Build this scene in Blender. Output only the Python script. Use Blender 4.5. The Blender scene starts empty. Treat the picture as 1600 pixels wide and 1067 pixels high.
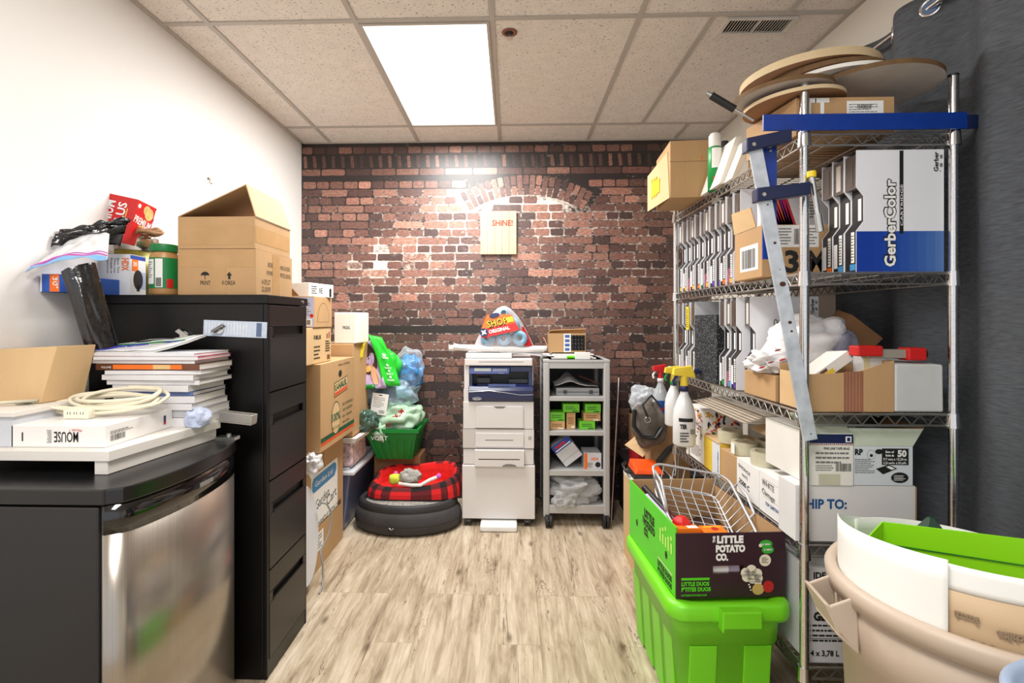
import bpy, math, random
from math import sin, cos, pi, radians, atan2, sqrt
from mathutils import Vector, Matrix, noise, Euler
random.seed(7)
SC = bpy.context.scene
COL = SC.collection

# ------------------------------------------------------------------ camera, world, light, exposure
YAW = 0.03
CAMZ = 1.37
F = 776.0
cam_d = bpy.data.cameras.new('camera')
cam = bpy.data.objects.new('camera', cam_d)
COL.objects.link(cam)
cam.location = (0, 0, CAMZ)
cam.rotation_euler = (pi/2, 0, YAW)
cam_d.sensor_fit = 'HORIZONTAL'
cam_d.sensor_width = 36
cam_d.lens = F/1600*36
cam_d.shift_x = 24/1600
cam_d.shift_y = -33.5/1600
cam_d.clip_start = 0.02
SC.camera = cam
SC.view_settings.view_transform = 'Standard'
SC.view_settings.look = 'None'
SC.view_settings.gamma = 1
SC.view_settings.exposure = 0.1
SC.view_settings.use_curve_mapping = False
w = bpy.data.worlds.new('world')
SC.world = w
w.use_nodes = True
w.node_tree.nodes['Background'].inputs[0].default_value = (0.93, 0.96, 1.0, 1)
w.node_tree.nodes['Background'].inputs[1].default_value = .95

def area(name, loc, rot, sx, sy, power, col):
    d = bpy.data.lights.new(name, 'AREA'); d.shape = 'RECTANGLE'; d.size = sx; d.size_y = sy
    d.energy = power; d.color = col
    o = bpy.data.objects.new(name, d); COL.objects.link(o); o.location = loc; o.rotation_euler = rot
    return o
# the room's ceiling troffer, plus an unseen one added behind the camera as fill
area('troffer_light', (-.4035, 2.875, 2.715), (0, 0, 0), .56, 1.16, 66, (1, .985, .955))
area('rear_fill_light', (-.4035, 0.1, 2.715), (0, 0, 0), .56, 1.16, 46, (1, .985, .96))

# ------------------------------------------------------------------ pixel helpers (measurements of the photo to points of the room)
def xat(px, Y):
    a = (px-776)/F
    return Y*(a*cos(YAW)-sin(YAW))/(cos(YAW)+a*sin(YAW))
def zat(px, py, Y):
    d = -xat(px, Y)*sin(YAW)+Y*cos(YAW)
    return CAMZ-(py-500)/F*d
def P(px, py, Y): return Vector((xat(px, Y), Y, zat(px, py, Y)))

# ------------------------------------------------------------------ materials
def lin(c):
    c = c/255
    return c/12.92 if c <= .04045 else ((c+.055)/1.055)**2.4
def rgb(c): return (lin(c[0]), lin(c[1]), lin(c[2]), 1)
MATS = {}
def mat(name, c, rough=.5, metal=0., var=.12, vs=6., bump=0., bs=60., coat=0., trans=0., alpha=1., emit=0., stretch=(1, 1, 1), spec=.5, sss=0):
    if name in MATS: return MATS[name]
    m = bpy.data.materials.new(name); m.use_nodes = True
    nt = m.node_tree; N = nt.nodes; L = nt.links
    bs_ = N['Principled BSDF']
    bs_.inputs['Roughness'].default_value = rough
    bs_.inputs['Metallic'].default_value = metal
    bs_.inputs['Coat Weight'].default_value = coat
    bs_.inputs['Coat Roughness'].default_value = .15
    bs_.inputs['Specular IOR Level'].default_value = spec
    bs_.inputs['Transmission Weight'].default_value = trans
    bs_.inputs['Alpha'].default_value = alpha
    tc = N.new('ShaderNodeTexCoord'); mp = N.new('ShaderNodeMapping')
    mp.inputs['Scale'].default_value = stretch
    L.new(tc.outputs['Object'], mp.inputs['Vector'])
    n = N.new('ShaderNodeTexNoise'); n.inputs['Scale'].default_value = vs; n.inputs['Detail'].default_value = 5
    L.new(mp.outputs['Vector'], n.inputs['Vector'])
    r = N.new('ShaderNodeMapRange'); r.inputs[1].default_value = .3; r.inputs[2].default_value = .7
    r.inputs[3].default_value = 1-var; r.inputs[4].default_value = 1+var*.6
    L.new(n.outputs['Fac'], r.inputs[0])
    mx = N.new('ShaderNodeVectorMath'); mx.operation = 'SCALE'
    mx.inputs[0].default_value = rgb(c)[:3]
    L.new(r.outputs[0], mx.inputs['Scale'])
    L.new(mx.outputs[0], bs_.inputs['Base Color'])
    if bump:
        n2 = N.new('ShaderNodeTexNoise'); n2.inputs['Scale'].default_value = bs; n2.inputs['Detail'].default_value = 4
        L.new(mp.outputs['Vector'], n2.inputs['Vector'])
        b = N.new('ShaderNodeBump'); b.inputs['Strength'].default_value = bump; b.inputs['Distance'].default_value = .01
        L.new(n2.outputs['Fac'], b.inputs['Height']); L.new(b.outputs[0], bs_.inputs['Normal'])
    if emit:
        bs_.inputs['Emission Color'].default_value = rgb(c); bs_.inputs['Emission Strength'].default_value = emit
    MATS[name] = m
    return m
def film(name, c, op=.35, rough=.12, bump=.6, bs=25.):
    """thin clear plastic film: mostly see-through with a glossy crinkle"""
    if name in MATS: return MATS[name]
    m = mat(name, c, rough, 0, .08, 8, bump, bs, spec=.9)
    nt = m.node_tree; N = nt.nodes; L = nt.links
    out = N['Material Output']; bs_ = N['Principled BSDF']
    tr = N.new('ShaderNodeBsdfTransparent'); mx = N.new('ShaderNodeMixShader')
    lw = N.new('ShaderNodeLayerWeight'); lw.inputs[0].default_value = .35
    ma = N.new('ShaderNodeMapRange'); ma.inputs[3].default_value = op; ma.inputs[4].default_value = min(1, op+.5)
    L.new(lw.outputs['Facing'], ma.inputs[0]); L.new(ma.outputs[0], mx.inputs[0])
    L.new(tr.outputs[0], mx.inputs[1]); L.new(bs_.outputs[0], mx.inputs[2]); L.new(mx.outputs[0], out.inputs[0])
    return m
KRAFT = mat('kraft_board', (188, 150, 106), .75, var=.1, vs=5, bump=.12, bs=80, stretch=(1, 1, .15))
KRAFTL = mat('kraft_board_light', (210, 176, 130), .75, var=.08, vs=5, bump=.1, bs=80, stretch=(1, 1, .15))
KRAFTD = mat('kraft_board_dark', (142, 102, 66), .8, var=.14, vs=7, bump=.15, bs=80)
KTAPE = mat('brown_packing_tape', (186, 146, 98), .25, var=.08, vs=12, bump=.1, bs=30)
WHITE = mat('white_print', (244, 243, 240), .55, var=.03)
WBOARD = mat('white_board', (236, 232, 224), .6, var=.05, vs=4)
BLACK = mat('black_print', (22, 21, 22), .6, var=.1)
GREYP = mat('grey_print', (120, 118, 116), .6)
RED = mat('red_print', (205, 28, 24), .45)
BLUE = mat('blue_print', (30, 70, 160), .45)
NAVY = mat('navy_print', (24, 34, 82), .45)
ORANGE = mat('orange_print', (238, 112, 22), .45)
YELLOW = mat('yellow_print', (246, 214, 40), .45)
GREENP = mat('green_print', (28, 140, 62), .45)
LIMEP = mat('lime_print', (104, 216, 30), .45)
CHROME = mat('chrome_wire', (205, 205, 205), .22, 1, var=.05)
CHROME = mat('polished_chrome', (214, 214, 216), .14, 1, var=.05)
STEEL = mat('brushed_steel', (196, 196, 194), .3, 1, var=.08, vs=20)
BLKPL = mat('black_plastic', (24, 24, 26), .4, var=.1)
DKGREY = mat('dark_grey_plastic', (58, 58, 60), .5)
GREYPL = mat('grey_plastic', (150, 152, 154), .45, var=.06)
OFFW = mat('off_white_plastic', (226, 222, 214), .42, var=.03, vs=3)
SKIN = mat('printed_skin_tone', (214, 160, 124), .5)
HAIR = mat('printed_dark_hair', (52, 30, 24), .5, var=.3, vs=30)
CLEAR = film('clear_plastic_film', (240, 244, 246), .28)
CLEARW = film('milky_plastic_film', (240, 240, 242), .62, .2)

# ------------------------------------------------------------------ mesh builder
TXT = {}
def text_mesh(s, bold):
    k = (s, bold)
    if k in TXT: return TXT[k]
    cu = bpy.data.curves.new('t', 'FONT'); cu.body = s; cu.size = 1; cu.resolution_u = 2
    cu.offset = bold
    ob = bpy.data.objects.new('t', cu); COL.objects.link(ob)
    bpy.context.view_layer.update()
    me = bpy.data.meshes.new_from_object(ob)
    vs = [v.co.copy() for v in me.vertices]; fs = [tuple(p.vertices) for p in me.polygons]
    bpy.data.objects.remove(ob); bpy.data.meshes.remove(me); bpy.data.curves.remove(cu)
    if vs:
        x0 = min(v.x for v in vs); x1 = max(v.x for v in vs); y0 = min(v.y for v in vs); y1 = max(v.y for v in vs)
    else: x0 = x1 = y0 = y1 = 0
    TXT[k] = (vs, fs, x0, x1, y0, y1)
    return TXT[k]
class FR:
    """a face frame: origin, u to the right, v up, n outwards"""
    def __init__(s, o, u, v):
        s.o = Vector(o); s.u = Vector(u).normalized(); s.v = Vector(v).normalized(); s.n = s.u.cross(s.v).normalized()
    def p(s, x, y, e=0): return s.o+s.u*x+s.v*y+s.n*e
    def sub(s, x, y, ang=0):
        u = s.u*cos(ang)+s.v*sin(ang); v = -s.u*sin(ang)+s.v*cos(ang)
        return FR(s.p(x, y), u, v)
def FS(x, y, z): return FR((x, y, z), (1, 0, 0), (0, 0, 1))     # faces the camera (-Y)
def FW(x, y, z): return FR((x, y, z), (0, -1, 0), (0, 0, 1))    # faces -X ; x,y,z the far lower corner
def FE(x, y, z): return FR((x, y, z), (0, 1, 0), (0, 0, 1))     # faces +X
def FT(x, y, z): return FR((x, y, z), (1, 0, 0), (0, 1, 0))     # faces up
class MB:
    def __init__(s, name, parent=None, label=None, bevel=0, solid=0, sub=0, seg=2, kind=None):
        s.name = name; s.parent = parent; s.label = label; s.bevel = bevel; s.solid = solid; s.sub = sub; s.seg = seg; s.kind = kind
        s.v = []; s.f = []; s.mi = []; s.sm = []; s.mats = []; s.cols = []; s.M = Matrix(); s.hascol = False
    def mid(s, m):
        if m not in s.mats: s.mats.append(m)
        return s.mats.index(m)
    def add(s, vs, fs, m, sm=False, col=None):
        k = len(s.v); i = s.mid(m)
        s.v += [s.M @ Vector(v) for v in vs]
        for f in fs:
            s.f.append([k+a for a in f]); s.mi.append(i); s.sm.append(sm); s.cols.append(col or (1, 1, 1, 1))
        if col: s.hascol = True
        return s
    def box(s, x0, x1, y0, y1, z0, z1, m):
        if x0 > x1: x0, x1 = x1, x0
        if y0 > y1: y0, y1 = y1, y0
        if z0 > z1: z0, z1 = z1, z0
        v = [(x0, y0, z0), (x1, y0, z0), (x1, y1, z0), (x0, y1, z0), (x0, y0, z1), (x1, y0, z1), (x1, y1, z1), (x0, y1, z1)]
        return s.add(v, [(0, 3, 2, 1), (4, 5, 6, 7), (0, 1, 5, 4), (1, 2, 6, 5), (2, 3, 7, 6), (3, 0, 4, 7)], m)
    def hexa(s, p, m):      # eight corners, bottom four then top four, counter-clockwise
        return s.add(p, [(0, 3, 2, 1), (4, 5, 6, 7), (0, 1, 5, 4), (1, 2, 6, 5), (2, 3, 7, 6), (3, 0, 4, 7)], m)
    def prism(s, poly, a, b, m, axis='z', sm=False):
        n = len(poly)
        def T(p, h):
            return {'z': (p[0], p[1], h), 'y': (p[0], h, p[1]), 'x': (h, p[0], p[1])}[axis]
        v = [T(p, a) for p in poly]+[T(p, b) for p in poly]
        f = [tuple(range(n))[::-1], tuple(range(n, 2*n))]
        area2 = sum(poly[i][0]*poly[(i+1) % n][1]-poly[(i+1) % n][0]*poly[i][1] for i in range(n))
        sd = [(i, (i+1) % n, n+(i+1) % n, n+i) for i in range(n)]
        flip = (area2 < 0) != (b < a) != (axis == 'y')
        allf = f; 
        if flip: allf = [x[::-1] for x in f]; sd = [x[::-1] for x in sd]
        s.add(v, allf, m)
        k = len(s.v)-2*n; i0 = s.mid(m)
        for x in sd:
            s.f.append([k+q for q in x]); s.mi.append(i0); s.sm.append(sm); s.cols.append((1, 1, 1, 1))
        return s
    def cyl(s, p0, p1, r, m, r1=None, n=16, caps=True, sm=True):
        p0 = Vector(p0); p1 = Vector(p1); r1 = r if r1 is None else r1
        d = (p1-p0).normalized(); a = d.orthogonal().normalized(); b = d.cross(a)
        v = [p0+(a*cos(2*pi*i/n)+b*sin(2*pi*i/n))*r for i in range(n)]+[p1+(a*cos(2*pi*i/n)+b*sin(2*pi*i/n))*r1 for i in range(n)]
        s.add(v, [(i, (i+1) % n, n+(i+1) % n, n+i) for i in range(n)], m, sm)
        if caps: s.add(v, [tuple(range(n))[::-1], tuple(range(n, 2*n))], m)
        return s
    def tube(s, pts, r, m, n=8, closed=False, flat=1.):
        pts = [Vector(p) for p in pts]; N_ = len(pts); v = []; prev = None
        for i, p in enumerate(pts):
            t = (pts[(i+1) % N_]-pts[i-1]) if closed else (pts[min(i+1, N_-1)]-pts[max(i-1, 0)])
            t.normalize()
            if prev is None: a = t.orthogonal().normalized()
            else:
                a = prev-t*prev.dot(t)
                a = a.normalized() if a.length > 1e-6 else t.orthogonal().normalized()
            prev = a; b = t.cross(a)
            v += [p+(a*cos(2*pi*k/n)+b*sin(2*pi*k/n)*flat)*r for k in range(n)]
        f = []
        for i in range(N_ if closed else N_-1):
            j = (i+1) % N_
            f += [(i*n+k, i*n+(k+1) % n, j*n+(k+1) % n, j*n+k) for k in range(n)]
        s.add(v, f, m, True)
        if not closed: s.add(v, [tuple(range(n))[::-1], tuple(range((N_-1)*n, N_*n))], m)
        return s
    def lathe(s, prof, m, c=(0, 0, 0), n=28, sx=1., sy=1., sm=True, closed=False):
        c = Vector(c); v = []
        for (r, z) in prof:
            v += [c+Vector((r*cos(2*pi*i/n)*sx, r*sin(2*pi*i/n)*sy, z)) for i in range(n)]
        f = []
        K = len(prof)
        for k in range(K if closed else K-1):
            j = (k+1) % K
            f += [(k*n+i, k*n+(i+1) % n, j*n+(i+1) % n, j*n+i) for i in range(n)]
        s.add(v, f, m, sm)
        if not closed:
            if prof[0][0] > 1e-5: s.add(v[:n], [tuple(range(n))[::-1]], m)
            if prof[-1][0] > 1e-5: s.add(v[-n:], [tuple(range(n))], m)
        return s
    def ball(s, c, r, m, n=16, k=10):
        r = (r, r, r) if not hasattr(r, '__len__') else r
        v = []; c = Vector(c)
        for j in range(k+1):
            t = pi*j/k
            for i in range(n): v.append(c+Vector((r[0]*sin(t)*cos(2*pi*i/n), r[1]*sin(t)*sin(2*pi*i/n), -r[2]*cos(t))))
        f = [(j*n+i, j*n+(i+1) % n, (j+1)*n+(i+1) % n, (j+1)*n+i) for j in range(k) for i in range(n)]
        return s.add(v, f, m, True)
    def grid(s, nu, nv, fn, m, sm=True, cyc=False):
        v = [fn(i/nu, j/nv) for j in range(nv+1) for i in range(nu+1)]
        f = [(j*(nu+1)+i, j*(nu+1)+i+1, (j+1)*(nu+1)+i+1, (j+1)*(nu+1)+i) for j in range(nv) for i in range(nu)]
        return s.add(v, f, m, sm)
    def blob(s, c, r, m, seed=0, amp=.35, fr=2.2, n=44, k=30, floor=None, pw=.85, sm=True, fine=.06):
        """a crumpled bag: a swollen ellipsoid with creases"""
        c = Vector(c); v = []; off = Vector((seed*13.7, seed*5.1, seed*9.3))
        for j in range(k+1):
            t = pi*j/k
            for i in range(n):
                d = Vector((sin(t)*cos(2*pi*i/n), sin(t)*sin(2*pi*i/n), -cos(t)))
                q = 1+amp*(noise.noise(d*fr+off))-amp*.45*abs(noise.noise(d*fr*1.7+off*2))+fine*abs(noise.noise(d*fr*4+off))
                e = Vector((math.copysign(abs(d.x)**pw, d.x), math.copysign(abs(d.y)**pw, d.y), math.copysign(abs(d.z)**pw, d.z)))
                p = c+Vector((e.x*r[0]*q, e.y*r[1]*q, e.z*r[2]*q))
                if floor is not None and p.z < floor: p.z = floor+.001*abs(noise.noise(d*9))
                v.append(p)
        f = [(j*n+i, j*n+(i+1) % n, (j+1)*n+(i+1) % n, (j+1)*n+i) for j in range(k) for i in range(n)]
        return s.add(v, f, m, sm)
    # flat print on a frame
    def rect(s, fr, x0, y0, x1, y1, m, e=.0006):
        return s.add([fr.p(x0, y0, e), fr.p(x1, y0, e), fr.p(x1, y1, e), fr.p(x0, y1, e)], [(0, 1, 2, 3)], m)
    def poly(s, fr, pts, m, e=.0006):
        return s.add([fr.p(x, y, e) for x, y in pts], [tuple(range(len(pts)))], m)
    def disc(s, fr, x, y, rx, m, e=.0006, ry=None, n=20, ang=0):
        ry = ry or rx
        pts = []
        for i in range(n):
            a, b = rx*cos(2*pi*i/n), ry*sin(2*pi*i/n)
            pts.append((x+a*cos(ang)-b*sin(ang), y+a*sin(ang)+b*cos(ang)))
        return s.poly(fr, pts, m, e)
    def text(s, fr, x, y, t, h, m, e=.0012, w=None, al='l', bold=0., ang=0.):
        """h = height of a capital; w stretches the line to that width"""
        vs, fs, x0, x1, y0, y1 = text_mesh(t, bold)
        if not vs: return s
        k = h/.72; kx = k if w is None else w/(x1-x0)
        ox = {'l': x0, 'c': (x0+x1)/2, 'r': x1}[al]
        f2 = fr.sub(x, y, ang)
        return s.add([f2.p((v.x-ox)*kx, v.y*k, e) for v in vs], fs, m)
    def lines(s, fr, x0, y0, x1, y1, n, m, seed=1, e=.0012, fill=.45):
        """small print too fine to read: rows of broken dashes"""
        rr = random.Random(seed); h = (y1-y0)/n
        for k in range(n):
            x = x0; yy = y1-(k+1)*h+h*(1-fill)/2; end = x1-(x1-x0)*rr.random()*.35
            while x < end:
                w_ = (x1-x0)*rr.uniform(.05, .16); s.rect(fr, x, yy, min(x+w_, end), yy+h*fill, m, e); x += w_+(x1-x0)*.02
        return s
    def barcode(s, fr, x0, y0, x1, y1, m, seed=2, e=.0014):
        rr = random.Random(seed); x = x0; W_ = (x1-x0)
        while x < x1:
            w_ = W_*rr.choice((.012, .02, .03)); s.rect(fr, x, y0, min(x+w_, x1), y1, m, e); x += w_+W_*rr.choice((.014, .022, .03))
        return s
    def carton(s, x0, x1, y0, y1, z0, z1, m, t=.004, flaps=(), fl=None, inner=None):
        """open-topped carton with flaps; flaps: {'s': angle...} angle 0 closed, 90 upright, 200 hanging outwards"""
        inner = inner or m
        s.box(x0, x1, y0, y0+t, z0, z1, m); s.box(x0, x1, y1-t, y1, z0, z1, m)
        s.box(x0, x0+t, y0+t, y1-t, z0, z1, m); s.box(x1-t, x1, y0+t, y1-t, z0, z1, m)
        s.box(x0+t, x1-t, y0+t, y1-t, z0, z0+t, m)
        return s
    def flap(s, side, ang, L, x0, x1, y0, y1, z, m, t=.004, tap=.01):
        a = radians(ang); c, sn = cos(a)*L, sin(a)*L
        cx, sx_ = -sin(a)*t, cos(a)*t
        if side == 's':   p = [(x0, y0), (x1, y0)]; d = (0, c)
        elif side == 'n': p = [(x1, y1), (x0, y1)]; d = (0, -c)
        elif side == 'w': p = [(x0, y1), (x0, y0)]; d = (c, 0)
        else:             p = [(x1, y0), (x1, y1)]; d = (-c, 0)
        e = Vector((p[1][0]-p[0][0], p[1][1]-p[0][1], 0)).normalized()*tap
        A = Vector((p[0][0], p[0][1], z)); B = Vector((p[1][0], p[1][1], z))
        C = B+Vector((d[0], d[1], sn))-e; D = A+Vector((d[0], d[1], sn))+e
        nrm = (B-A).cross(D-A).normalized()*t
        return s.hexa([A, B, C, D, A+nrm, B+nrm, C+nrm, D+nrm], m)

ORG = {}
class Thing:
    def __init__(s, name, label, cat, group=None, kind=None, loc=None):
        s.name, s.label, s.cat, s.group, s.kind, s.loc = name, label, cat, group, kind, loc
        s.parts = []
    def p(s, name, parent=None, **k):
        b = MB(name, parent, **k); s.parts.append(b); return b
    def tag(s, o):
        if s.kind: o['kind'] = s.kind
        if s.label: o['label'] = s.label
        if s.cat: o['category'] = s.cat
        if s.group: o['group'] = s.group
    def done(s):
        vs = [v for b in s.parts for v in b.v]
        if s.loc is None:
            xs = [v.x for v in vs]; ys = [v.y for v in vs]; zs = [v.z for v in vs]
            s.loc = Vector(((min(xs)+max(xs))/2, (min(ys)+max(ys))/2, min(zs)))
        s.loc = Vector(s.loc)
        single = len(s.parts) == 1
        if not single:
            s.root = bpy.data.objects.new(s.name, None); COL.objects.link(s.root); s.root.location = s.loc
            s.root.empty_display_size = .05
            s.tag(s.root)
        obs = {}
        for b in s.parts:
            me = bpy.data.meshes.new(b.name)
            me.from_pydata([v-s.loc for v in b.v], [], b.f)
            for m in b.mats: me.materials.append(m)
            me.polygons.foreach_set('material_index', b.mi); me.polygons.foreach_set('use_smooth', b.sm)
            if b.hascol:
                at = me.attributes.new('col', 'FLOAT_COLOR', 'FACE')
                at.data.foreach_set('color', [c for q in b.cols for c in q])
            me.update()
            o = bpy.data.objects.new(s.name if single else b.name, me); COL.objects.link(o)
            if b.solid:
                md = o.modifiers.new('s', 'SOLIDIFY'); md.thickness = b.solid; md.offset = 0
            if b.bevel:
                md = o.modifiers.new('b', 'BEVEL'); md.width = b.bevel; md.segments = b.seg; md.limit_method = 'ANGLE'; md.angle_limit = radians(40)
            if b.sub:
                md = o.modifiers.new('u', 'SUBSURF'); md.levels = b.sub; md.render_levels = b.sub
            if b.label and not single: o['label'] = b.label
            if b.kind and not single: o['kind'] = b.kind
            if single: o.location = s.loc; s.tag(o); s.root = o
            else: o.parent = obs[b.parent] if b.parent else s.root
            obs[b] = o
        return s
def copy_thing(root, delta, label=None, rotz=0, mats=None):
    def cp(o, par):
        c = o.copy(); COL.objects.link(c); c.parent = par
        for ch in o.children: cp(ch, c)
        return c
    r = cp(root, None); r.location = root.location+Vector(delta); r.rotation_euler = (0, 0, rotz)
    if label: r['label'] = label
    return r
def struct(name, **k): return Thing(name, None, None, kind='structure', **k)
def R(ax, deg, c):
    c = Vector(c); return Matrix.Translation(c) @ Matrix.Rotation(radians(deg), 4, ax) @ Matrix.Translation(-c)

# ================================================================== THE ROOM
XL, XR, YB, YF, H = -1.63, 1.515, 3.81, -1.4, 2.743
def floor_mat():
    m = bpy.data.materials.new('vinyl_plank_floor'); m.use_nodes = True
    nt = m.node_tree; N = nt.nodes; L = nt.links; B = N['Principled BSDF']
    tc = N.new('ShaderNodeTexCoord')
    sp = N.new('ShaderNodeSeparateXYZ'); L.new(tc.outputs['Object'], sp.inputs[0])
    cb = N.new('ShaderNodeCombineXYZ'); L.new(sp.outputs[1], cb.inputs[0]); L.new(sp.outputs[0], cb.inputs[1])
    br = N.new('ShaderNodeTexBrick'); L.new(cb.outputs[0], br.inputs['Vector'])
    br.inputs['Scale'].default_value = 1; br.inputs['Brick Width'].default_value = 1.22; br.inputs['Row Height'].default_value = .18
    br.inputs['Mortar Size'].default_value = .0008; br.inputs['Color1'].default_value = (0, 0, 0, 1); br.inputs['Color2'].default_value = (1, 1, 1, 1)
    br.inputs['Mortar'].default_value = (.5, .5, .5, 1); br.offset = .31; br.offset_frequency = 3; br.inputs['Mortar Smooth'].default_value = .1
    g = N.new('ShaderNodeMath'); g.operation = 'MULTIPLY'; L.new(br.outputs['Color'], g.inputs[0]); g.inputs[1].default_value = 37
    def ns(sc, det, st, dist=0, w=True):
        mp = N.new('ShaderNodeMapping'); mp.inputs['Scale'].default_value = st; L.new(tc.outputs['Object'], mp.inputs[0])
        n = N.new('ShaderNodeTexNoise'); n.noise_dimensions = '4D'; n.inputs['Scale'].default_value = sc; n.inputs['Detail'].default_value = det
        n.inputs['Distortion'].default_value = dist; n.inputs['Roughness'].default_value = .65
        L.new(mp.outputs[0], n.inputs['Vector']); L.new(g.outputs[0], n.inputs['W'])
        return n
    n1 = ns(5, 8, (3.2, .55, 1), .8); n2 = ns(20, 8, (3, .2, 1), .6); n3 = ns(3.2, 4, (3.2, .3, 1), 1.2)
    cr = N.new('ShaderNodeValToRGB'); L.new(n1.outputs['Fac'], cr.inputs[0])
    e = cr.color_ramp; e.elements[0].position = .27; e.elements[0].color = rgb((122, 104, 86)); e.elements[1].position = .7; e.elements[1].color = rgb((218, 204, 184))
    x = e.elements.new(.42); x.color = rgb((174, 156, 132)); x = e.elements.new(.54); x.color = rgb((198, 182, 158))
    cr2 = N.new('ShaderNodeValToRGB'); L.new(n2.outputs['Fac'], cr2.inputs[0])
    e = cr2.color_ramp; e.elements[0].position = .3; e.elements[0].color = (.45, .38, .32, 1); e.elements[1].position = .56; e.elements[1].color = (1, 1, 1, 1)
    m1 = N.new('ShaderNodeMix'); m1.data_type = 'RGBA'; m1.blend_type = 'MULTIPLY'; m1.inputs[0].default_value = .62
    L.new(cr.outputs[0], m1.inputs[6]); L.new(cr2.outputs[0], m1.inputs[7])
    # thin dark cracks running with the grain
    cr3 = N.new('ShaderNodeValToRGB'); L.new(n3.outputs['Fac'], cr3.inputs[0]); e = cr3.color_ramp
    e.elements[0].position = .418; e.elements[0].color = (1, 1, 1, 1); e.elements[1].position = .436; e.elements[1].color = (1, 1, 1, 1)
    x = e.elements.new(.427); x.color = (.2, .15, .12, 1)
    m2 = N.new('ShaderNodeMix'); m2.data_type = 'RGBA'; m2.blend_type = 'MULTIPLY'; m2.inputs[0].default_value = .9
    L.new(m1.outputs[2], m2.inputs[6]); L.new(cr3.outputs[0], m2.inputs[7])
    # knots
    mp = N.new('ShaderNodeMapping'); mp.inputs['Scale'].default_value = (3.1, 1.3, 1); L.new(tc.outputs['Object'], mp.inputs[0])
    vo = N.new('ShaderNodeTexVoronoi'); vo.inputs['Scale'].default_value = 1; L.new(mp.outputs[0], vo.inputs['Vector']); vo.voronoi_dimensions = '2D'
    cr4 = N.new('ShaderNodeValToRGB'); L.new(vo.outputs['Distance'], cr4.inputs[0]); e = cr4.color_ramp
    e.elements[0].position = .015; e.elements[0].color = (.25, .2, .17, 1); e.elements[1].position = .06; e.elements[1].color = (1, 1, 1, 1)
    m3 = N.new('ShaderNodeMix'); m3.data_type = 'RGBA'; m3.blend_type = 'MULTIPLY'; m3.inputs[0].default_value = .8
    L.new(m2.outputs[2], m3.inputs[6]); L.new(cr4.outputs[0], m3.inputs[7])
    m4 = N.new('ShaderNodeMix'); m4.data_type = 'RGBA'; L.new(br.outputs['Fac'], m4.inputs[0])
    L.new(m3.outputs[2], m4.inputs[6]); m4.inputs[7].default_value = rgb((150, 130, 108))
    L.new(m4.outputs[2], B.inputs['Base Color']); B.inputs['Roughness'].default_value = .42; B.inputs['Specular IOR Level'].default_value = .35
    bp = N.new('ShaderNodeBump'); bp.inputs['Strength'].default_value = .12; bp.inputs['Distance'].default_value = .003
    L.new(n2.outputs['Fac'], bp.inputs['Height']); L.new(bp.outputs[0], B.inputs['Normal'])
    return m
def tile_mat():
    m = mat('mineral_fibre_tile', (232, 224, 216), .9, var=.06, vs=14, bump=.25, bs=160)
    nt = m.node_tree; N = nt.nodes; L = nt.links; B = N['Principled BSDF']
    src = B.inputs['Base Color'].links[0].from_socket
    tc = N.new('ShaderNodeTexCoord'); mp = N.new('ShaderNodeMapping'); mp.inputs['Scale'].default_value = (1, 2.2, 1); L.new(tc.outputs['Object'], mp.inputs[0])
    n = N.new('ShaderNodeTexNoise'); n.inputs['Scale'].default_value = 78; n.inputs['Detail'].default_value = 2.5; n.inputs['Roughness'].default_value = .5; n.inputs['Distortion'].default_value = .6
    L.new(mp.outputs[0], n.inputs['Vector'])
    cr = N.new('ShaderNodeValToRGB'); L.new(n.outputs['Fac'], cr.inputs[0]); e = cr.color_ramp
    e.elements[0].position = .635; e.elements[0].color = (0, 0, 0, 1); e.elements[1].position = .67; e.elements[1].color = (1, 1, 1, 1)
    mx = N.new('ShaderNodeMix'); mx.data_type = 'RGBA'; L.new(cr.outputs[0], mx.inputs[0]); L.new(src, mx.inputs[6]); mx.inputs[7].default_value = rgb((92, 84, 80))
    L.new(mx.outputs[2], B.inputs['Base Color'])
    return m
t = struct('floor'); t.p('floor').box(XL-.1, XR+.1, YF, YB+.1, -.05, 0, floor_mat()); t.done()
PAINTL = mat('white_wall_paint', (236, 234, 232), .7, var=.02, vs=1.5, bump=.05, bs=200)
PAINTR = mat('cream_wall_paint', (226, 220, 208), .7, var=.02, vs=1.5, bump=.05, bs=200)
t = struct('wall_left'); t.p('w').box(XL-.1, XL, YF, YB, 0, H+.1, PAINTL); t.done()
t = struct('wall_right'); t.p('w').box(XR, XR+.1, YF, YB, 0, H+.1, PAINTR); t.done()
TILE = tile_mat()
t = struct('ceiling'); t.p('c').box(XL, XR, YF, YB, H, H+.05, TILE); t.done()
# T-bar grid
TB = mat('ceiling_grid_paint', (184, 177, 169), .5, var=.03)
t = struct('trim_1'); b = t.p('g', bevel=.001)
gw = .0125; zt = H-.006
GX = [-1.40, -.7185, -.0895, .578]
for gx in GX: b.box(gx-gw, gx+gw, YF, YB, zt, H, TB)
b.box(.91-gw, .91+gw, 2.25, 3.49, zt, H, TB)
for y0, y1 in ((3.49, YB), (1.04, 2.25), (YF, 1.04)): b.box(1.234-gw, 1.234+gw, y0, y1, zt, H, TB)
for gy in (3.49, 2.255, 1.04, -.18, -1.39): b.box(XL, XR, gy-gw, gy+gw, zt-.0005, H, TB)
b.box(XL, XL+.022, YF, YB, zt-.002, H, TB); b.box(XR-.022, XR, YF, YB, zt-.002, H, TB); b.box(XL, XR, YB-.02, YB, zt-.002, H, TB)
t.done()

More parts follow.
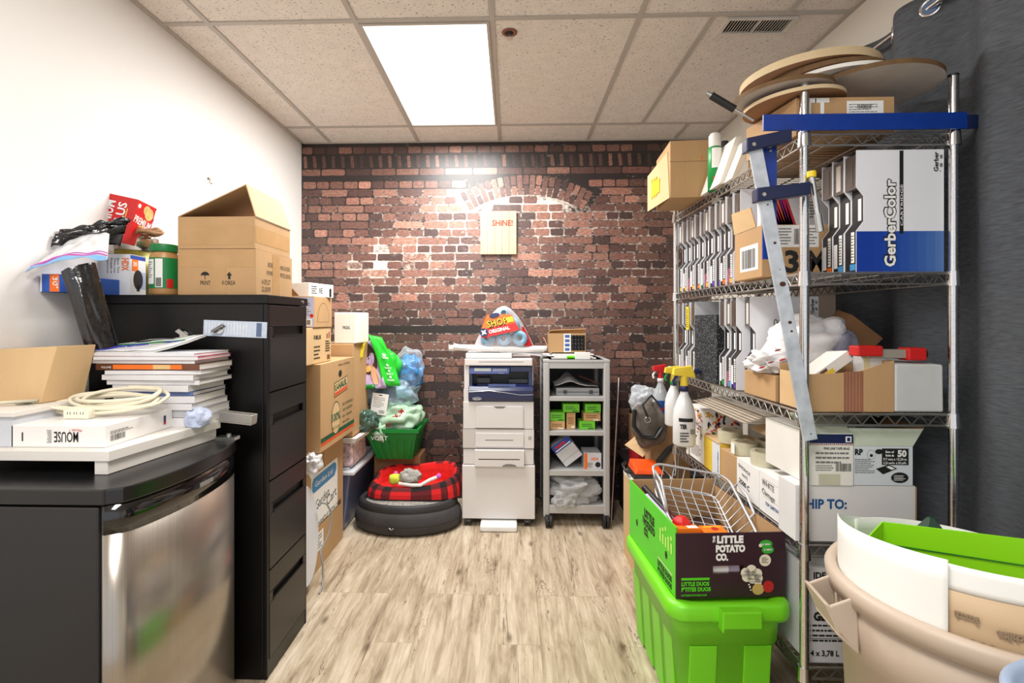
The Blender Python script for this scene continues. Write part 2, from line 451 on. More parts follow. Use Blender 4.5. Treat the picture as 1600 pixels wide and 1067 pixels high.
# ---- brick mural
def brick_mats():
    out = []
    for nm in ('brick', 'mortar'):
        m = bpy.data.materials.new('mural_'+nm); m.use_nodes = True
        nt = m.node_tree; N = nt.nodes; L = nt.links; B = N['Principled BSDF']
        at = N.new('ShaderNodeAttribute'); at.attribute_name = 'col'
        tc = N.new('ShaderNodeTexCoord')
        n = N.new('ShaderNodeTexNoise'); n.inputs['Scale'].default_value = 14 if nm == 'brick' else 22; n.inputs['Detail'].default_value = 8; n.inputs['Roughness'].default_value = .7
        L.new(tc.outputs['Object'], n.inputs['Vector'])
        n2 = N.new('ShaderNodeTexNoise'); n2.inputs['Scale'].default_value = 60; n2.inputs['Detail'].default_value = 6; n2.inputs['Roughness'].default_value = .7
        mp = N.new('ShaderNodeMapping'); mp.inputs['Scale'].default_value = (.6, 1, 1.4); L.new(tc.outputs['Object'], mp.inputs[0]); L.new(mp.outputs[0], n2.inputs['Vector'])
        r = N.new('ShaderNodeMapRange'); r.inputs[1].default_value = .3; r.inputs[2].default_value = .7; r.inputs[3].default_value = .35; r.inputs[4].default_value = 1.7
        L.new(n2.outputs['Fac'], r.inputs[0])
        sc = N.new('ShaderNodeVectorMath'); sc.operation = 'SCALE'; L.new(at.outputs['Color'], sc.inputs[0]); L.new(r.outputs[0], sc.inputs['Scale'])
        # lime crust where the (noisy) whiteness passes a threshold
        ad = N.new('ShaderNodeMath'); ad.operation = 'ADD'; L.new(at.outputs['Alpha'], ad.inputs[0])
        mixn = N.new('ShaderNodeMath'); mixn.operation = 'ADD'; L.new(n.outputs['Fac'], mixn.inputs[0]); L.new(n2.outputs['Fac'], mixn.inputs[1]); L.new(mixn.outputs[0], ad.inputs[1])
        mr = N.new('ShaderNodeMapRange'); mr.inputs[1].default_value = 1.34; mr.inputs[2].default_value = 1.66; L.new(ad.outputs[0], mr.inputs[0])
        mx = N.new('ShaderNodeMix'); mx.data_type = 'RGBA'; L.new(mr.outputs[0], mx.inputs[0]); L.new(sc.outputs[0], mx.inputs[6])
        mx.inputs[7].default_value = rgb((226, 208, 196))
        L.new(mx.outputs[2], B.inputs['Base Color'])
        B.inputs['Roughness'].default_value = .5; B.inputs['Specular IOR Level'].default_value = .6
        B.inputs['Coat Weight'].default_value = .35; B.inputs['Coat Roughness'].default_value = .33
        out.append(m)
    return out
BRICK, MORTAR = brick_mats()
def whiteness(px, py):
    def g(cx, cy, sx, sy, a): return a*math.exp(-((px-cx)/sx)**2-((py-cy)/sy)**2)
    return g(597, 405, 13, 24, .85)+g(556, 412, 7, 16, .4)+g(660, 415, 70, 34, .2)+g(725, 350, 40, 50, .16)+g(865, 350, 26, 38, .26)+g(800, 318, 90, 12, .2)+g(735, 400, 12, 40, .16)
def px_of(X, Z): return 799+776*X/3.81+8, 500-(Z-CAMZ)*776/3.83
t = struct('wall_back'); b = t.p('w')
b.box(XL-.1, XR+.1, YB, YB+.1, 0, H+.1, PAINTL)
rb = random.Random(11)
fr = FS(XL, YB, 0); W_ = XR-XL
ACX, ACZ, RI, RO = xat(822, YB), 1.485, .84, 1.0
AH = radians(31)
nx, nz = 78, 60
for i in range(nx):
    for j in range(nz):
        x0, x1 = W_*i/nx, W_*(i+1)/nx; z0, z1 = H*j/nz, H*(j+1)/nz
        px, py = px_of(XL+(x0+x1)/2, (z0+z1)/2)
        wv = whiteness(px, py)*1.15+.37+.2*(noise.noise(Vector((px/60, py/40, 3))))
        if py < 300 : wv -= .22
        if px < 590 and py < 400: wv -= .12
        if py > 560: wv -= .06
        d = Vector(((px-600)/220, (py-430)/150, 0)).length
        c = rgb((30, 18, 16))
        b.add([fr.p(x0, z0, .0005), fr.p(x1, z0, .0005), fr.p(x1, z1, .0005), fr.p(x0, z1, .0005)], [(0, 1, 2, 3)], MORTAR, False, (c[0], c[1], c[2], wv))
PAL = [(142, 98, 84), (130, 88, 74), (120, 80, 68), (104, 68, 58), (158, 112, 95), (92, 60, 52), (136, 94, 80), (74, 48, 43)]
def brick(cx, cz, w, h, ang=0., dark=0., cuto=None):
    # w along local x, h along local z, centre in wall coordinates (metres from XL, floor)
    X, Z = XL+cx, cz
    px, py = px_of(X, Z)
    c = rb.choice(PAL) if rb.random() > .12 else rb.choice(PAL[3:])
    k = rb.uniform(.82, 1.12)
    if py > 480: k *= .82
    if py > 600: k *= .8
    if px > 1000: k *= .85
    k *= (1-dark)
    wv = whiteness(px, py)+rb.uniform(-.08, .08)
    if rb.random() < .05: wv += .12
    c = rgb((min(255, c[0]*k), min(255, c[1]*k), min(255, c[2]*k)))
    q = min(w, h)*.16; hw, hh = w/2, h/2
    pts = [(-hw+q, -hh), (0, -hh), (hw-q, -hh), (hw, -hh+q), (hw, hh-q), (hw-q, hh), (0, hh), (-hw+q, hh), (-hw, hh-q), (-hw, -hh+q)]
    pts = [(x+rb.uniform(-.0016, .0016), z+rb.uniform(-.0016, .0016)) for x, z in pts]
    pts = [(cx+x*cos(ang)-z*sin(ang), cz+x*sin(ang)+z*cos(ang)) for x, z in pts]
    pts = [(min(max(x, .001), W_-.001), min(max(z, .001), H-.001)) for x, z in pts]
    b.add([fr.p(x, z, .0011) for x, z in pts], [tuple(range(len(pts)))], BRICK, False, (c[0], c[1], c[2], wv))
ROW = .0622
z = 0.02; row = 0
while z+ROW < 2.487:
    L_ = .212 if row % 2 else .107
    x = -rb.uniform(0, L_)
    while x < W_:
        l = L_*rb.uniform(.88, 1.1)
        if row % 2 and rb.random() < .18: l *= .55
        cx, cz = x+l/2, z+ROW/2
        dx, dz = XL+cx-ACX, cz-ACZ; rr_ = sqrt(dx*dx+dz*dz); an = atan2(dx, dz)
        px, py = px_of(XL+cx, cz)
        inring = RI-.028 < rr_ < RO+.03 and abs(an) < AH+.03
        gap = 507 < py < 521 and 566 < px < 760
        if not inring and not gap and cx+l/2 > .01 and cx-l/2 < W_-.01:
            a, c_ = max(x, 0), min(x+l, W_)
            if c_-a > .015: brick((a+c_)/2, cz, c_-a-.009, ROW-.0095, rb.uniform(-.006, .006))
        x += l
    z += ROW; row += 1
x = -.05                                        # stretcher, soldier and header courses along the top
while x < W_:
    l = .2*rb.uniform(.9, 1.1); a, c_ = max(x, 0), min(x+l, W_)
    if c_-a > .02: brick((a+c_)/2, 2.513, c_-a-.01, .048)
    x += l
x = 0.01
while x < W_-.03:
    brick(x+.02, 2.593, .026, .092, rb.uniform(.05, .13), .15+rb.random()*.3); brick(x+.046, 2.593, .016, .095, .1, .72)
    x += .0735
x = -.02
while x < W_:
    l = .104*rb.uniform(.9, 1.1); a, c_ = max(x, 0), min(x+l, W_)
    if c_-a > .02: brick((a+c_)/2, 2.682, c_-a-.012, .05, 0, .12)
    x += l
na = 21
for i in range(na):                              # the segmental arch
    a = -AH+2*AH*(i+.5)/na
    wd = 2*AH/na
    if i % 2: segs = [(RI, RO)]
    else: segs = [(RI, (RI+RO)/2), ((RI+RO)/2, RO)]
    for r0, r1 in segs:
        rc = (r0+r1)/2; brick(ACX-XL+rc*sin(a), ACZ+rc*cos(a), wd*rc-.0085, r1-r0-.008, -a)
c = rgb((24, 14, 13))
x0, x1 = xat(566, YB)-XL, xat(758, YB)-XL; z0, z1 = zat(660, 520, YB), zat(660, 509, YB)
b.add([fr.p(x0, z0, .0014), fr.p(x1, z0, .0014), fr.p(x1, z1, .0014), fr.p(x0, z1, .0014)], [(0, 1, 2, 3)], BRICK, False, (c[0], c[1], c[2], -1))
t.done()

# ---- ceiling fittings
LENS = mat('lit_prismatic_lens', (255, 253, 248), .4, var=.0, emit=1.15)
def troffer(x0, x1, y0, y1, label):
    t = Thing('ceiling_light', label, 'ceiling light', 'recessed ceiling lights')
    f = t.p('frame', bevel=.002); wv = .014
    f.box(x0, x1, y0, y0+wv, H-.012, H-.001, TB); f.box(x0, x1, y1-wv, y1, H-.012, H-.001, TB)
    f.box(x0, x0+wv, y0+wv, y1-wv, H-.012, H-.001, TB); f.box(x1-wv, x1, y0+wv, y1-wv, H-.012, H-.001, TB)
    t.p('diffuser').box(x0+wv, x1-wv, y0+wv, y1-wv, H-.008, H-.002, LENS)
    t.done()
troffer(-.706, -.102, 2.27, 3.477, 'lit rectangular light panel set in the tiled ceiling near the brick wall')
troffer(-.706, -.102, -.5, .7, 'added fill light panel set in the ceiling behind the camera, out of view')  # extra panel added out of view to brighten the near things
t = Thing('air_vent', 'white slatted air vent in the ceiling above the wire shelving', 'vent')
VG = mat('vent_paint', (214, 208, 200), .45)
b = t.p('frame', bevel=.0015)
vx0, vx1, vy0, vy1 = .975, 1.295, 2.275, 2.405
for a in ((vx0, vx1, vy0, vy0+.014), (vx0, vx1, vy1-.014, vy1), (vx0, vx0+.018, vy0+.014, vy1-.014), (vx1-.018, vx1, vy0+.014, vy1-.014), ((vx0+vx1)/2-.003, (vx0+vx1)/2+.003, vy0+.014, vy1-.014)):
    b.box(a[0], a[1], a[2], a[3], H-.014, H-.001, VG)
t.p('backing').box(vx0+.015, vx1-.015, vy0+.012, vy1-.012, H-.003, H-.001, BLACK)
b = t.p('louvres')
for i in range(22):
    x = vx0+.022+i*.0128
    if x < vx1-.024:
        b.M = R('Y', 35, (x+.003, 0, H-.008)); b.box(x, x+.0022, vy0+.014, vy1-.014, H-.013, H-.003, VG)
t.done()
t = Thing('fire_sprinkler', 'small recessed fire sprinkler in the ceiling beside the light panel', 'sprinkler')
cx, cy = xat(796, 2.37), 2.37
COP = mat('copper_ring', (150, 100, 84), .35, .7)
t.p('escutcheon').lathe([(.022, -.006), (.036, -.004), (.037, -.001), (.03, -.001), (.02, -.003)], COP, (cx, cy, H), closed=True)
t.p('recess').cyl((cx, cy, H-.0035), (cx, cy, H-.001), .022, BLACK)
b = t.p('head'); b.cyl((cx, cy, H-.03), (cx, cy, H-.003), .006, STEEL); b.cyl((cx, cy, H-.032), (cx, cy, H-.029), .016, STEEL, n=12)
b.tube([(cx-.01, cy, H-.004), (cx-.012, cy, H-.02), (cx, cy, H-.03), (cx+.012, cy, H-.02), (cx+.01, cy, H-.004)], .0018, STEEL, 6)
t.done()
t = Thing('wall_hook', 'tiny brass hook screwed to the white left wall', 'hook')
b = t.p('hook'); hy = 2.62; hz = zat(305, 282, hy)
BRASS = mat('old_brass', (150, 128, 84), .35, .8)
b.cyl((XL, hy, hz+.01), (XL+.004, hy, hz+.01), .007, BRASS, n=10)
b.tube([(XL+.002, hy, hz+.01), (XL+.012, hy, hz+.008), (XL+.008, hy, hz-.012), (XL+.016, hy, hz-.02), (XL+.024, hy, hz-.012)], .0025, BRASS, 6)
t.done()
# ================================================================== LEFT SIDE
CABM = mat('black_cabinet_enamel', (13, 11, 11), .38, var=.25, vs=3, bump=.03, bs=120, spec=.35)
CABF = mat('black_drawer_enamel', (20, 15, 15), .33, var=.2, vs=4, bump=.03, bs=120, spec=.4)
t = Thing('filing_cabinet', 'tall black metal filing cabinet with four drawers against the left wall', 'filing cabinet')
cx0, cx1, cy0, cy1, ct = XL+.004, -.925, 1.862, 2.225, 1.467
b = t.p('body', bevel=.003); b.box(cx0, cx1-.02, cy0, cy1, 0, ct-.035, CABM); b.box(cx0, cx1, cy0-.004, cy1+.004, ct-.034, ct, CABM)
b.box(cx1-.02, cx1-.004, cy0, cy0+.014, .0, ct-.035, CABM); b.box(cx1-.02, cx1-.004, cy1-.014, cy1, 0, ct-.035, CABM); b.box(cx1-.02, cx1-.006, cy0+.012, cy1-.012, 0, .068, CABM)
for i in range(4):
    z0 = .072+i*.3405; z1 = z0+.335
    d = t.p('drawer', bevel=.0025); y0, y1 = cy0+.016, cy1-.016
    d.box(cx1-.02, cx1-.002, y0, y1, z0, z1-.125, CABF)
    d.box(cx1-.02, cx1-.003, y0, y1, z1-.085, z1, CABF)
    d.box(cx1-.02, cx1-.003, y0, y0+.03, z1-.125, z1-.085, CABF); d.box(cx1-.02, cx1-.003, y1-.022, y1, z1-.125, z1-.085, CABF)
    h = t.p('recessed_handle', d); h.box(cx1-.02, cx1-.0185, y0+.03, y1-.022, z1-.125, z1-.085, BLACK)
    h.box(cx1-.016, cx1-.001, y0+.032, y1-.024, z1-.127, z1-.119, CABM)
l = t.p('lock'); l.cyl((cx1-.006, cy1-.05, ct-.018), (cx1+.003, cy1-.05, ct-.018), .007, CHROME, n=12)
t.done()
# magnets and clips on the cabinet's side
def bulldog(px, py, ang, label, ymount, s=1.):
    t = Thing('bulldog_clip', label, 'clip', 'magnetic clips on the filing cabinet')
    c = P(px, py, ymount-.006); b = t.p('magnet'); b.cyl((c.x, ymount, c.z), (c.x, ymount-.009, c.z), .0165*s, CHROME, n=18); b.cyl((c.x, ymount-.009, c.z), (c.x, ymount-.014, c.z), .006*s, STEEL, n=12)
    j = t.p('jaw', bevel=.0008); j.M = R('Y', ang, (c.x, ymount, c.z))
    j.prism([(-.004, 0), (-.022, -.012), (-.020, -.013), (0, -.004), (.02, -.013), (.022, -.012), (.004, 0)], c.x-.028*s, c.x+.028*s, STEEL, axis='x')
    n = len(j.v); j.v = [Vector((v.x, v.y+ymount-.004 if False else v.y, v.z)) for v in j.v]
    # move the jaw into place (its profile was drawn about the origin)
    T = Matrix.Translation(Vector((0, 0, 0)))
    for k in range(n):
        loc = j.M.inverted() @ j.v[k]
        loc = Vector((loc.x, ymount-.013+loc.y*.6, c.z+.012+loc.z)); j.v[k] = j.M @ loc
    t.done()
bulldog(288, 524, 35, 'round magnetic bulldog clip alone on the black cabinet side', cy0-.001)
t = Thing('plastic_pouch', 'pale patterned plastic strip held by a magnetic clip on the black cabinet', 'pouch')
STRIP = mat('pale_blue_plastic', (196, 206, 222), .3, var=.12, vs=60)
b = t.p('strip', solid=.0008); c0, c1 = P(318, 512, cy0-.004), P(420, 512, cy0-.004)
b.M = R('Y', 2.2, c0)
b.box(c0.x, c1.x-.008, cy0-.0035, cy0-.0025, c0.z-.030, c0.z+.030, STRIP)
f = FS(c0.x, cy0-.0035, c0.z-.03)
b.barcode(f, .205, .004, .225, .056, mat('blue_grey_print', (120, 140, 175), .5)); 
for k in range(14): b.rect(f, .01+k*.012, .008, .012+k*.012, .052, WHITE, .0007)
t.done()
bulldog(343, 515, -30, 'bulldog clip pinning the pale plastic strip to the cabinet', cy0-.005, .9)

# ---- cartons on the cabinet
def umbrella(b, f, x, y, s, m):
    pts = [(x+s*cos(a), y+s*sin(a)*.9) for a in [pi*k/10 for k in range(11)]]
    b.poly(f, pts+[(x-s*.5, y+s*.12), (x, y), (x+s*.5, y+s*.12)][::1], m, .0012)
    b.rect(f, x-s*.06, y-s*.9, x+s*.06, y, m, .0012)
def arrow(b, f, x, y, s, m):
    b.poly(f, [(x-s*.7, y), (x+s*.7, y), (x, y+s*.9)], m, .0012); b.rect(f, x-s*.28, y-s*.9, x+s*.28, y, m, .0012)
bx0, bx1, by0, by1, bz0, bz1 = xat(278, 1.9), xat(400, 1.9), 1.9, 2.215, ct, zat(400, 388, 1.9)
t = Thing('cardboard_box', 'closed taped cardboard box printed KOREA, under the open one on the filing cabinet', 'box', 'cardboard boxes')
b = t.p('box', bevel=.003); b.box(bx0, bx1, by0, by1, bz0, bz1-.002, KRAFT)
f = FS(bx0, by0, bz0); W, Hh = bx1-bx0, bz1-bz0
b.rect(f, 0.004, Hh*.60, W-.004, Hh*.97, KTAPE); b.rect(f, W*.42, .004, W*.62, Hh*.6, KTAPE)
umbrella(b, f, W*.35, Hh*.42, .017, BLACK); arrow(b, f, W*.66, Hh*.42, .016, BLACK)
b.text(f, W*.29, Hh*.22, 'PRINT', .017, BLACK, w=.04*1.0); b.text(f, W*.57, Hh*.22, 'KOREA', .017, BLACK, w=.052)
f = FE(bx1, by0, bz0); D = by1-by0
b.rect(f, D*.42, .004, D*.62, Hh-.006, KTAPE)
b.text(f, D*.3, Hh*.66, 'BOOK', .02, BLACK, w=.04, e=.0016); b.text(f, D*.26, Hh*.48, 'K POWER', .018, BLACK, w=.05, e=.0016)
b.text(f, D*.14, Hh*.26, '6 CPS CT', .02, BLACK, w=.07, e=.0016); b.text(f, D*.14, Hh*.1, '22 LBS PE', .02, BLACK, w=.07, e=.0016)
b.text(f, D*.64, Hh*.66, 'ING GUIDE', .018, BLACK, w=.09, e=.0016); b.text(f, D*.64, Hh*.48, 'PISTOL BOOK', .018, BLACK, w=.1, e=.0016)
t.done()
uz0, uz1 = bz1, zat(400, 338, 1.9)
t = Thing('cardboard_box', 'cardboard box with raised lid flaps, topmost on the black filing cabinet', 'box', 'cardboard boxes')
b = t.p('box'); x1 = bx1-.004; y1 = by1-.01
b.carton(bx0, x1, by0, y1, uz0, uz1, KRAFT)
f = FS(bx0, by0, uz0); hh = uz1-uz0
b.rect(f, .006, hh*.12, W-.01, hh*.74, KTAPE); f = FE(x1, by0, uz0); b.rect(f, .004, hh*.2, D-.02, hh*.72, KTAPE)
rx, rz = xat(383, 1.9), zat(383, 288, 1.9)
fl = t.p('flap', label='long brown flap leaning up to the ridge', solid=.004)
fl.add([(bx0, by0, uz1), (rx, by0+.005, rz), (rx, y1, rz-.004), (bx0, y1, uz1)], [(0, 1, 2, 3)], KRAFT)
fl = t.p('flap', label='short pale flap sloping down from the ridge', solid=.004)
fl.add([(rx, by0+.005, rz+.003), (x1+.003, by0+.0, uz1+.001), (x1+.003, y1, uz1+.001), (rx+.001, y1, rz)], [(0, 1, 2, 3)], KRAFTL)
fl = t.p('flap', label='inner flap', solid=.003)
fl.add([(bx0+.006, by1-.02, uz1-.002), (x1-.006, by1-.02, uz1-.002), (x1-.01, by0+.15, uz1-.02), (bx0+.01, by0+.15, uz1-.02)], [(0, 1, 2, 3)], KRAFTD)
t.done()

# ---- groceries on the cabinet
t = Thing('peanut_butter_jar', 'jar with a green lid and green label next to the taped cardboard box', 'jar')
jc = (xat(257, 1.96), 1.96, ct); jr = .0515; jh = zat(257, 383, 1.96)-ct
PB = mat('peanut_butter', (188, 140, 88), .35, var=.15, vs=20); GLID = mat('green_lid', (20, 128, 64), .4)
t.p('jar').lathe([(0, .0), (jr*.92, 0), (jr, .01), (jr, jh-.05), (jr*.86, jh-.035), (jr*.84, jh-.028), (0, jh-.028)], PB, jc, 32)
b = t.p('label'); b.lathe([(jr+.0008, .028), (jr+.0008, jh-.055)], GLID, jc, 32)
def cylpatch(b, c, r, a0, a1, z0, z1, m, n=8):
    b.grid(n, 1, lambda u, v: Vector((c[0]+r*sin(a0+(a1-a0)*u), c[1]-r*cos(a0+(a1-a0)*u), c[2]+z0+(z1-z0)*v)), m, True)
cylpatch(b, jc, jr+.0018, -.95, -.1, .045, jh-.062, WHITE); cylpatch(b, jc, jr+.0018, 0, .5, .032, jh-.06, WHITE)
cylpatch(b, jc, jr+.0022, .05, .42, .035, .07, GREYP); cylpatch(b, jc, jr+.0022, .75, 1.2, .03, .065, RED)
for k in range(8): cylpatch(b, jc, jr+.0024, -.88, -.2-(k % 3)*.1, jh-.075-k*.0085, jh-.072-k*.0085, GREYP)
t.p('lid', bevel=.002).lathe([(0, jh-.03), (jr*.98, jh-.03), (jr*.98, jh-.002), (jr*.93, jh), (0, jh)], GLID, jc, 32)
t.done()
t = Thing('trash_bag_box', 'white trash bag box with orange lettering and a black bag pictured, beside the green-lidded jar', 'box')
b = t.p('box', bevel=.0015)
hc = Vector((xat(203, 1.93), 1.93, ct)); hh = zat(203, 397, 1.93)-ct
b.M = Matrix.Translation(hc) @ Matrix.Rotation(radians(6), 4, 'Z')
b.box(-.115, 0, 0, .1, 0, hh, mat('grey_white_carton', (222, 224, 228), .5, var=.03))
f = FS(-.115, 0, 0)
b.text(f, .085, hh*.9, 'HDX', .026, ORANGE, ang=-pi/2, bold=.03, w=.05)
for k, s in enumerate(('Bouts Thick', 'Three Liner', 'Poubelle de', 'vigoureux')): b.text(f, .068-k*.013, hh*.9, s, .008, BLACK, ang=-pi/2, w=.06)
b.poly(f, [(.02, .03), (.045, .022), (.06, .035), (.035, .062)], BLACK)
f = FE(0, 0, 0)
b.rect(f, .002, hh-.018, .098, hh-.002, BLUE); b.rect(f, .012, hh-.065, .05, hh-.018, ORANGE); b.text(f, .018, hh-.045, '30', .018, WHITE, bold=.02)
b.disc(f, .05, hh*.4, .03, BLACK, .001, .04); b.poly(f, [(.04, .02), (.06, .02), (.056, .045), (.044, .045)], BLACK, .001)
b.rect(f, .06, .03, .098, hh*.6, mat('soft_blue_print', (170, 190, 220), .5), .0008)
t.done()
t = Thing('trash_bag_box', 'blue and orange box numbered 30 at the left end of the cabinet top', 'box')
b = t.p('box', bevel=.0015); a0, a1 = P(66, 452, 1.72), P(96, 452, 1.72)
a0.x = max(a0.x, XL+.006)
b.box(a0.x, a0.x+.068, 1.665, 1.93, ct, ct+.062, mat('box_blue', (36, 86, 178), .45))
f = FS(a0.x, 1.665, ct); b.rect(f, .033, .001, .067, .061, ORANGE); b.rect(f, 0.0, .001, .005, .061, WHITE); b.text(f, .044, .052, '30', .022, WHITE, ang=-pi/2, w=.03); b.lines(f, .058, .008, .065, .055, 3, WHITE, 4)
t.done()
TIN = mat('silver_tin', (205, 200, 190), .2, .95, var=.05)
t = Thing('biscuit_tin', 'round silver tin with a dark green and yellow label behind the trash bag box', 'tin')
tc_ = (xat(208, 2.08), 2.08, ct); tr_ = .095; th = zat(208, 372, 2.08)-ct
t.p('tin').lathe([(0, 0), (tr_*.96, 0), (tr_*.96, th-.04), (0, th-.04)], mat('tin_label', (150, 140, 60), .35, .3, var=.5, vs=16), tc_, 36)
t.p('lid').lathe([(tr_*.97, th-.06), (tr_, th-.06), (tr_, th-.004), (tr_*.98, th), (tr_*.93, th), (tr_*.92, th-.008), (0, th-.008)], TIN, tc_, 36)
t.done()
t = Thing('rope_coil', 'small coil of tan rope lying on the silver tin', 'rope')
b = t.p('rope'); ROPE = mat('jute_rope', (178, 136, 100), .85, var=.35, vs=60, bump=.6, bs=150)
rc = Vector((xat(232, 2.03), 2.03, ct+th+.012)); rr2 = random.Random(5)
for k in range(5):
    ph = k*1.1; pts = []
    for i in range(24):
        a = 2*pi*i/24; pts.append(rc+Vector(((.05-.006*k)*cos(a)*1.1, (.035-.004*k)*sin(a), .006*(k % 3)+.005*sin(3*a+ph))))
    b.tube(pts, .0068, ROPE, 7, True)
t.done()
t = Thing('zip_bag', 'pinkish clear zip bag with a blue edge standing behind the rope coil', 'bag')
PINKF = film('pink_clear_film', (236, 214, 236), .6, .2)
b = t.p('bag', solid=.0008)
A, B_, C, D_ = P(186, 372, 2.05), P(226, 374, 2.05), P(245, 327, 2.1), P(196, 345, 2.1)
def bil(A, B_, C, D_, amp, sd):
    nn = (B_-A).cross(D_-A).normalized()
    return lambda u, v: A*(1-u)*(1-v)+B_*u*(1-v)+C*u*v+D_*(1-u)*v+nn*amp*noise.noise(Vector((u*4+sd, v*4, sd)))
b.grid(16, 12, bil(A, B_, C, D_, .03, 1), PINKF)
e_ = t.p('seal', label='blue zip edge'); e_.tube([C+(D_-C)*.02*k+Vector((-.003*k, 0, -.002*k)) for k in range(6)]+[B_*.35+C*.65], .003, mat('blue_zip', (90, 140, 200), .4), 6)
t.done()
t = Thing('cracker_box', 'red cracker box with white lettering tilted against the left wall', 'box')
REDB = mat('cracker_red', (206, 24, 26), .42, var=.05)
b = t.p('box', bevel=.0015)
A = P(141, 368, 1.9); A.x = max(A.x, XL+.012)
b.M = Matrix.Translation(P(150, 362, 1.95)) @ Matrix.Rotation(radians(12), 4, 'Y') @ Matrix.Rotation(radians(4), 4, 'Z') @ Matrix.Rotation(radians(-6), 4, 'X')
w1, d1, h1 = .145, .12, .185
b.box(-.02, -.02+w1, 0, d1, -.02, h1-.02, REDB)
f = FS(-.02, 0, -.02)
b.text(f, .062, .004, 'PREMIUM', .040, WHITE, ang=pi/2, w=.155, bold=.02); b.text(f, .108, .06, 'PLUS', .034, WHITE, ang=pi/2, w=.1, bold=.02)
b.rect(f, .112, .07, .116, .14, mat('gold_print', (240, 190, 80), .4))
f = FE(-.02+w1, 0, -.02)
b.text(f, .004, h1-.09, 'PREMIUM', .03, WHITE, w=.105, bold=.02, ang=-.12)
b.disc(f, .085, h1-.04, .026, mat('cracker_print', (226, 190, 120), .5, var=.3, vs=60), .0008); b.disc(f, .065, h1-.028, .02, mat('cracker_print', (226, 190, 120)), .001)
b.disc(f, .016, h1-.022, .009, WHITE, .001); b.rect(f, .04, h1-.105, .1, h1-.098, mat('gold_print', (240, 190, 80)), .001)
t.done()
BLKBAG = mat('black_bin_liner', (26, 26, 29), .16, var=.2, vs=20, bump=.5, bs=26, spec=.8)
t = Thing('trash_bag', 'black plastic bag heaped on top of the cabinet over the clear zip bag', 'bag')
b = t.p('bag'); A = P(78, 386, 1.70); B_ = P(176, 398, 1.82); C = P(206, 345, 1.86); D_ = P(104, 362, 1.76)
g = bil(A, P(188, 385, 1.86), C, D_, .0, 1)
def heap(u, v):
    p = g(u, v); p.z += .022*sin(pi*v)+.03*abs(noise.noise(Vector((u*3, v*6, 2))))+.004*noise.noise(Vector((u*9, v*14, 5))); p.y += .01*noise.noise(Vector((u*4, v*4, 9))); p.x = max(p.x, XL+.01)
    return p
b.grid(34, 24, heap, BLKBAG); b.solid = .004
t.done()
t = Thing('zip_bag', 'large clear zip bag with a pink and blue seal drooping over the cabinet edge', 'bag')
A, B_, C, D_ = P(40, 424, 1.60), P(168, 404, 1.66), P(171, 364, 1.80), P(92, 380, 1.74)
A.x = max(A.x, XL+.012); D_.x = max(D_.x, XL+.012)
b = t.p('bag', solid=.001)
def zb(u, v):
    p = A*(1-u)*(1-v)+B_*u*(1-v)+C*u*v+D_*(1-u)*v
    return p+Vector((0, 0, .022*sin(pi*u)*(1-v*.3)+.012*noise.noise(Vector((u*5, v*5, 3)))-.004))
b.grid(30, 16, zb, CLEARW)
s1 = t.p('seal', label='pink and blue seal strip'); MAG = mat('magenta_seal', (206, 90, 190), .4); CY = mat('sky_seal', (120, 178, 226), .4)
s1.tube([zb(i/16, .16)+Vector((0, -.003, 0)) for i in range(17)], .0028, MAG, 6)
s1.tube([zb(i/16, .23)+Vector((0, -.003, 0)) for i in range(17)], .0016, MAG, 6)
s1.grid(20, 2, lambda u, v: zb(u, v*.12)+Vector((0, -.003, 0)), CY)
t.done()
t = Thing('trash_bag', 'long shiny black plastic bag hanging from the cabinet top onto the magazines', 'bag')
b = t.p('bag')
A, B_, C, D_ = P(138, 561, 1.68), P(187, 550, 1.71), P(148, 410, 1.70), P(95, 425, 1.635)
def lb(sgn):
    nn = Vector((.35, -1, .1)).normalized()
    def q(u, v):
        p = A*(1-u)*(1-v)+B_*u*(1-v)+C*u*v+D_*(1-u)*v
        bul = .034*sin(pi*u)**.6*(1-.35*v) if sgn > 0 else -.004
        ridge = .012*noise.noise(Vector((u*5, v*2.2, 7+sgn)))+.008*abs(sin(u*7+v*3))
        return p+nn*(bul+ridge*sin(pi*u))
    return q
b.grid(26, 34, lb(1), BLKBAG); b.grid(26, 4, lambda u, v: lb(-1)(1-u, v), BLKBAG)
t.done()

# ---- small fridge
t = Thing('mini_fridge', 'black mini fridge with a curved stainless door at the near left', 'fridge')
FB = mat('fridge_black_textured', (24, 22, 24), .4, var=.2, vs=3, bump=.12, bs=260, spec=.6)
GLB = mat('glossy_black_plastic', (14, 14, 16), .08, var=.05, spec=.8)
INOX = mat('stainless_door', (168, 160, 150), .24, .88, var=.1, vs=2, bump=.02, bs=20, stretch=(160, 160, 1))
fx1, fy0, fy1, ft = -1.035, 1.215, 1.765, .945
b = t.p('body', bevel=.006); b.box(XL+.01, fx1, fy0, fy1, .015, ft-.045, FB)
def fridge_curve(off=0, n=14, bul=.062):
    pts = []
    for i in range(n+1):
        u = i/n; y = fy0+(fy1-fy0)*u
        edge = min(u, 1-u)*(fy1-fy0)
        rnd = sqrt(max(0, 1-(1-min(edge/.03, 1))**2))
        pts.append((fx1+.012+off+(bul*(4*u*(1-u))**.75*.9+.0)*1.0+.022*rnd, y))
    return pts
cv = fridge_curve(n=32)
b = t.p('top', label='black top with a curved front', bevel=.006); b.prism([(XL+.01, fy0-.004), (cv[0][0]+.004, fy0-.004)]+[(x+.006, y) for x, y in cv]+[(cv[-1][0]+.004, fy1+.004), (XL+.01, fy1+.004)], ft-.04, ft, mat('fridge_top', (14, 14, 16), .28, var=.2, vs=5, spec=.6))
